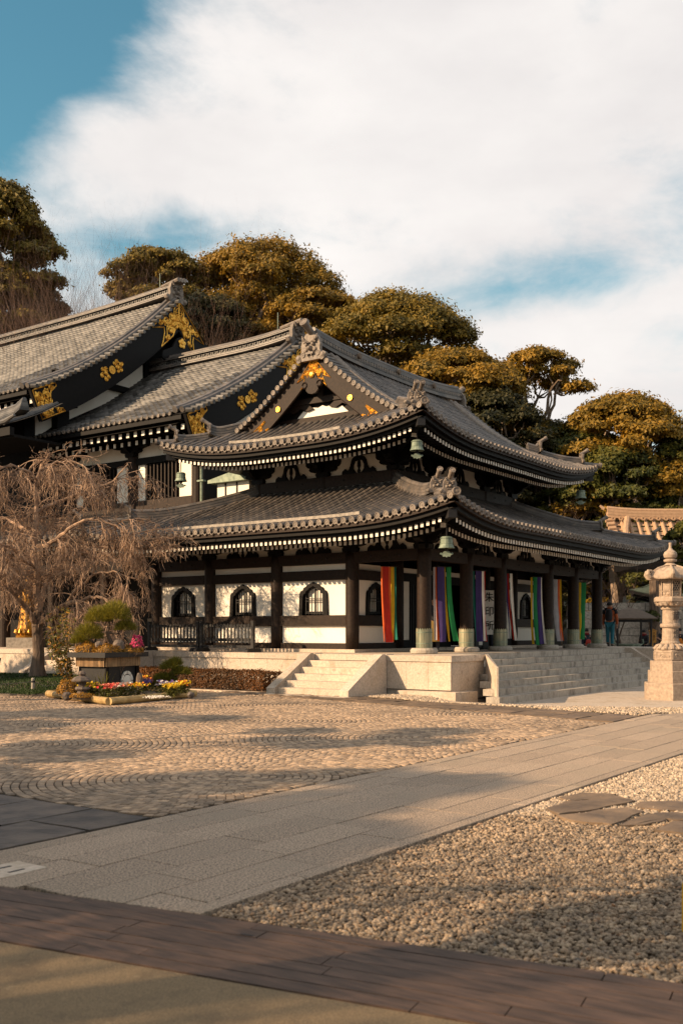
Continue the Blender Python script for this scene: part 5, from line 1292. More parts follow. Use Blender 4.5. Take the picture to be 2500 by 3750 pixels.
bell('wind_bell', 'green bronze bell hanging from the upper roof corner above the lower one', (23.25, 13.95, 6.75), 0.40, 0.36)
bell('wind_bell', 'green bell hanging from the upper roof corner in front of the main hall window', (23.2, 22.75, 6.68), 0.40, 0.42)
bell('wind_bell', 'teal green bell hanging from the far right corner of the upper roof by the trees', (34.75, 13.9, 6.72), 0.42, 0.45)

def banner(label, c, ztop, ln, strips, yaw, sway=0.0, seed=0, spread=1.0):
    """a hanging banner of coloured strips, a rod on top, each strip a rippling band of cloth"""
    rr = random.Random(seed); t = thing('festival_banner', label, 'banner', (c[0], c[1], ztop), 'striped festival banners along the porch', yaw)
    n = len(strips); tot = sum(s_[1] for s_ in strips); x = -tot/2
    m = MB(); m.tube([(-tot*0.5, 0, 0.012), (tot*0.5, 0, 0.012)], 0.011, 6); m.tube([(-tot*0.3, 0, 0.01), (0, 0, 0.12), (tot*0.3, 0, 0.01)], 0.004, 4); m.tube([(0, 0, 0.12), (0, 0, 0.16)], 0.006, 4); m.build('rod', M['iron'], t)
    for i, (mat, wd, bow, tilt, dl) in enumerate(strips):
        m = MB(); P = []; N = 14; ph = rr.uniform(0, 6)
        for k in range(N+1):
            f = k/N; row = []
            for j in range(7):
                q = j/6
                xx = x+wd*q*(1+0.05*math.sin(ph+3*f))+tilt*f*f+sway*f*f+0.02*math.sin(2.4*f+ph)*f
                yy = bow*(1-0.4*f)*(1 if i % 2 else -1)*0.0+bow+0.03*math.sin(ph+4.5*f+q*1.4)*f+(0.010+0.014*f)*math.sin(5.5*q+ph*1.7+2.0*f)+0.010*math.sin(9*f+ph*2+q*3)*f
                row.append((xx, yy, -f*(ln+dl)))
            P.append(row)
        m.grid(P); m.build('cloth_strip', M['cloth_'+mat], t, smooth=True, fix=False); x += wd*0.96
# places along the porch line (X, Y), tops just under the head beam
def bpos(px, y): r = ray(px, 2200); t = y/r.y; return (r.x*t, y)
YW = -0.62
banner('red and orange banner with yellow and teal edges, alone left of the corner column', bpos(1424, 14.5), 3.30, 2.02, [('orange', 0.05, -0.03, 0.05, 0.0), ('red', 0.19, -0.02, 0.04, 0.02), ('orange', 0.07, -0.01, 0.04, 0.0), ('yellow', 0.10, 0.02, 0.0, 0.0), ('teal', 0.08, 0.07, 0.06, -0.05)], YW, 0.02, 1)
banner('purple and green banner with white and yellow strips, just right of the corner column', bpos(1620, 13.38), 3.30, 2.0, [('silver', 0.07, 0.03, -0.05, -0.02), ('orange', 0.05, 0.05, -0.02, 0.0), ('purple', 0.20, 0.0, 0.0, 0.03), ('yellow', 0.07, 0.06, 0.10, 0.02), ('green', 0.15, -0.02, 0.12, 0.01)], YW, 0.05, 2)
banner('deep purple banner with green left edge and white right edge, beside the lettered cloth', bpos(1755, 13.38), 3.30, 2.02, [('teal', 0.09, 0.05, 0.06, 0.0), ('purple', 0.20, 0.0, 0.02, 0.02), ('white', 0.09, 0.02, 0.04, 0.0), ('red', 0.06, 0.06, 0.03, 0.02)], YW, 0.06, 3)
banner('narrow white banner with purple and red behind it, right of the third porch column', bpos(1864, 13.38), 3.32, 2.02, [('purple', 0.05, 0.05, 0.02, 0.0), ('red', 0.06, 0.04, 0.06, 0.0), ('white', 0.09, -0.01, 0.08, 0.02)], YW, 0.12, 4)
banner('yellow, green and purple banner with a white edge, left of the fourth porch column', bpos(1966, 13.38), 3.30, 2.15, [('yellow', 0.07, 0.05, 0.03, 0.0), ('green', 0.15, 0.0, 0.04, 0.03), ('purple', 0.16, 0.01, 0.02, 0.0), ('white', 0.05, 0.05, 0.05, 0.0)], YW, 0.05, 5)
banner('pale silver banner with an orange and yellow edge, between the fourth and fifth columns', bpos(2040, 13.38), 3.30, 2.05, [('silver', 0.20, 0.0, 0.06, 0.02), ('orange', 0.10, 0.02, 0.02, 0.0), ('yellow', 0.06, 0.05, 0.03, -0.02)], YW, 0.08, 6)
banner('green banner with yellow and red left edges, between the last two columns', bpos(2130, 13.38), 3.28, 2.0, [('red', 0.05, 0.05, 0.03, 0.0), ('yellow', 0.10, 0.02, 0.0, 0.02), ('green', 0.20, 0.0, -0.06, 0.0)], YW, 0.0, 7)
# white cloth lettered in ink, on a stand
p = bpos(1786, 14.9); t = thing('lettered_cloth_sign', 'white hanging cloth sign with black ink characters between two porch columns', 'sign', (p[0], p[1], PZ), rz=YW-0.1)
m = MB(); m.tube([(-0.17, 0.03, 0), (-0.17, 0.03, 2.05)], 0.015, 6); m.tube([(-0.19, 0.03, 1.94), (0.26, 0.03, 1.97)], 0.012, 6); m.tube([(0.24, 0.03, 1.97), (0.24, 0.03, 1.4)], 0.01, 5); m.lathe([(0.2, 0), (0.2, 0.05), (0.02, 0.07)], 10, c=(-0.17, 0.03, 0)); m.build('stand', M['iron'], t)
m = MB(); m.grid([[(x+0.03*k/8*0.5, 0.01*math.sin(k), 1.93-1.45*k/8) for x in (-0.17, 0.02, 0.22)] for k in range(9)]); m.build('cloth', M['cloth_white'], t, fix=False)
def text(body, size, loc, rot, mat, parent, ext=0.002, name='lettering'):
    c = bpy.data.curves.new(name, 'FONT'); c.body = body; c.size = size; c.align_x = 'CENTER'; c.align_y = 'CENTER'; c.extrude = ext; c.materials.append(mat)
    o = bpy.data.objects.new(name, c); COL.objects.link(o); bpy.context.view_layer.update()
    me = bpy.data.meshes.new_from_object(o.evaluated_get(bpy.context.evaluated_depsgraph_get())); bpy.data.objects.remove(o); bpy.data.curves.remove(c)
    return link(name, me, parent, loc, rot)
for k, ch in enumerate('朱印所'): text(ch, 0.34, (0.03, -0.03, 1.68-0.46*k), (pi/2, 0, 0), M['ink'], t, 0.004)
# black box and pale notices behind the lettered cloth
t = thing('offering_box', 'black offering box with two white paper notices under the lettered cloth', 'box', (29.2, 15.3, PZ))
m = MB(); m.box((0, 0, 0.36), (0.95, 0.5, 0.72)); m.build('body', M['iron'], t)
for z, h in ((0.52, 0.26), (0.2, 0.12)): m = MB(); m.box((-0.1, -0.254, z), (0.26, 0.006, h)); m.build('paper_notice', M['cloth_white'], t)

# picket barriers on the platform in front of the wall
def barrier(label, y0, y1, group='black picket barriers on the platform'):
    t = thing('picket_barrier', label, 'barrier', (21.35, (y0+y1)/2, PZ), group); L = (y1-y0)/2
    for y in (-L+0.05, L-0.05):
        m = MB(); m.bb(-0.045, 0.045, y-0.045, y+0.045, 0, 0.86); m.bb(-0.05, 0.05, y-0.05, y+0.05, 0.86, 0.885); m.build('post', M['iron'], t)
        m = MB(); m.prism([(-0.3, 0), (0.3, 0), (0.3, 0.06), (0.22, 0.11), (-0.22, 0.11), (-0.3, 0.06)], (0, y-0.06, 0), (1, 0, 0), (0, 0, 1), (0, 0.12, 0)); m.build('foot', M['iron'], t)
    for z, h in ((0.12, 0.07), (0.30, 0.09), (0.72, 0.06)): m = MB(); m.bb(-0.02, 0.02, -L+0.06, L-0.06, z, z+h); m.build('rail', M['iron'], t)
    n = int((2*L-0.25)/0.125)
    for k in range(n):
        y = -L+0.17+(2*L-0.34)*k/(n-1); m = MB(); m.prism([(-0.03, 0.25), (0.03, 0.25), (0.03, 0.78), (0, 0.815), (-0.03, 0.78)], (-0.035, y, 0), (0, 1, 0), (0, 0, 1), (0.014, 0, 0)); m.build('picket', M['iron'], t)
barrier('black wooden picket barrier right of the weeping tree, ending below the second window', 18.1, 20.15)
barrier('black wooden picket barrier half hidden by the weeping tree twigs', 20.2, 22.3)
# ------------------------------------------------------------ hillside and trees
RT = Vector((SY, -CY, 0)); FW = Vector((CY, SY, 0))
def hz(lat, dep):
    z = 13*smooth01((dep-54)/48)+1.6*math.sin(lat*0.11+1)*smooth01((dep-58)/20)
    return z*(0.75+0.25*smooth01((20-lat)/40)) - 0.25
def build_hill():
    m = MB(); P = []
    for dep in [50, 54, 58, 62, 68, 74, 82, 92, 110, 150, 220]:
        P.append([tuple(FW*dep+RT*lat+Vector((0, 0, hz(lat, dep)+(R.uniform(-0.5, 0.5) if dep > 58 else 0)))) for lat in [-160, -90, -60, -45, -35, -28, -22, -16, -10, -5, 0, 5, 10, 15, 20, 26, 34, 48, 70, 110, 160]])
    m.grid(P); m.build('hill', M['hill'], kind='structure', smooth=True)
build_hill()
def rnd_dir(rng, n):
    v = rng.normal(0, 1, (n, 3)); return v/np.linalg.norm(v, axis=1)[:, None]
def clump_leaves(rng, cs, rs, n_each, flat=0.62):
    P = []; N = []
    for c, r in zip(cs, rs):
        n = int(n_each*2.1*(r/np.mean(rs))**2); d = rnd_dir(rng, n); d[:, 2] = np.where(d[:, 2] < -0.25, -d[:, 2]*0.6, d[:, 2])
        k = np.where(rng.random(n) < 0.14, rng.uniform(1.0, 1.3, n), rng.uniform(0.70, 1.04, n))[:, None]
        lump = 1+0.13*np.sin(d[:, :1]*7+r*9)*np.cos(d[:, 1:2]*8+r*5)
        q = d*k*r*lump; q[:, 2] *= flat; P.append(q+np.array(c)); N.append(d+np.array([0, 0, 0.35]))
    return np.concatenate(P), np.concatenate(N)
def limb(m, a, b, r0, r1, rr, n=6, sag=0.0, wob=0.12, sides=6):
    a = Vector(a); b = Vector(b); L = (b-a).length; pts = []
    for k in range(n+1):
        t = k/n; p = a.lerp(b, t)+Vector((0, 0, sag*math.sin(pi*t)*L))
        if 0 < k < n: p += Vector((rr.uniform(-1, 1), rr.uniform(-1, 1), rr.uniform(-1, 1)))*wob*L/n*1.5
        pts.append(p)
    m.tube(pts, [r0+(r1-r0)*k/n for k in range(n+1)], sides); return pts
def crown_tree(name, label, px, top_py, wpx, d, mat, seed, nclump=60, leaves=300, hfac=0.62, sparse=0.0, size=0.23, group='evergreen trees on the hillside', bark='treebark', cat='tree', low=0.25, lat_d=0):
    rng = np.random.default_rng(seed); rr = random.Random(seed)
    top = at_d(px, top_py, d); Rc = wpx/2*d/3645; lat = (px-1250)/3645*d; zb = hz(lat, d)-0.3
    base = Vector((top.x, top.y, zb)); t = thing(name, label, cat, base, group)
    H = Rc*2*hfac; zt = top.z-zb; cs = []; rs = []
    for k in range(nclump):
        a = 2.399963*k+rr.uniform(-0.3, 0.3); q = math.sqrt((k+0.5)/nclump)*0.90
        r = Rc*rr.uniform(0.20, 0.36)*(1-0.2*q); dome = zt-r*0.5-H*(0.62*q**2.1)
        u = rr.random(); z = dome if u < 0.45 else dome-(dome-max(0.15*zt, zt-H*1.45))*rr.uniform(0.15, 0.95)
        cs.append((math.cos(a)*q*Rc, math.sin(a)*q*Rc, z)); rs.append(r)
    if sparse: keep = [k for k in range(nclump) if cs[k][2] > zt-H*0.5 or rr.random() > sparse]; cs = [cs[k] for k in keep]; rs = [rs[k] for k in keep]
    P, N = clump_leaves(rng, cs, rs, leaves)
    link('crown', leaf_mesh('crown', P, N, size, M[mat], 0.62, rng, tri=True), t)
    m = MB(); fork = Vector((0, 0, max(1.0, zt-H*1.05))); limb(m, (0, 0, -0.4), fork, Rc*0.065+0.08, Rc*0.05+0.05, rr, 5, 0, 0.10, 8)
    heads = []
    for k in range(6):
        a = k*1.047+rr.uniform(-0.4, 0.4); e = Vector((math.cos(a)*Rc*0.38, math.sin(a)*Rc*0.38, zt-H*0.55)); p = limb(m, fork, e, Rc*0.034+0.04, Rc*0.018+0.025, rr, 5, -0.05, 0.25); heads.append(e)
    for c in cs:
        c = Vector(c); hd = min(heads, key=lambda h: (h-c).length); limb(m, hd, c-Vector((0, 0, 0.1)), Rc*0.016+0.02, 0.02, rr, 4, -0.06, 0.3, 4)
    m.build('trunk', M[bark], t, fix=False); return t
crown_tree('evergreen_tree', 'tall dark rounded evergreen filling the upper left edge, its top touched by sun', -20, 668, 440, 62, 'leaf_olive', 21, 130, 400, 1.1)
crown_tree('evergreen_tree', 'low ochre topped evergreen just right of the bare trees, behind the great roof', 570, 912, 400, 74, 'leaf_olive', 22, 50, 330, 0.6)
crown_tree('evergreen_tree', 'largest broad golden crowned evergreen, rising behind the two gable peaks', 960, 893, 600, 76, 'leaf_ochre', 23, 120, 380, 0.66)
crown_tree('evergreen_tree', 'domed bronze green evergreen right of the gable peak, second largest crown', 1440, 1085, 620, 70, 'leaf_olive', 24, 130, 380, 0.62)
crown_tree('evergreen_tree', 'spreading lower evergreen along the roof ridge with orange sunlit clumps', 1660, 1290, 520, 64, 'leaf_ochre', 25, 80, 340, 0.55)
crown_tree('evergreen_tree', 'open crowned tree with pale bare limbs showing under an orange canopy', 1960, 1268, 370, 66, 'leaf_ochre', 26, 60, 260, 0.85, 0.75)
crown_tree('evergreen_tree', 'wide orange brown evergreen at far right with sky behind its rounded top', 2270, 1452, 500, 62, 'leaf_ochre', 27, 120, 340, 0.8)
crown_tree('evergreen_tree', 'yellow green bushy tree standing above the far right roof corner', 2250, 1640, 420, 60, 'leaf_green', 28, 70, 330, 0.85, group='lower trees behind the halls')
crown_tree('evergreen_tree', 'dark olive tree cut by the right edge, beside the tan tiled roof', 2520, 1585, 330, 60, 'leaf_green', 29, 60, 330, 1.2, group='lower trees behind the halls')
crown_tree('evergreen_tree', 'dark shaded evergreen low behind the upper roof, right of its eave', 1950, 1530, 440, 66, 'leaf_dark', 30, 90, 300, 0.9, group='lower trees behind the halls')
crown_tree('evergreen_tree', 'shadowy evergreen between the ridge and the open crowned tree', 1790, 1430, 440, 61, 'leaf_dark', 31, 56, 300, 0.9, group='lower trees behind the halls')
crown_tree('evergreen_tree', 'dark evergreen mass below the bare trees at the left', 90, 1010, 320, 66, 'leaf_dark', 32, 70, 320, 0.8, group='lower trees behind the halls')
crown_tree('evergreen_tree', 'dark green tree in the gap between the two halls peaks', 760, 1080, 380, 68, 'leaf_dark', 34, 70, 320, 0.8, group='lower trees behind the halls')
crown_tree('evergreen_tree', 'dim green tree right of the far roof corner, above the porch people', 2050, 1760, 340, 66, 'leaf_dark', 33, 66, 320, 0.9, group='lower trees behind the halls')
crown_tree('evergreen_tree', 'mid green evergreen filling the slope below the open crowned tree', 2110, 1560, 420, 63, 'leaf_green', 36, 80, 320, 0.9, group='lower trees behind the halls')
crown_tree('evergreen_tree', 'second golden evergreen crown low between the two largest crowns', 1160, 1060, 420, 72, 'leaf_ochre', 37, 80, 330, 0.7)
crown_tree('evergreen_tree', 'dark leaved evergreen between the right hand evergreens', 2420, 1700, 380, 64, 'leaf_dark', 38, 70, 320, 0.9, group='lower trees behind the halls')
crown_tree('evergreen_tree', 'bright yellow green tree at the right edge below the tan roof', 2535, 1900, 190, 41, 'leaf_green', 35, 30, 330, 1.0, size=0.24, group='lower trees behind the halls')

def twig_tree(name, label, base, h, spread, seed, mat='baretwig', depth=4, group=None, r0=0.16, cat='bare tree', up=0.55, nb=(5, 4, 4, 4), sides=(6, 4, 3, 3), lens=(0.42, 0.34, 0.24, 0.16), start=0.25):
    rr = random.Random(seed); t = thing(name, label, cat, base, group); m = MB(); tw = MB()
    def grow(p, d, L, r, lev):
        tgt = m if lev < 2 else tw; n = 4 if lev < 3 else 3; pts = [p]; q = Vector(p); dd = Vector(d)
        for k in range(n):
            dd = (dd+Vector((rr.uniform(-1, 1), rr.uniform(-1, 1), rr.uniform(-0.6, 1)))*0.16).normalized(); q = q+dd*L/n; pts.append(q)
        tgt.tube(pts, [r*(1-0.7*k/n) for k in range(n+1)], sides[min(lev, 3)], cap=False)
        if lev >= depth: return
        for k in range(nb[min(lev, 3)]):
            f = start+(1-start)*(k+rr.random())/nb[min(lev, 3)]; i = min(n-1, int(f*n)); pp = pts[i].lerp(pts[i+1], f*n-i)
            a = rr.uniform(0, 2*pi); e1 = dd.cross(Vector((0.3, 0.2, 1))).normalized(); e2 = dd.cross(e1)
            nd = (dd*0.75+(e1*math.cos(a)+e2*math.sin(a))*spread+Vector((0, 0, up*0.5))).normalized()
            grow(pp, nd, h*lens[min(lev, 3)]*rr.uniform(0.7, 1.2), r*(1-0.6*f)*0.55, lev+1)
    grow(Vector((0, 0, -0.2)), Vector((rr.uniform(-0.1, 0.1), rr.uniform(-0.1, 0.1), 1)), h*0.55, r0, 0)
    m.build('trunk', M['bark'], t, fix=False)
    tw.build('branches', M[mat], t, fix=False); return t
for i, (px, py, d, lab) in enumerate(((245, 850, 58, 'slender bare tree against the sky left of the great roof ridge'), (360, 930, 60, 'second bare grey tree, nearer the ridge end of the great roof'), (90, 980, 56, 'bare brown tree against the dark evergreen at the left edge'), (450, 1010, 60, 'reddish bare tree just behind the great roof ridge'), (170, 1060, 54, 'low bare brush tree behind the roof at far left'))):
    top = at_d(px, py, d); lat = (px-1250)/3645*d; zb = hz(lat, d); twig_tree('bare_tree', lab, (top.x, top.y, zb), (top.z-zb)*0.84, 0.5, 50+i, 'baretwig', 4, 'bare winter trees on the hillside', 0.34, nb=(9, 7, 6, 5))
p = at_d(2080, 1960, 48); twig_tree('bare_tree', 'reddish bare shrub tree below the teal bell at right', (p.x, p.y, 2.5), 4.6, 0.9, 61, 'twig', 4, 'bare winter trees on the hillside', 0.12)

# trees outside the frame to the left of the court, whose shade falls on the near ground
def shade_tree(label, x, y, zt, Rc, seed, mat, hf, ncl, lv, size=0.22):
    t = thing('evergreen_tree', label, 'tree', (x, y, 0), 'trees beside the court'); rng = np.random.default_rng(seed); rr = random.Random(seed); cs = []; rs = []
    for k in range(ncl):
        a = 2.4*k+rr.uniform(-0.3, 0.3); q = math.sqrt((k+0.5)/ncl)*0.9; z = zt-Rc*0.2-(zt*hf)*(0.4*q*q+0.75*rr.random()); cs.append((math.cos(a)*q*Rc, math.sin(a)*q*Rc, z)); rs.append(Rc*rr.uniform(0.15, 0.25))
    P, N = clump_leaves(rng, cs, rs, lv); link('crown', leaf_mesh('crown', P, N, size*0.9, M[mat], 0.6, rng, tri=True), t)
    m = MB(); limb(m, (0, 0, -0.3), (0, 0, zt*0.6), 0.24, 0.16, rr, 5, 0, 0.1, 8)
    for c in cs: limb(m, (0, 0, zt*rr.uniform(0.35, 0.6)), c, 0.06, 0.02, rr, 4, 0, 0.25, 4)
    m.build('trunk', M['bark'], t, fix=False)
shade_tree('leafy evergreen beside the court, its shade lying over the path', -9.0, 16.0, 10.5, 3.3, 71, 'leaf_olive', 0.66, 80, 240)
shade_tree('thin crowned evergreen beside the court whose gaps stripe the cobbles', 2.0, 21.0, 8.0, 3.2, 76, 'leaf_olive', 0.5, 18, 170)
shade_tree('slim evergreen beside the court, nearer than the thin crowned one', -1.0, 16.8, 8.6, 2.3, 78, 'leaf_olive', 0.5, 11, 150)
shade_tree('low spreading evergreen left of the boardwalk, dappling path and gravel', -1.2, 5.9, 8.0, 3.2, 79, 'leaf_olive', 0.62, 10, 150)
shade_tree('large unseen evergreen added behind the viewpoint to cut sky light on the near ground', -4.5, -3.5, 11.0, 5.2, 80, 'leaf_olive', 0.5, 60, 260, 0.3)  # added out of view to hold sky light off the near ground
shade_tree('small leafy evergreen at the near end of the boardwalk', -8.5, 12.4, 7.4, 1.9, 77, 'leaf_olive', 0.6, 9, 150)
shade_tree('broad evergreen before the main hall porch', 9.0, 33.2, 7.9, 4.3, 72, 'leaf_olive', 0.72, 70, 300)
BT = [o for o in sc.objects if o.get('label', '').startswith('small leafy evergreen at the near')][0]  # source for the unseen rows added behind the viewpoint to block sky light
for k, (x, y, s_) in enumerate(((-14, -9, 1.9), (-5, -13, 1.7), (4, -15, 2.0), (13, -14, 1.8), (22, -15, 2.1), (31, -14, 1.9), (-22, -4, 2.0), (40, -12, 2.1), (9, -22, 2.4), (-10, -20, 2.4))):
    c = copy_tree(BT); c.location = (x, y, 0); c.scale = (s_*1.5, s_*1.5, s_); c.rotation_euler.z = k*1.3; c['label'] = 'unseen evergreen added behind the viewpoint to cut sky light, '+('at the far left of its row', 'left of the middle of its row', 'in the middle of its row', 'right of the middle of its row', 'fifth along its row from the left', 'sixth along its row from the left', 'apart by the boardwalk end', 'at the far right of its row', 'tall in the second row', 'tall at the left of the second row')[k]; c['group'] = 'evergreens added behind the viewpoint to cut sky light'
twig_tree('bare_tree', 'bare tree beside the court whose branches stripe the cobbles', (1.0, 25.5, 0), 9.0, 0.75, 73, 'baretwig', 4, 'trees beside the court', 0.2, nb=(7, 6, 5, 4))
twig_tree('bare_tree', 'bare tree near the boardwalk that dapples the gravel', (-7.5, 10.0, 0), 8.5, 0.8, 74, 'baretwig', 4, 'trees beside the court', 0.22, nb=(8, 6, 5, 4))
twig_tree('bare_tree', 'old bare tree at the near end of the boardwalk', (-6.0, 8.0, 0), 6.5, 0.8, 75, 'baretwig', 4, 'trees beside the court', 0.18, nb=(8, 6, 5, 4))

# ------------------------------------------------------------ weeping cherry
def weeping():
    rr = random.Random(5); B = at_d(140, 2476, 29.0); base = Vector((B.x, B.y, 0.22))
    t = thing('weeping_cherry', 'bare weeping cherry tree on the lawn with a tangle of drooping sunlit twigs', 'tree', base)
    def W(px, py, dd=0.0): return at_d(px, py, 29.0+dd)-base
    m = MB(); tr = [Vector((0, 0, -0.15)), W(139, 2440), W(143, 2390), W(140, 2340), W(138, 2290), W(142, 2245, 0.1)]
    m.tube(tr, [0.30, 0.20, 0.165, 0.16, 0.165, 0.15], 12)
    for k in range(6): a = k*1.05; m.tube([Vector((0, 0, 0.12)), Vector((math.cos(a)*0.22, math.sin(a)*0.22, 0.02)), Vector((math.cos(a)*0.4, math.sin(a)*0.4, -0.1))], [0.13, 0.08, 0.03], 6)
    m.build('trunk', M['bark'], t, fix=False)
    lb = MB(); limbs = []
    F = tr[-1]
    L = [([F, W(135, 2150, 0.1), W(128, 2050), W(125, 1960, -0.2), W(135, 1880), W(130, 1800, 0.2), W(150, 1720, 0.1), W(180, 1660)], 0.12),
         ([tr[4], W(95, 2225, -0.3), W(55, 2180, -0.6), W(10, 2120, -0.8), W(-50, 2060, -0.9)], 0.09),
         ([tr[4], W(190, 2250, -0.3), W(235, 2215, -0.6), W(285, 2205, -0.9), W(330, 2185, -1.0), W(375, 2190, -1.2), W(420, 2215, -1.3)], 0.085),
         ([W(128, 2000), W(170, 2000, -0.4), W(210, 1975, -0.7), W(250, 1940, -1.0), W(310, 1905, -1.2), W(370, 1900, -1.2), W(430, 1925, -1.3)], 0.075),
         ([W(126, 1960), W(80, 1930, 0.5), W(30, 1900, 0.9), W(-40, 1890, 1.1), W(-100, 1930, 1.2)], 0.07),
         ([W(134, 1880), W(190, 1850, 0.4), W(260, 1820, 0.7), W(340, 1800, 0.8), W(420, 1760, 0.9), W(470, 1700, 0.8)], 0.06),
         ([W(150, 1720), W(210, 1690, -0.3), W(270, 1690, -0.5), W(330, 1720, -0.7)], 0.045),
         ([W(140, 1760), W(90, 1720, -0.3), W(40, 1700, -0.5), W(-20, 1720, -0.6)], 0.045),
         ([F, W(160, 2160, 0.6), W(200, 2090, 1.2), W(260, 2040, 1.6), W(330, 2020, 1.7), W(410, 2050, 1.8)], 0.08),
         ([W(130, 2080), W(90, 2050, -0.7), W(50, 2010, -1.2), W(0, 1990, -1.6), W(-60, 2020, -1.8)], 0.07),
         ([W(240, 2215, -0.6), W(290, 2150, -0.9), W(350, 2100, -1.1), W(420, 2090, -1.2), W(500, 2120, -1.3)], 0.05),
         ([W(430, 1925, -1.3), W(470, 1950, -1.3), W(520, 2010, -1.3), W(520, 2080, -1.3)], 0.03)]
    for pts, r in L:
        q = []
        for a, b in zip(pts, pts[1:]):
            for k in range(3): q.append(a.lerp(b, k/3)+Vector((rr.uniform(-1, 1), rr.uniform(-1, 1), rr.uniform(-1, 1)))*0.04*(1 if k else 0.2))
        q.append(pts[-1]); n = len(q); lb.tube(q, [r*(1-0.72*k/n) for k in range(n)], 7, cap=True); limbs.append((q, r))
    lb.build('limbs', M['twig'], t, fix=False)
    tw = MB(); cnt = 0
    def twig(p, d, Ln, r, lev, droop):
        nonlocal cnt
        n = 6 if lev < 2 else 4; pts = [p]; q = Vector(p); dd = Vector(d)
        for k in range(n):
            dd = (dd+Vector((0, 0, -droop))+Vector((rr.uniform(-1, 1), rr.uniform(-1, 1), rr.uniform(-1, 1)))*0.20).normalized(); q = q+dd*Ln/n
            if q.z < 0.25: break
            pts.append(q)
        n = len(pts)-1
        if n < 1: return
        tw.tube(pts, [max(0.0048, r*(1-0.65*k/n)) for k in range(n+1)], 3, cap=False); cnt += 1
        if lev >= 3: return
        for k in range((7, 5, 3)[lev]):
            f = rr.uniform(0.12, 1.0); i = min(n-1, int(f*n)); pp = pts[i].lerp(pts[i+1], f*n-i)
            nd = (dd*0.5+Vector((rr.uniform(-1, 1), rr.uniform(-1, 1), rr.uniform(-0.7, 0.7)))*0.8).normalized()
            twig(pp, nd, Ln*rr.uniform(0.4, 0.75), r*0.6, lev+1, droop*1.1)
    for q, r in limbs:
        n = len(q); dens = 5+int(9*min(1, sum((a-b).length for a, b in zip(q, q[1:]))/4))
        for k in range(dens):
            f = rr.uniform(0.12, 1.0); i = min(n-2, int(f*(n-1))); p = q[i].lerp(q[i+1], f*(n-1)-i); d = (q[i+1]-q[i]).normalized()
            up = rr.random() < 0.28
            nd = (d*0.7+Vector((rr.uniform(-1, 1), rr.uniform(-1, 1), rr.uniform(0.2, 0.9) if up else rr.uniform(-0.5, 0.5)))).normalized()
            twig(p, nd, rr.uniform(0.65, 1.3), 0.020, 0, 0.06 if up else rr.uniform(0.13, 0.30))
    print('twigs', cnt)
    tw.build('twigs', M['twig'], t, fix=False)
weeping()
# ------------------------------------------------------------ lawn, hedge
LAWN = [(14.95, 20.9), (15.1, 19.75), (16.3, 19.9), (17.6, 20.4), (18.8, 21.3), (19.4, 22.2), (19.5, 26.5), (19.6, 34), (16, 34), (14.6, 26)]
def inside(x, y, poly):
    c = False; j = len(poly)-1
    for i in range(len(poly)):
        if (poly[i][1] > y) != (poly[j][1] > y) and x < (poly[j][0]-poly[i][0])*(y-poly[i][1])/(poly[j][1]-poly[i][1])+poly[i][0]: c = not c
        j = i
    return c
def lz(x, y): return 0.02+0.20*smooth01((x-15.2)/3.0)+0.02*math.sin(x*2.1+y)
m = MB(); P = []
for i in range(24):
    x = 14.6+5.0*i/23; P.append([(x, y, lz(x, y) if inside(x, y, LAWN) else -0.08) for y in [19.6+14.5*k/50 for k in range(51)]])
m.grid(P); m.build('lawn', M['soil'], kind='structure')
pts = []
while len(pts) < 30000:
    x, y = R.uniform(14.5, 19.7), 19.6+14*R.random()**1.5
    if inside(x, y, LAWN): pts.append((x, y, lz(x, y)+R.uniform(0.0, 0.03)))
P = np.array(pts); n = len(P); h = NR.uniform(0.03, 0.075, n); a = NR.uniform(0, 2*pi, n); w_ = 0.012
V = np.stack([P+np.stack([np.cos(a)*w_, np.sin(a)*w_, 0*a], 1), P-np.stack([np.cos(a)*w_, np.sin(a)*w_, 0*a], 1), P+np.stack([NR.normal(0, .02, n), NR.normal(0, .02, n), h], 1)], 1).reshape(-1, 3)
o = link('grass', npmesh('grass', V, np.arange(n*3).reshape(n, 3), M['grass']), kind='stuff'); o['label'] = 'dark green lawn grass round the weeping cherry'
t = thing('lawn_post', 'short wooden post with a black cord band at the lawn edge', 'post', (16.2, 21.1, lz(16.2, 21.1)))
m = MB(); m.lathe([(0.045, -0.05), (0.043, 0.30), (0.03, 0.315), (0, 0.32)], 10); m.build('post', M['stone'], t)
m = MB(); m.lathe([(0.046, 0.20), (0.052, 0.21), (0.052, 0.235), (0.046, 0.245)], 10, cap=False); m.build('cord_band', M['iron'], t)
m = MB(); m.tube([(0.04*math.sin(k), -0.0+1.9*k/8*-0.55, 0.225-0.10*math.sin(pi*k/8)) for k in range(9)], 0.006, 4); m.tube([(0, 3.6*k/8, 0.225-0.12*math.sin(pi*k/8)) for k in range(9)], 0.006, 4); m.build('cord', M['iron'], t)
p = at_z(92, 2478, 0.2); t = thing('cord_post', 'small black stake behind the lawn by the cheek of the shaded steps', 'post', (p.x, p.y, 0.15)); m = MB(); m.lathe([(0.04, 0), (0.04, 0.10), (0.055, 0.10), (0.055, 0.16), (0, 0.17)], 8); m.build('stake', M['iron'], t)
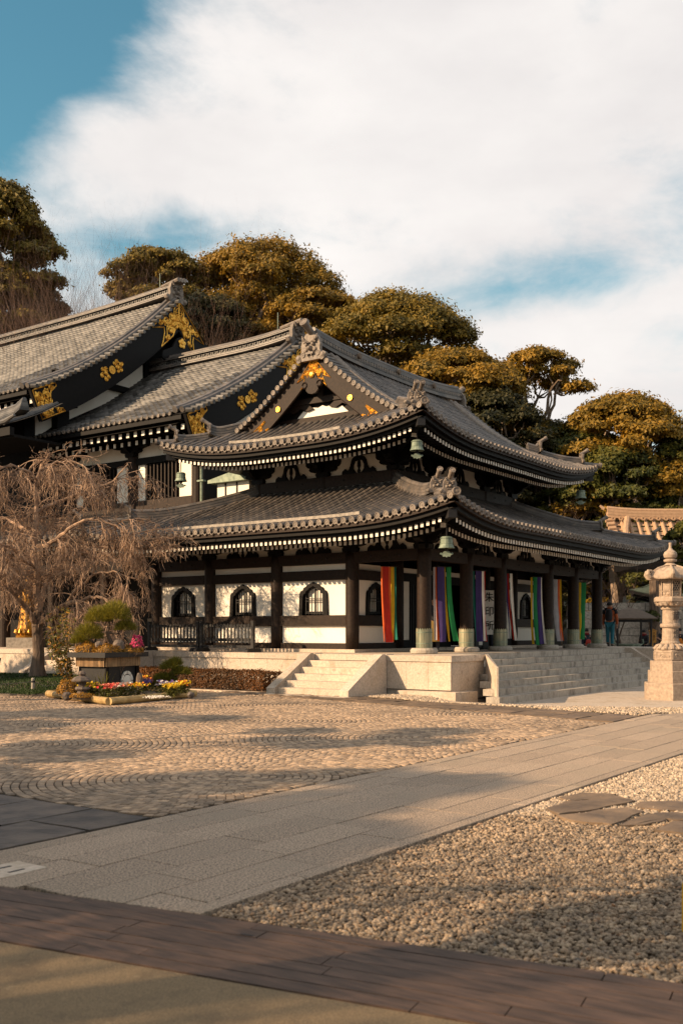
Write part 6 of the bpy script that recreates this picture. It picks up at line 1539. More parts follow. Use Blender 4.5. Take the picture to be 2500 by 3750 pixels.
def hedge():
    t = thing('clipped_hedge', 'low clipped hedge of rust brown leaves along the foot of the platform', 'hedge', (20.1, 19.4, 0)); rng = np.random.default_rng(3)
    n = 17000; x, y, z = rng.uniform(-0.42, 0.42, n), rng.uniform(-3.0, 3.2, n), rng.uniform(0.05, 0.5, n)
    f = rng.integers(0, 3, n); top = 0.49+0.02*np.sin(y*5)
    z = np.where(f == 0, top, z); x = np.where(f == 1, -0.42, x); y = np.where((f == 2) & (rng.random(n) < 0.12), -3.0, y)
    P = np.stack([x, y, z], 1)+rng.normal(0, 0.022, (n, 3)); N = np.stack([np.where(f == 1, -1.0, 0.0), np.where(y == -3.0, -1.0, 0), np.where(f == 0, 1.0, 0.2)], 1)
    link('foliage', leaf_mesh('foliage', P, N, 0.055, M['leaf_hedge'], 0.6, rng), t)
    m = MB(); rr = random.Random(9)
    for k in range(160):
        q = Vector((rr.uniform(-0.3, 0.3), -2.9+6*k/160, 0)); m.tube([q, q+Vector((rr.uniform(-.05, .05), rr.uniform(-.05, .05), 0.2)), q+Vector((rr.uniform(-.12, .12), rr.uniform(-.12, .12), 0.44))], [0.012, 0.009, 0.005], 4)
    m.build('stems', M['bark'], t, fix=False)
hedge()
m = MB(); m.bb(19.35, 19.62, 16.3, 22.4, -0.04, 0.012); m.build('gravel_edging', M['gravel_pale'], kind='structure')
m = MB(); m.grid([[(x, y, -0.022) for y in (16.2, 19, 22.4)] for x in (17.6, 18.5, 19.34)]); m.build('side_path', M['flag_dark'], kind='structure')

# ------------------------------------------------------------ the planted bed inside its bamboo edging
C0 = Vector((14.26, 16.07, 0)); E1 = Vector((0.95, 3.18, 0)); E2 = Vector((2.95, 0.37, 0)); e1 = E1.normalized(); e2 = E2.normalized()
t = thing('bamboo_edging', 'thick yellow bamboo log edging round the flower bed', 'edging', C0)
for a, b in ((Vector(), E1), (Vector(), E2), (E2, E1+E2), (E1, E1+E2)):
    m = MB(); L = (b-a).length; d = (b-a)/L; n = int(L/0.34); pts = []; rs = []
    for k in range(n):
        s_ = L*k/n
        for q, r in ((0.0, 0.084), (0.018, 0.079), (0.16, 0.078), (0.32, 0.080)): pts.append(a+d*(s_+q*L/n/0.34)+Vector((0, 0, 0.085))); rs.append(r)
    pts.append(b+Vector((0, 0, 0.085))); rs.append(0.08); m.tube(pts, rs, 12); m.build('bamboo_log', M['bamboo'], t, fix=True)
    q = MB()
    for k in range(1, n): q.lathe([(0.081, -0.006), (0.0865, 0.0), (0.081, 0.006)], 12, c=a+d*(L*k/n)+Vector((0, 0, 0.085)), ax=d, cap=False)
    q.build('node_rings', M['bamboo_fence'], t)
m = MB(); P = []
def bz(u, v): return 0.06+0.12*math.sin(pi*min(1, max(0, u)))*math.sin(pi*min(1, max(0, v)))
for i in range(11): P.append([C0+E1*(0.02+0.96*i/10)+E2*(0.02+0.96*j/10)+Vector((0, 0, bz(i/10, j/10)+R.uniform(-0.01, 0.01))) for j in range(11)])
m.grid(P); m.build('garden_soil', M['soil'], kind='structure')
def bed(px, py): return at_z(px, py, 0.14)
def mound(name, label, cat, c, r, h, mat, seed, n=900, size=0.035, group=None, asp=0.7):
    rng = np.random.default_rng(seed); t = thing(name, label, cat, c, group); d = rnd_dir(rng, n); d[:, 2] = np.abs(d[:, 2])
    q = d*rng.uniform(0.8, 1.03, n)[:, None]*(1+0.16*np.sin(d[:, :1]*6+seed)*np.cos(d[:, 1:2]*5))*np.array([r, r, h]); link('leaves', leaf_mesh('leaves', q, d, size, M[mat], asp, rng), t)
    m = MB(); m.lathe([(r*0.8, -0.05), (r*0.72, h*0.3), (r*0.4, h*0.7), (0, h*0.85)], 10); m.build('clod', M['soil'], t, smooth=True); return t
def flowers(label, c, r, cols, seed, n=64, h=0.24, leaf='leaf_green', sz=0.058):
    rng = np.random.default_rng(seed); rr = random.Random(seed); t = thing('flower_clump', label, 'flowers', c, 'flower clumps in the bamboo edged bed')
    q = np.stack([rng.normal(0, r*0.55, n*9), rng.normal(0, r*0.55, n*9), rng.uniform(0.0, h*0.85, n*9)], 1); link('leaves', leaf_mesh('leaves', q, np.tile([0, 0, 1.0], (n*9, 1)), 0.05, M[leaf], 0.5, rng), t)
    for col in cols:
        m = MB()
        for k in range(n//len(cols)):
            p = Vector((rng.normal(0, r*0.55), rng.normal(0, r*0.55), h*rng.uniform(0.75, 1.15))); ax = Vector((rr.uniform(-0.9, 0.2), rr.uniform(-0.7, 0.5), rr.uniform(0.3, 1))).normalized(); u = ax.cross(Vector((0.2, 0.9, 0.3))).normalized(); v = ax.cross(u); s_ = sz*rr.uniform(0.7, 1.25)
            n0 = len(m.v); m.v.append(tuple(p))
            for i in range(10): a = i*pi/5; rr_ = s_*(0.62 if i % 2 else 0.36); m.v.append(tuple(p+(u*math.cos(a)+v*math.sin(a))*rr_+ax*0.012))
            for i in range(10): m.face(n0, n0+1+i, n0+1+(i+1) % 10)
        m.build('blossoms', M[col], t, fix=False)
for lab, px, py, r, cols, sd_ in (('bright yellow pansies at the front left of the flower bed', 338, 2546, 0.20, ['fl_yellow'], 1), ('coral and red leafy flowers at the bamboo corner', 398, 2552, 0.20, ['fl_coral', 'fl_red'], 2),
        ('pale pink and white flowers right of the coral ones', 446, 2548, 0.16, ['fl_white', 'fl_coral'], 3), ('large yellow pansy patch in the middle of the front row', 492, 2545, 0.25, ['fl_yellow', 'fl_orange'], 4),
        ('violet pansies behind the yellow patch', 528, 2530, 0.18, ['fl_violet'], 5), ('red flowers below the small pine', 562, 2524, 0.2, ['fl_red', 'fl_coral'], 6), ('orange flower heads behind the violet ones', 516, 2515, 0.2, ['fl_orange', 'fl_yellow'], 7),
        ('purple and white pansies with dark green leaves at right', 605, 2538, 0.2, ['fl_violet', 'fl_white'], 8), ('golden orange flowers at the right end of the bed', 668, 2538, 0.16, ['fl_orange', 'fl_yellow'], 9), ('tiny yellow ground flowers beside the white pebbles', 630, 2550, 0.14, ['fl_yellow'], 10),
        ('white daisies by the small stone lantern', 333, 2525, 0.1, ['fl_white'], 11)):
    flowers(lab, bed(px, py), r, cols, sd_)
p = bed(575, 2552); P = np.stack([NR.normal(p.x, 0.10, 260), NR.normal(p.y, 0.10, 260), NR.uniform(0.12, 0.16, 260)], 1); o = pebbles('white_pebbles', P, 0.018, M['white'], OCT); o['label'] = 'patch of white pebbles at the front of the flower bed'
mound('moss_mound', 'golden moss mound at the left corner of the flower bed', 'moss', bed(238, 2540)+Vector((0.1, 0, 0)), 0.27, 0.33, 'moss', 5, 1500)
mound('low_shrub', 'low green and gold leafy shrub beside the small stone lantern', 'shrub', bed(282, 2535)+Vector((0.25, 0.1, 0)), 0.30, 0.40, 'leaf_green', 6, 900, 0.075, asp=0.4)
mound('ground_moss', 'rusty low moss in front of the small stone lantern', 'moss', bed(300, 2552), 0.26, 0.09, 'moss', 7, 800, 0.03)
def rock(label, c, s_, seed, name='garden_rock', group='rocks in the flower bed', mat='rock'):
    rr = random.Random(seed); T, F = ico(); bm = bmesh.new(); bmesh.ops.create_icosphere(bm, subdivisions=2, radius=1); 
    for v in bm.verts: v.co = Vector((v.co.x*s_[0], v.co.y*s_[1], v.co.z*s_[2]))*(1+rr.uniform(-0.13, 0.13))
    me = bpy.data.meshes.new(name); bm.to_mesh(me); bm.free(); me.materials.append(M[mat]); return link(name, me, None, loc=c, label=label, cat='rock', group=group)
rock('rounded grey rock at the foot of the golden moss mound', bed(248, 2550), (0.13, 0.11, 0.10), 1); rock('upright brown stone right of the black planter box', at_d(512, 2500, 22.6), (0.09, 0.08, 0.24), 2); rock('dark little rock at the right end of the bed', bed(700, 2545), (0.09, 0.08, 0.08), 3, mat='flag_dark'); rock('buff rock between iris leaves and planter', bed(400, 2530)+Vector((0.2, 0.1, 0.05)), (0.16, 0.12, 0.12), 4)
# little lantern of stacked stones
c = bed(302, 2548); t = thing('stacked_stone_lantern', 'little lantern of stacked brown stones in the flower bed', 'lantern', c); t.scale = (0.74, 0.74, 0.78)
m = MB(); m.lathe([(0.17, -0.05), (0.16, 0.10), (0.12, 0.16)], 7); m.build('base_stone', M['rock'], t); m = MB(); m.lathe([(0.20, 0.16), (0.23, 0.20), (0.19, 0.26)], 8, c=(0.02, 0, 0)); m.build('shelf_stone', M['rock'], t); m = MB(); m.lathe([(0.12, 0.26), (0.13, 0.40)], 6); m.build('fire_box', M['rock'], t)
m = MB(); m.lathe([(0.28, 0.40), (0.30, 0.44), (0.22, 0.52), (0.10, 0.56)], 8, c=(-0.01, 0.02, 0)); m.build('roof_stone', M['rock'], t); m = MB(); m.lathe([(0.09, 0.56), (0.12, 0.62), (0.08, 0.69), (0, 0.71)], 7); m.build('top_stone', M['rock'], t)
# black planter stand with a bamboo apron, a stone wheel on its side and a tray of little pines on top
cb = at_d(398, 2515, 23.4); cb.z = 0.1; rzb = math.atan2(e2.y, e2.x)
t = thing('planter_stand', 'black box stand with a split bamboo apron, carrying a tray of dwarf pines', 'planter', cb, rz=rzb)
m = MB(); m.bb(-0.56, 0.56, -0.4, 0.4, 0, 0.66); m.build('box', M['iron'], t)
for x in (-0.53, 0.53): m = MB(); m.bb(x-0.05, x+0.05, -0.44, -0.401, 0, 0.65); m.build('corner_board', M['wood_black'], t)
m = MB()
for k in range(34):
    x = -0.6+1.2*(k+0.5)/34; q = MB(); q.tube([(x, -0.45, 0.645), (x, -0.45, 0.85)], 0.017, 6); q.build('bamboo_slat', M['bamboo_fence'], t)
    if k < 24: y = -0.43+0.86*(k+0.5)/24; q = MB(); q.tube([(-0.62, y, 0.645), (-0.62, y, 0.85)], 0.017, 6); q.build('bamboo_slat', M['bamboo_fence'], t)
m = MB(); m.bb(-0.60, 0.60, -0.43, 0.43, 0.661, 0.855); m.build('apron_core', M['wood_black'], t)
m = MB(); m.bb(-0.76, 0.78, -0.56, 0.56, 0.856, 0.97); m.bb(-0.80, -0.1, -0.60, -0.561, 0.862, 0.975); m.build('tray', M['iron'], t)
m = MB(); ax = (0.0, -1, 0)
for k in range(8):
    a0, a1 = k*pi/4+0.05, (k+1)*pi/4-0.05; po = [(0.20*math.cos(a0+(a1-a0)*i/5), 0.23*math.sin(a0+(a1-a0)*i/5)) for i in range(6)]+[(0.145*math.cos(a1-(a1-a0)*i/5), 0.165*math.sin(a1-(a1-a0)*i/5)) for i in range(6)]; m.prism(po, (0.16, -0.44, 0.30), (1, 0, 0), (0, 0, 1), (0, 0.035, 0))
m.lathe([(0.14, -0.02), (0.14, 0.012), (0.10, 0.02), (0.05, 0.035), (0, 0.035)], 14, c=(0.16, -0.43, 0.30), ax=ax); m.build('stone_wheel', M['white'], t)
tray = Vector((cb.x, cb.y, 1.08))
def pine(label, c, pads, seed, trunk, name='dwarf_pine'):
    rng = np.random.default_rng(seed); t = thing(name, label, 'pine', c, 'dwarf pines of the planted bed'); P = []; D = []
    for (x, y, z, r, h) in pads:
        n = int(2600*(r/0.35)**2); d = rnd_dir(rng, n); d[:, 2] = np.abs(d[:, 2])*0.9; q = d*rng.uniform(0.45, 0.95, n)[:, None]*np.array([r, r, h]); P.append(q+np.array([x, y, z])); D.append(d+np.array([0, 0, 0.5]))
    P = np.concatenate(P); D = np.concatenate(D)+rng.normal(0, 0.35, P.shape); D /= np.linalg.norm(D, axis=1)[:, None]; n = len(P); s_ = np.cross(D, rng.normal(0, 1, (n, 3))); s_ /= np.linalg.norm(s_, axis=1)[:, None]
    V = np.stack([P+s_*0.006, P-s_*0.006, P+D*rng.uniform(0.06, 0.13, n)[:, None]], 1).reshape(-1, 3); link('needles', npmesh('needles', V, np.arange(n*3).reshape(n, 3), M['needle']), t)
    m = MB(); m.tube(trunk, [0.07-0.045*k/(len(trunk)-1) for k in range(len(trunk))], 7)
    for (x, y, z, r, h) in pads: b = min(trunk, key=lambda q: (Vector(q)-Vector((x, y, z))).length); m.tube([b, ((b[0]+x)/2, (b[1]+y)/2, z-0.08), (x, y, z+h*0.3)], [0.03, 0.022, 0.01], 5)
    m.build('trunk', M['bark'], t, fix=False)
pine('tallest dwarf pine on the planter tray, two rounded needle pads', tray+Vector((0.05, 0.05, 0)), [(0.1, -0.1, 0.75, 0.40, 0.52), (-0.12, 0.22, 0.7, 0.33, 0.42), (0.3, -0.25, 0.5, 0.26, 0.28)], 11, [(0, 0, -0.05), (0.1, 0.02, 0.2), (0.02, 0.06, 0.45), (0.05, 0.0, 0.85)])
pine('lower dwarf pine at the left of the planter tray', tray+Vector((-0.15, 0.35, 0)), [(-0.05, 0.1, 0.3, 0.36, 0.44), (-0.2, 0.25, 0.2, 0.22, 0.16)], 12, [(0.05, 0, -0.05), (0.0, 0.05, 0.15), (-0.02, 0.08, 0.32)])
c = bed(636, 2528); pine('small bonsai pine with layered pads at the right of the flower bed', c, [(-0.05, 0.05, 0.50, 0.26, 0.24), (0.1, -0.15, 0.38, 0.26, 0.2), (-0.12, 0.16, 0.22, 0.30, 0.22), (0.05, 0.0, 0.62, 0.18, 0.18)], 13, [(0.05, -0.02, -0.05), (0.03, -0.08, 0.12), (-0.05, 0.02, 0.3), (0.02, 0.0, 0.6)])
mound('moss_mound', 'golden moss heaped along the left of the planter tray', 'moss', tray+Vector((-0.35, 0.32, -0.02)), 0.30, 0.24, 'moss', 14, 1200); mound('moss_mound', 'orange moss in the middle of the planter tray', 'moss', tray+Vector((-0.2, -0.2, -0.02)), 0.32, 0.2, 'moss', 15, 1200); mound('moss_mound', 'brownish moss at the right end of the planter tray', 'moss', tray+Vector((0.42, -0.3, -0.02)), 0.34, 0.17, 'moss', 16, 1100)
mound('azalea', 'small crimson pink flowering shrub at the right end of the planter tray', 'shrub', tray+Vector((0.5, -0.42, 0.1)), 0.16, 0.3, 'fl_pink', 17, 260, 0.05)
rock('mottled rock under the dwarf pines on the tray', tray+Vector((0.1, -0.25, 0.14)), (0.16, 0.13, 0.15), 21); rock('white flecked rock at the left of the dwarf pines on the tray', tray+Vector((-0.25, 0.05, 0.16)), (0.09, 0.08, 0.1), 22)
# tall canes with gold green leaves
c = bed(243, 2530)+Vector((0.35, 0.25, 0)); t = thing('cane_shrub', 'tall slender caned shrub with gold and green leaf sprays left of the planter', 'shrub', c); rr = random.Random(31); rng = np.random.default_rng(31); m = MB(); P = []
for k in range(11):
    a = rr.uniform(0, 2*pi); L = rr.uniform(0.9, 2.0); e = Vector((-0.25+rr.uniform(-0.4, 0.35), rr.uniform(-0.4, 0.45), L)); b = Vector((rr.uniform(-.1, .1), rr.uniform(-.1, .1), -0.05)); mid_ = b.lerp(e, 0.5)+Vector((rr.uniform(-.08, .08), rr.uniform(-.08, .08), 0.08)); m.tube([b, b.lerp(mid_, 0.5), mid_, mid_.lerp(e, 0.5), e], [0.014, 0.012, 0.011, 0.008, 0.005], 5)
    for q in range(16): f = rr.uniform(0.35, 1); o = b.lerp(e, f); s_ = np.array(o)+rng.normal(0, 0.09, (5, 3)); P.append(s_)
P = np.concatenate(P); m.build('canes', M['bamboo_fence'], t, fix=False); link('leaves', leaf_mesh('leaves', P, np.tile([-.3, 0, 1.0], (len(P), 1)), 0.105, M['leaf_gold'] if False else M['leaf_green'], 0.36, rng), t)
P2 = P[rng.random(len(P)) < 0.4]+rng.normal(0, 0.04, (int((1)), 3)); link('gold_leaves', leaf_mesh('gold_leaves', P2, np.tile([-.3, 0, 1.0], (len(P2), 1)), 0.10, M['moss'], 0.36, rng), t)
# iris blades
c = bed(375, 2545); t = thing('iris_clump', 'upright clump of long green iris blades before the planter', 'plant', c); m = MB()
for k in range(26):
    a = rr.uniform(0, 2*pi); b = Vector((rr.uniform(-.1, .1), rr.uniform(-.1, .1), -0.02)); L = rr.uniform(0.3, 0.62); d = Vector((math.cos(a)*0.2, math.sin(a)*0.2, 1)).normalized(); s_ = Vector((-math.sin(a), math.cos(a), 0))*0.013; n0 = len(m.v)
    for f, w_ in ((0, 1), (0.5, 1), (1, 0.1)): q = b+d*L*f+Vector((math.cos(a), math.sin(a), 0))*0.12*f*f; m.v += [tuple(q-s_*w_), tuple(q+s_*w_)]
    m.face(n0, n0+1, n0+3, n0+2); m.face(n0+2, n0+3, n0+5, n0+4)
m.build('blades', M['needle'], t, fix=False)
c = bed(440, 2535); twig_tree('bare_shrub', 'bare reddish shrub with forking twigs before the planter stand', (c.x, c.y, 0.1), 1.45, 0.85, 33, 'twig', 3, None, 0.028, 'shrub', 0.5, (5, 4, 3, 3), (5, 4, 3, 3))
# ------------------------------------------------------------ stone lantern at the right
LC = ray(2452, 2300)*25.3; LC = Vector((LC.x, LC.y, -0.15)); LPH = math.radians(202.6)
lan = thing('stone_lantern', 'tall carved granite lantern on a stepped hexagonal base at the right edge', 'lantern', LC)
def lp(name, prof, n=6, ph=LPH, mat='lantern', parent=lan, smooth=False):
    m = MB(); m.lathe(prof, n, ph=ph); return m.build(name, M[mat], parent, smooth=smooth)
lp('base_step', [(0.70, -0.05), (0.70, 0.39), (0.68, 0.41)]); lp('base_step', [(0.605, 0.411), (0.605, 0.70), (0.59, 0.715)]); lp('base_step', [(0.545, 0.716), (0.545, 0.945), (0.53, 0.96)])
ped = lp('pedestal', [(0.43, 0.961), (0.44, 0.98), (0.44, 1.21), (0.42, 1.235)])
for k in range(6):                                       # sunk panels with carved waves on the pedestal faces
    a = LPH+(k+0.5)*pi/3; n_ = Vector((math.cos(a), math.sin(a), 0)); u = Vector((-n_.y, n_.x, 0)); c = n_*(0.44*math.cos(pi/6))
    m = MB()
    for (x0, x1, z0, z1) in ((-0.2, 0.2, 1.0, 1.02), (-0.2, 0.2, 1.18, 1.2), (-0.2, -0.18, 1.02, 1.18), (0.18, 0.2, 1.02, 1.18)): m.obox(c+u*x0+Vector((0, 0, z0)), u*(x1-x0), Vector((0, 0, z1-z0)), n_*0.012)
    for q in range(4):
        m.tube([c+u*(0.10-0.02*q-(0.045+0.035*q)*math.cos(b))+n_*0.004+Vector((0, 0, 1.03+(0.03+0.028*q)*math.sin(b))) for b in np.linspace(0.2, 2.6, 7)], 0.009, 4)
    m.lathe([(0.04, 0), (0.03, 0.015), (0, 0.02)], 7, c=c-u*0.1+Vector((0, 0, 1.12)), ax=n_); m.build('carved_panel', M['lantern'], ped)
m = MB(); m.lathe([(0.40, 1.236), (0.37, 1.30), (0.27, 1.37), (0.23, 1.375)], 24)
m.build('lotus_base', M['lantern'], lan, smooth=True)
m = MB()
for k in range(14): a = 2*pi*k/14; m.tube([(math.cos(a)*0.235, math.sin(a)*0.235, 1.385), (math.cos(a)*0.33, math.sin(a)*0.33, 1.35), (math.cos(a)*0.41, math.sin(a)*0.41, 1.26)], [0.035, 0.055, 0.045], 6, flatten=0.6)
m.build('lotus_petals', M['lantern'], lan)
sh = lp('shaft', [(0.235, 1.376), (0.24, 1.42), (0.205, 1.47), (0.195, 1.80), (0.24, 1.81), (0.255, 1.85), (0.24, 1.90), (0.195, 1.91), (0.19, 2.25), (0.225, 2.26), (0.235, 2.30), (0.225, 2.335)], 24, 0, smooth=False)
face = Vector((-CY*math.cos(0.45)-(-SY)*math.sin(0.45)*-1*0, 0, 0))
aw = math.atan2(-SY, -CY)+0.52; nn = Vector((math.cos(aw), math.sin(aw), 0))
for ch, z in (('献', 2.08), ('燈', 1.62)): text(ch, 0.25, nn*0.199+Vector((0, 0, z)), (pi/2, 0, aw+pi/2), M['flag_dark'], sh, 0.006)
m = MB(); m.lathe([(0.22, 2.336), (0.33, 2.37), (0.37, 2.43), (0.36, 2.45)], 24)
for k in range(16): a = 2*pi*k/16; m.tube([(math.cos(a)*0.25, math.sin(a)*0.25, 2.35), (math.cos(a)*0.34, math.sin(a)*0.34, 2.38), (math.cos(a)*0.375, math.sin(a)*0.375, 2.44)], [0.03, 0.05, 0.03], 6, flatten=0.6)
m.build('lotus_bowl', M['lantern'], lan)
lp('shelf', [(0.43, 2.452), (0.44, 2.47), (0.44, 2.55), (0.41, 2.58)])
# hexagonal fire box with a lattice window on one face
fb = lp('fire_box', [(0.27, 2.581), (0.27, 3.02)])
for k in range(6):
    a = LPH+(k+0.5)*pi/3; n_ = Vector((math.cos(a), math.sin(a), 0)); u = Vector((-n_.y, n_.x, 0)); c = n_*(0.27*math.cos(pi/6))
    m = MB()
    for x in (-0.125, 0.105): m.obox(c+u*x+Vector((0, 0, 2.585)), u*0.02, Vector((0, 0, 0.43)), n_*0.03)
    for z in (2.585, 2.71, 2.985): m.obox(c-u*0.105+Vector((0, 0, z)), u*0.21, Vector((0, 0, 0.022)), n_*0.026)
    m.build('window_frame', M['lantern'], fb)
    if k % 2 == 0:
        m = MB(); m.obox(c-u*0.1+Vector((0, 0, 2.735)), u*0.2, Vector((0, 0, 0.25)), n_*0.004); m.build('opening', M['painted_dark'], fb)  # dark plate on the solid face, coloured like the shade in an opening
        m = MB()
        for i in (-1, 0, 1):
            for q in (-1, 1):
                o = c+n_*0.012+u*(0.0)+Vector((0, 0, 2.86)); m.beam(o+u*(i*0.07-0.07)+Vector((0, 0, -0.11*q)), o+u*(i*0.07+0.07)+Vector((0, 0, 0.11*q)), 0.016, 0.014, up=n_)
        m.build('lattice', M['lantern'], fb)
    else:
        m = MB(); m.prism([(-0.07, 2.74), (0.07, 2.74), (0.09, 2.85), (0.07, 2.96), (-0.07, 2.96), (-0.09, 2.85)], c, u, (0, 0, 1), n_*0.01); m.build('carved_panel', M['lantern'], fb)
    m = MB(); m.lathe([(0.045, 0), (0.03, 0.015), (0, 0.02)], 8, c=c-u*0.05+Vector((0, 0, 2.655)), ax=n_); m.lathe([(0.045, 0), (0.03, 0.015), (0, 0.02)], 8, c=c+u*0.05+Vector((0, 0, 2.655)), ax=n_); m.build('carved_leaf', M['lantern'], fb)
# roof with curled corners
m = MB(); n = 48; rings = []
for (rf, z) in ((0.02, 3.36), (0.16, 3.36), (0.22, 3.33), (0.34, 3.29), (0.46, 3.20), (0.53, 3.08), (0.55, 3.03), (0.50, 3.015), (0.28, 3.021)):
    row = []
    for k in range(n):
        a = 2*pi*k/n; ph = ((a-LPH) % (pi/3))-pi/6; hexr = math.cos(pi/6)/math.cos(ph); cor = max(0, 1-abs(abs(ph)-pi/6)/0.2)
        q = smooth01((rf-0.2)/0.35); rr_ = rf*(1-q+q*hexr)+0.03*cor*q; row.append((math.cos(a)*rr_, math.sin(a)*rr_, z+0.07*cor*q*(1 if z > 3.02 else 0.6)))
    rings.append(row+[row[0]])
m.grid(rings); rf_ = m.build('lantern_roof', M['lantern'], lan, smooth=True)
for k in range(6):
    a = LPH+k*pi/3; d = Vector((math.cos(a), math.sin(a), 0)); m = MB()
    m.tube([d*0.16+Vector((0, 0, 3.365)), d*0.34+Vector((0, 0, 3.305)), d*0.47+Vector((0, 0, 3.22)), d*0.55+Vector((0, 0, 3.12))], [0.03, 0.035, 0.04, 0.045], 6)
    m.tube([d*0.50+Vector((0, 0, 3.07)), d*0.60+Vector((0, 0, 3.08)), d*0.66+Vector((0, 0, 3.15)), d*0.64+Vector((0, 0, 3.23)), d*0.57+Vector((0, 0, 3.23)), d*0.57+Vector((0, 0, 3.17))], [0.06, 0.058, 0.055, 0.05, 0.045, 0.035], 8); m.build('corner_scroll', M['lantern'], rf_)
lp('finial', [(0.13, 3.36), (0.17, 3.38), (0.10, 3.44), (0.09, 3.46), (0.15, 3.47), (0.165, 3.50), (0.16, 3.53), (0.10, 3.545), (0.15, 3.58), (0.17, 3.65), (0.145, 3.72), (0.08, 3.77), (0.04, 3.82), (0.035, 3.88), (0.042, 3.94), (0.035, 3.96)], 20, 0, smooth=False)

# ------------------------------------------------------------ far court beyond the hall
m = MB(); m.bb(38.35, 75, 0, 45, -0.2, 0.0); m.build('far_court', M['granite'], kind='structure')
RZ = YAW-pi/2                                            # frame with x across the view, y away
def frame_thing(name, label, cat, px, d, z=0.0, group=None): p = at_d(px, 2300, d); return thing(name, label, cat, (p.x, p.y, z), group, RZ)
# grey dry-stone wall
w_ = frame_thing('stone_wall', 'grey block retaining wall behind the incense burner', 'wall', 2330, 51)
rr = random.Random(77)
z = 0.0
while z < 2.7:
    h = rr.uniform(0.36, 0.5); x = -3.2+rr.uniform(-0.3, 0)
    while x < 4.2: l = rr.uniform(0.6, 1.2); m = MB(); m.bb(x+0.012, x+l-0.012, rr.uniform(-0.03, 0.03), 0.5, z+0.012, z+h-0.012); m.build('stone_block', M['stone'], w_); x += l
    z += h
# incense burner pavilion
t = frame_thing('incense_pavilion', 'small brown roofed incense burner pavilion on thin black posts', 'pavilion', 2303, 43.5)
m = MB(); n = 24; rows = []
for r, z in ((0.05, 2.62), (0.12, 2.58), (0.5, 2.50), (0.95, 2.30), (1.30, 2.13), (1.30, 2.08)):
    rows.append([(math.cos(2*pi*k/n)*r*(1/max(abs(math.cos(2*pi*k/n)), abs(math.sin(2*pi*k/n))))**0.8*0.78, math.sin(2*pi*k/n)*r*(1/max(abs(math.cos(2*pi*k/n)), abs(math.sin(2*pi*k/n))))**0.8*0.78, z) for k in range(n+1)])
m.grid(rows); m.build('roof', M['bronze_roof'], t, smooth=False)
for x in (-0.72, 0.72):
    for y in (-0.72, 0.72): m = MB(); m.tube([(x, y, 0), (x, y, 2.1)], 0.045, 8); m.build('post', M['iron'], t)
for k in range(4): a = k*pi/2+pi/4; m = MB(); m.tube([(math.cos(a)*0.9, math.sin(a)*0.9, 2.28), (math.cos(a)*1.2, math.sin(a)*1.2, 2.14), (math.cos(a)*1.34, math.sin(a)*1.34, 2.17), (math.cos(a)*1.33, math.sin(a)*1.33, 2.24)], 0.035, 6); m.build('corner_scroll', M['bronze_roof'], t)
m = MB(); m.bb(-0.72, 0.72, -0.76, -0.70, 1.96, 2.06); m.bb(-0.76, -0.70, -0.699, 0.699, 1.96, 2.06); m.bb(0.70, 0.76, -0.699, 0.699, 1.96, 2.06); m.build('tie_beam', M['iron'], t)
u = frame_thing('incense_burner', 'round green copper incense burner under the pavilion roof', 'burner', 2300, 43.4)
m = MB(); m.lathe([(0.3, 0), (0.28, 0.3), (0.2, 0.42), (0.22, 0.5), (0.46, 0.66), (0.52, 0.85), (0.50, 0.95), (0.56, 0.98), (0.56, 1.02), (0.45, 1.02), (0.42, 0.9)], 20); m.build('bowl', M['copper'], u, smooth=False)
for s_ in (-1, 1): m = MB(); m.tube([(s_*0.5, 0, 0.95), (s_*0.64, 0, 1.05), (s_*0.6, 0, 1.22)], 0.04, 6); m.build('handle', M['copper'], u)
# hall with a green copper roof, its corner coming in from the right
t = frame_thing('copper_roof_hall', 'small hall under a pale green copper roof behind the stone lantern', 'temple building', 2300, 55, -0.75); t.rotation_euler.z = RZ-0.36; t.scale = (1.45, 1.45, 1.45)
def cz(x, y): s_ = min(x, 9-x); q = min(s_, y); return 2.9+0.62*q+0.05*q*q+0.28*max(0, 1-x/1.8)**2*max(0, 1-y/2)
for i in range(11):
    y0, y1 = i*0.36, (i+1)*0.36; x = y0
    while x < 9-y0: l = 0.62; xe = min(x+l, 9-y0); m = MB(); lo = max(x, y1) if False else x; m.grid([[(max(x, y0)+ (xe-max(x, y0))*k/2, y0, cz(x+(xe-x)*k/2, y0)+0.025) for k in range(3)], [(min(max(x, y1), xe)+(xe-min(max(x, y1), xe))*k/2, y1, cz(x+(xe-x)*k/2, y1)+0.004) for k in range(3)]]); m.build('copper_sheet', M['copper_roof'], t, fix=False); x = xe
m = MB(); m.grid([[(x, y, cz(x, y)-0.01) for x in np.linspace(y*0.9, 9-y*0.9, 12)] for y in np.linspace(0, 4, 8)]); m.grid([[(y, x, cz(y, x)-0.01) for x in np.linspace(y*0.9, 8, 8)] for y in np.linspace(0, 4, 8)]); m.build('roof', M['copper_roof'], t)
for z, o, mt in ((-0.10, 0.0, 'bronze_roof'), (-0.2, 0.10, 'wood'), (-0.30, 0.22, 'wood_black')):
    m = MB(); m.sweep([(0, 0), (0.3, 0), (0.3, 0.095), (0, 0.095)], [Vector((o+(9-2*o)*k/20, o, cz(o+(9-2*o)*k/20, 0)+z)) for k in range(21)], Vector((0, 1, 0))); m.build('eave_board', M[mt], t)
for k in range(9): m = MB(); m.bb(1.0+0.75*k, 1.14+0.75*k, 0.5, 0.53, 2.36, 2.52); m.build('white_end', M['white'], t); m = MB(); m.bb(1.0+0.75*k, 1.14+0.75*k, 0.53, 3, 2.36, 2.52); m.build('rafter', M['wood_black'], t)
m = MB(); m.bb(1.3, 8, 2.4, 6, 0, 2.5); m.build('wall', M['wood_black'], t)
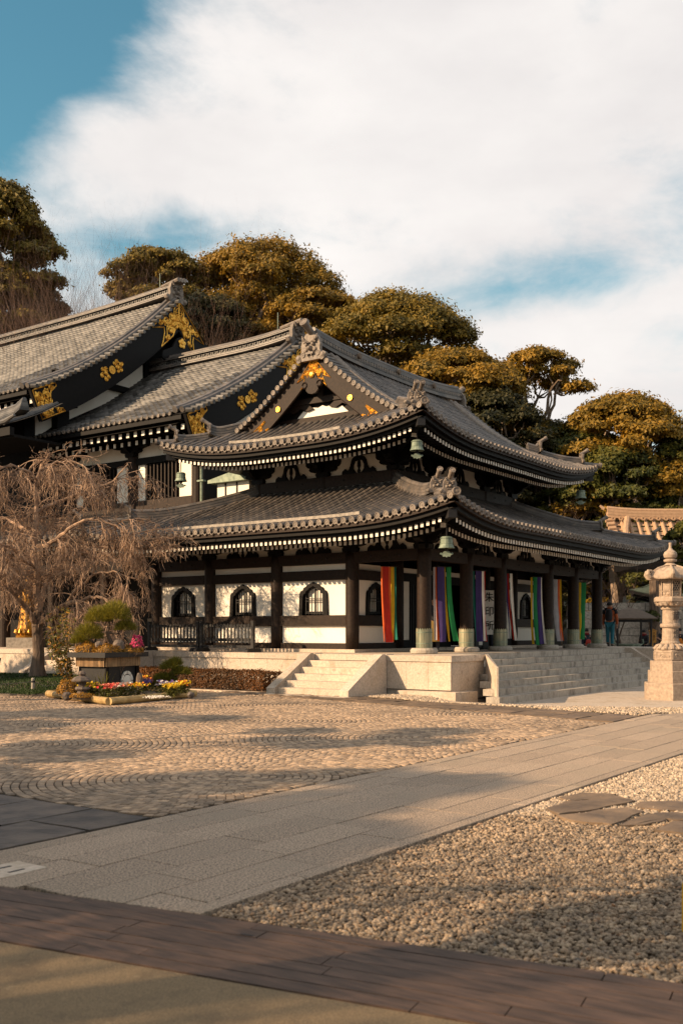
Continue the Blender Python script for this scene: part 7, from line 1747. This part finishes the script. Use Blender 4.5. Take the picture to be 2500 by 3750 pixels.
for x in (1.3, 3.2): m = MB(); m.tube([(x, 1.9, 0), (x, 1.9, 2.4)], 0.13, 10); m.build('post', M['wood'], t)
p = at_d(2335, 2212, 57); t2 = thing('small_bell', 'small green bell under the copper roof corner', 'bell', (p.x, p.y, p.z+0.12)); m = MB(); m.lathe([(0.02, 0.05), (0.12, 0), (0.15, -0.24), (0.2, -0.3), (0.17, -0.3)], 10); m.build('bell_body', M['copper'], t2)
# bell tower with a tan tiled roof
t = frame_thing('tiled_tower', 'tan tiled roof of a tower beyond the far right eave of the hall', 'tower', 2262, 50)
for k in range(14):
    x = 0.25+0.42*k; m = MB(); m.tube([(x-0.05*0, 1.9-1.9*(1-f)*0+(-1)*1.9*f*1.0+0.0, 7.35-1.55*f-0.25*math.sin(pi*f)) for f in np.linspace(0, 1, 6)], 0.10, 8); m.build('cover_tile_row', M['tan_tile'], t, fix=False)
m = MB()
nc = 8
for i in range(nc):
    f0, f1 = i/nc, (i+1)/nc; m.grid([[(x, 1.9-1.9*f0, 7.30-1.55*f0-0.25*math.sin(pi*f0)-0.03) for x in (0.0, 3, 6.2)], [(x, 1.9-1.9*f1, 7.33-1.55*f1-0.25*math.sin(pi*f1)-0.0) for x in (0.0, 3, 6.2)]])
m.build('roof', M['tan_tile'], t)
m = MB(); ridge(m, [Vector((-0.05+6.3*k/8, 1.95, 7.36+0.14*max(0, 1-k/3)**2)) for k in range(9)], 0.42, 0.46, 0.10, 3); m.build('ridge', M['tan_tile'], t)
m = MB()
for k in range(16): x = 0.2+0.39*k; m.lathe([(0.11, 0), (0.11, 0.06), (0.05, 0.06), (0.04, 0.03), (0, 0.03)], 10, c=(x, 1.68, 7.42), ax=(0, -1, 0))
m.build('ridge_rosettes', M['tan_tile'], t)
m = MB(); m.tube([(0.95, 1.75, 7.45), (0.62, 0.9, 6.75), (0.45, 0.1, 5.95)], 0.16, 8); m.build('verge_roll', M['tan_tile'], t)
for k in range(6): f = k/6; m = MB(); m.tube([(-0.16, 1.8-1.7*f, 7.33-1.45*f), (0.2, 1.8-1.7*f, 7.36-1.45*f)], 0.12, 8); m.build('verge_tile', M['tan_tile'], t, fix=False)
m = MB(); m.tube([(-0.2, 1.95, 7.95), (-0.42, 1.95, 8.12)], [0.1, 0.06], 6); m.build('ridge_end_tile', M['tan_tile'], t)
m = MB(); m.bb(0.6, 7, 0.2, 3, 4.7, 5.75); m.bb(0.3, 7, -0.1, 0.19, 5.5, 5.72); m.build('beam', M['wood_black'], t)
for x in (2.0, 4.6): m = MB(); m.tube([(x, 0.6, 0), (x, 0.6, 4.8)], 0.25, 10); m.build('post', M['bark'], t)
# autumn shrubs and leafy bushes in the far court
def bush(label, px, py_top, wpx, hpx, d, mat, seed, n=2600, size=0.13):
    c = at_d(px, py_top+hpx, d); t = thing('court_shrub', label, 'shrub', (c.x, c.y, 0), 'shrubs beyond the porch'); rng = np.random.default_rng(seed); rr = random.Random(seed); w = wpx/2*d/3645; h = hpx/2*d/3645; zc = c.z+h; cs = []; rs = []
    for k in range(16): dd = Vector((rr.gauss(0, 1), rr.gauss(0, 1), rr.gauss(0, 1))).normalized()*rr.uniform(0.3, 0.8); cs.append((dd.x*w, dd.y*w, zc+dd.z*h)); rs.append(min(w, h)*rr.uniform(0.25, 0.42))
    P, N = clump_leaves(rng, cs, rs, n//16, 0.85); link('crown', leaf_mesh('crown', P, N, size, M[mat], 0.6, rng), t); m = MB()
    limb(m, (0, 0, -0.1), (0, 0, zc*0.6), 0.07, 0.05, rr, 4)
    for q in cs: limb(m, (0, 0, zc*0.55), q, 0.03, 0.01, rr, 4, 0, 0.3, 4)
    m.build('trunk', M['bark'], t, fix=False)
bush('orange gold leafed shrub right beside the last porch column', 2222, 2060, 110, 270, 63, 'leaf_gold', 91, 4600); bush('yellow shrub seen between the last two porch columns', 2150, 2100, 90, 200, 63, 'leaf_gold', 92); bush('yellow green shrub left of the tower post', 2320, 2070, 90, 150, 59, 'leaf_green', 93); bush('green bush under the copper roof by the wooden sign', 2385, 2225, 60, 60, 50, 'leaf_green', 94, 1400); bush('leafy green shrub above the stone lantern shaft', 2400, 2075, 80, 110, 59, 'leaf_green', 95); bush('dark green bush far behind the porch columns', 2060, 2130, 120, 200, 60, 'leaf_dark', 96)
p = at_d(2285, 2300, 46); twig_tree('bare_tree', 'gnarled bare dark tree behind the incense pavilion', (p.x, p.y, 0), 5.0, 0.8, 97, 'baretwig', 4, 'shrubs beyond the porch', 0.14)

# wooden notice board
t = frame_thing('notice_board', 'orange wooden notice board with a peaked top on a short post', 'sign', 2387, 44.5, 0.0)
m = MB(); m.bb(-0.03, 0.03, -0.02, 0.02, 0, 1.2); m.build('post', M['sign_wood'], t); m = MB(); m.prism([(-0.15, 1.05), (0.15, 1.05), (0.15, 1.56), (0, 1.62), (-0.15, 1.56)], (0, -0.03, 0), (1, 0, 0), (0, 0, 1), (0, -0.03, 0)); m.build('board', M['sign_wood'], t); m = MB(); m.prism([(-0.19, 1.56), (0, 1.64), (0.19, 1.56), (0.19, 1.59), (0, 1.68), (-0.19, 1.59)], (0, -0.08, 0), (1, 0, 0), (0, 0, 1), (0, 0.08, 0)); m.build('roof', M['sign_wood'], t)
for k, ch in enumerate('大香炉'): text(ch, 0.13, (0.05, -0.062, 1.47-0.14*k), (pi/2, 0, 0), M['ink'], t, 0.002)
# yellow stand cut by the right edge, on the gravel
p = at_z(2506, 3410, 0.0); t = thing('yellow_barrier', 'yellow barrier frame standing on the gravel at the right edge', 'barrier', (p.x, p.y, 0), rz=RZ)
m = MB(); m.tube([(0, 0, 0), (0, 0, 0.24), (0.03, 0, 0.30), (0.10, 0, 0.325), (0.6, 0, 0.325)], 0.016, 8); m.tube([(0.6, 0, 0.325), (0.6, 0, 0)], 0.016, 8); m.build('frame', M['barrier_yellow'], t); m = MB(); m.bb(0.02, 0.58, -0.006, 0.006, 0.06, 0.24); m.build('panel', M['barrier_yellow'], t)
# ------------------------------------------------------------ people and the statue
def skin(name, verts, edges, radii, mat, parent, sub=2, root=0):
    me = bpy.data.meshes.new(name); me.from_pydata(verts, edges, []); me.materials.append(mat); o = link(name, me, parent)
    o.modifiers.new('skin', 'SKIN'); sv = me.skin_vertices[0].data
    for i, r in enumerate(radii): sv[i].radius = r if isinstance(r, tuple) else (r, r)
    sv[root].use_root = True; o.modifiers['skin'].use_smooth_shade = True; s = o.modifiers.new('sub', 'SUBSURF'); s.levels = sub; s.render_levels = sub; return o
def person(label, loc, yaw, h, J, top_mat, leg_mat, hair='hair', sleeve=True, coat=False, hood=None, group=None, head_yaw=0.0, extra=None):
    """local frame: facing +X, +Y to the left. J overrides joints (fractions of the height)"""
    t = thing('person', label, 'person', loc, group, yaw)
    D = dict(pel=(0, 0, .53), spn=(0, 0, .63), che=(0.005, 0, .74), nck=(0, 0, .835), hb=(.012, 0, .875), hd=(.018, 0, .925), ht=(.005, 0, .975),
             shl=(0, .108, .80), ell=(-.015, .135, .63), wrl=(.03, .14, .48), hal=(.045, .138, .44), shr=(0, -.108, .80), elr=(-.015, -.135, .63), wrr=(.03, -.14, .48), har=(.045, -.138, .44),
             hil=(0, .052, .50), knl=(.01, .055, .285), anl=(-.01, .055, .045), tol=(.075, .06, .018), hir=(0, -.052, .50), knr=(.01, -.055, .285), anr=(-.01, -.055, .045), tor=(.075, -.06, .018))
    D.update(J); k = list(D); P = [tuple(c*h for c in D[q]) for q in k]; I = {q: i for i, q in enumerate(k)}
    E = [('pel', 'spn'), ('spn', 'che'), ('che', 'nck'), ('nck', 'hb'), ('hb', 'hd'), ('hd', 'ht'), ('che', 'shl'), ('shl', 'ell'), ('ell', 'wrl'), ('wrl', 'hal'), ('che', 'shr'), ('shr', 'elr'), ('elr', 'wrr'), ('wrr', 'har'),
         ('pel', 'hil'), ('hil', 'knl'), ('knl', 'anl'), ('anl', 'tol'), ('pel', 'hir'), ('hir', 'knr'), ('knr', 'anr'), ('anr', 'tor')]
    rad = dict(pel=.075, spn=.068, che=.075, nck=.034, hb=.042, hd=.056, ht=.040, shl=.038, ell=.026, wrl=.018, hal=.020, shr=.038, elr=.026, wrr=.018, har=.020, hil=.055, knl=.036, anl=.024, tol=.02, hir=.055, knr=.036, anr=.024, tor=.02)
    skin('body', P, [(I[a], I[b]) for a, b in E], [rad[q]*h for q in k], M['skin'], t, 2, I['pel'])
    def garment(name, keys, edges, rr, mat):
        ix = {q: i for i, q in enumerate(keys)}; skin(name, [tuple(c*h for c in D[q]) for q in keys], [(ix[a], ix[b]) for a, b in edges], [rr[q]*h for q in keys], mat, t, 2, 0)
    up = ['pel', 'spn', 'che', 'nck', 'shl', 'shr']+(['ell', 'wrl', 'elr', 'wrr'] if sleeve else ['ell', 'elr'])
    ue = [('pel', 'spn'), ('spn', 'che'), ('che', 'nck'), ('che', 'shl'), ('che', 'shr'), ('shl', 'ell'), ('shr', 'elr')]+([('ell', 'wrl'), ('elr', 'wrr')] if sleeve else [])
    rr = dict(pel=.093, spn=.090, che=.092, nck=.046, shl=.050, shr=.050, ell=.037, elr=.037, wrl=.028, wrr=.028)
    garment('jacket', up, ue, rr, M[top_mat])
    lr = dict(pel=.085, hil=.066, knl=.047, anl=.036, hir=.066, knr=.047, anr=.036)
    if coat: lr = dict(pel=.10, hil=.095, knl=.085, anl=.036, hir=.095, knr=.085, anr=.036)
    garment('trousers', ['pel', 'hil', 'knl', 'anl', 'hir', 'knr', 'anr'], [('pel', 'hil'), ('hil', 'knl'), ('knl', 'anl'), ('pel', 'hir'), ('hir', 'knr'), ('knr', 'anr')], lr, M[leg_mat])
    for a, b in (('anl', 'tol'), ('anr', 'tor')):
        A, B = Vector(D[a])*h, Vector(D[b])*h; skin('shoe', [tuple(A+(A-B)*0.2), tuple(A.lerp(B, 0.5)), tuple(B)], [(0, 1), (1, 2)], [.034*h, .032*h, .024*h], M['shoe'], t, 1)
    # hair, nose, eyes
    hd = Vector(D['hd'])*h; ca, sa = math.cos(head_yaw), math.sin(head_yaw); f = Vector((ca, sa, 0)); s_ = Vector((-sa, ca, 0))
    m = MB(); rr_ = .064*h
    for i in range(7):
        th = pi*0.62*i/6; row = []
        for q in range(13): a = 2*pi*q/12; row.append(hd+Vector((0, 0, 0.012*h))+f*(math.sin(th)*math.cos(a)*rr_*0.98-0.014*h)+s_*(math.sin(th)*math.sin(a)*rr_*0.86)+Vector((0, 0, math.cos(th)*rr_)))
        if i == 0: top = row
        m.grid([row0, row]) if i else None
        row0 = row
    m.build('hair', M[hair], t, smooth=True, fix=False)
    m = MB(); m.tube([hd+f*0.053*h+Vector((0, 0, 0.012*h)), hd+f*0.068*h-Vector((0, 0, 0.010*h)), hd+f*0.05*h-Vector((0, 0, 0.018*h))], [.006*h, .010*h, .006*h], 6); m.build('nose', M['skin'], t)
    m = MB()
    for q in (-1, 1): m.lathe([(0.006*h, 0), (0.004*h, 0.003*h), (0, 0.004*h)], 6, c=hd+f*0.052*h+s_*q*0.02*h+Vector((0, 0, 0.008*h)), ax=f)
    m.obox(hd+f*0.05*h-s_*0.014*h-Vector((0, 0, 0.03*h)), s_*0.028*h, f*0.006*h, Vector((0, 0, 0.006*h))); m.build('eyes_and_mouth', M['hair'], t)
    for a, b in (('wrl', 'hal'), ('wrr', 'har')):            # fingers and thumb
        A, B = Vector(D[a])*h, Vector(D[b])*h; d = (B-A).normalized(); sd__ = d.cross(Vector((0, 1, 0))); sd__ = sd__.normalized() if sd__.length > 0.1 else Vector((1, 0, 0)); inn = d.cross(sd__); m = MB()
        for i, ln in enumerate((.040, .046, .043, .034)): o = B+sd__*(i-1.5)*.010*h; m.tube([o, o+d*ln*0.55*h, o+d*ln*h+inn*.012*h], [.0062*h, .0056*h, .0042*h], 5)
        m.tube([A.lerp(B, 0.5)+sd__*.016*h, B+sd__*.03*h-d*.004*h, B+sd__*.034*h+d*.018*h], [.007*h, .0062*h, .005*h], 5); m.build('fingers', M['skin'], t, fix=False)
    if hood:
        m = MB(); nk = Vector(D['nck'])*h; m.lathe([(.055*h, -.02*h), (.078*h, .0), (.075*h, .03*h), (.055*h, .045*h)], 12, c=nk); m.build('collar', M[hood], t, smooth=True)
    return t, D
def pack(t, c, sz, mat, name='backpack'):
    m = MB(); m.lathe([(0.0, -0.5), (0.42, -0.48), (0.5, -0.3), (0.5, 0.15), (0.42, 0.42), (0.2, 0.5), (0, 0.52)], 10, ph=0.3); m.v = [(x*sz[0]+c[0], y*sz[1]+c[1], z*sz[2]+c[2]) for x, y, z in m.v]; m.build(name, M[mat], t, smooth=True)
away = YAW
p = at_d(2231, 2300, 38.6)
t, D = person('person in a rust and black jacket with a black backpack walking away along the platform', (p.x, p.y, PZ), away-0.35, 1.74, dict(knl=(.075, .05, .30), anl=(.02, .05, .075), tol=(.10, .06, .022), knr=(.035, -.05, .285), anr=(-.06, -.05, .05), tor=(.015, -.055, .022), elr=(-.03, -.15, .63), wrr=(.03, -.155, .49), har=(.05, -.15, .45)), 'jacket_rust', 'trousers_teal', hood='jacket_rust', head_yaw=-0.8)
pack(t, (-0.21, 0.02, 1.22), (0.24, 0.27, 0.46), 'jacket_black')
m = MB(); m.tube([(-0.02, 0.19, 1.43), (0.0, 0, 1.46), (-0.02, -0.19, 1.43)], [0.075, 0.10, 0.075], 8, flatten=0.9); m.tube([(-0.01, -0.19, 1.42), (-0.03, -0.24, 1.26)], [0.09, 0.075], 8); m.tube([(-0.01, 0.19, 1.42), (-0.03, 0.24, 1.26)], [0.09, 0.075], 8); m.build('shoulder_yoke', M['jacket_black'], t, smooth=True)
p = at_d(2146, 2300, 46); t, D = person('person in a dark puffer jacket with a red bag, behind the porch columns', (p.x, p.y, 0), away+pi+0.5, 1.70, dict(wrl=(.10, .06, .60), hal=(.13, .03, .60)), 'navy', 'navy', hood='scarf_red'); pack(t, (0.16, -0.02, 0.98), (0.2, 0.34, 0.42), 'bag_red', 'red_bag')
p = at_d(2356, 2300, 45.5); t, D = person('person in dark clothes with a red scarf looking down at a phone', (p.x, p.y, 0), away+pi/2+0.6, 1.66, dict(elr=(.02, -.13, .63), wrr=(.13, -.06, .66), har=(.16, -.04, .68), wrl=(.13, .06, .66), ell=(.02, .13, .63), hal=(.16, .04, .68), hd=(.035, 0, .92), ht=(.03, 0, .965)), 'jacket_black', 'navy', hood='scarf_red', coat=True); pack(t, (-0.05, -0.2, 0.75), (0.2, 0.16, 0.3), 'bag_blue', 'blue_bag')
m = MB(); m.box((0.30, 0.0, 1.14), (0.015, 0.08, 0.15)); m.build('phone', M['iron'], t)
p = at_d(2424, 2300, 45); t, D = person('person in a black t-shirt raising a bare forearm beside the wooden sign', (p.x, p.y, 0), away+pi/2+0.3, 1.76, dict(elr=(.05, -.13, .64), wrr=(.17, -.10, .68), har=(.20, -.09, .70), ell=(.05, .13, .64), wrl=(.17, .10, .69), hal=(.20, .09, .71)), 'jacket_black', 'navy', sleeve=False)
p = at_d(2486, 2300, 45); t, D = person('bearded person in black with an orange bag, right of the lantern shaft', (p.x, p.y, 0), away+pi/2+0.2, 1.72, dict(wrl=(.10, .08, .60), hal=(.13, .06, .60)), 'jacket_black', 'navy', sleeve=False); pack(t, (0.02, 0.18, 1.05), (0.26, 0.2, 0.42), 'bag_orange', 'orange_bag')
p = at_d(-34, 2300, 22.4); person('person in a dark navy coat, only the back and leg showing at the left edge', (p.x, p.y, 0), away+pi/2, 1.68, dict(elr=(-.03, -.15, .64)), 'navy', 'navy', coat=True)
p = at_d(1590, 2300, 28.2); t, D = person('person in a plaid skirt hidden behind the corner column', (p.x, p.y, PZ), away+pi*0.9, 1.60, {}, 'jacket_black', 'navy')
m = MB(); m.lathe([(0.16, 0.88), (0.25, 0.6), (0.33, 0.3)], 18, cap=False); m.build('plaid_skirt', M['plaid'], t, smooth=False)
p = at_d(1797, 2300, 33.2); person('dark haired person half hidden by the third porch column', (p.x, p.y, PZ), away+pi*0.5, 1.66, {}, 'jacket_black', 'navy')
# golden standing statue in the dark porch
p = at_d(104, 2364, 36.5); st = thing('golden_statue', 'gilded standing goddess statue on a grey plinth in the dark porch', 'statue', (p.x, p.y, PZ), rz=away+pi)
m = MB(); rr = random.Random(4); rows = []
prof = [(0.36, 0.30), (0.34, 0.42), (0.30, 0.7), (0.26, 1.0), (0.24, 1.25), (0.25, 1.45), (0.23, 1.62), (0.14, 1.76), (0.075, 1.82), (0.075, 1.86)]
for r, z in prof: rows.append([(math.cos(2*pi*k/40)*r*0.8*(1+0.055*math.sin(k*pi/40*2*9+z*2)), math.sin(2*pi*k/40)*r*(1+0.055*math.sin(k*pi/40*2*9+z*2)), z+0.02) for k in range(41)])
m.grid(rows); m.build('robe', M['statue_gold'], st, smooth=True)
m = MB(); m.lathe([(0, 1.84), (0.08, 1.86), (0.115, 1.95), (0.11, 2.04), (0.07, 2.12), (0.07, 2.16), (0.06, 2.24), (0, 2.28)], 16); m.tube([(0.11, 0, 1.97), (0.125, 0, 1.94), (0.105, 0, 1.92)], 0.014, 6); m.build('head', M['statue_gold'], st, smooth=True)
m = MB()
for s_ in (-1, 1): m.tube([(0, s_*0.2, 1.70), (0.05, s_*0.29, 1.45), (0.22, s_*0.16, 1.36+0.1*s_), (0.26, s_*0.06, 1.45+0.12*s_)], [0.075, 0.07, 0.055, 0.035], 8)
for q in range(3): m.tube([(0.20+0.02*q, -0.2+0.4*k/8, 1.15-0.22*q-0.16*math.sin(pi*k/8)) for k in range(9)], 0.018, 5)
m.build('arms_and_sashes', M['statue_gold'], st, smooth=True)
m = MB(); m.lathe([(0.42, 0.0), (0.44, 0.06), (0.36, 0.1), (0.40, 0.18), (0.44, 0.28), (0.38, 0.33)], 24)
for k in range(16): a = 2*pi*k/16; m.tube([(math.cos(a)*0.36, math.sin(a)*0.36, 0.12), (math.cos(a)*0.45, math.sin(a)*0.45, 0.2), (math.cos(a)*0.44, math.sin(a)*0.44, 0.31)], [0.05, 0.06, 0.02], 6)
m.build('lotus', M['statue_gold'], st)
m = MB(); m.bb(-0.55, 0.55, -0.62, 0.62, -0.36, -0.002); m.v = [(a, b, c+0.0) for a, b, c in m.v]; m.build('plinth', M['stone'], st); st.location.z = PZ+0.362
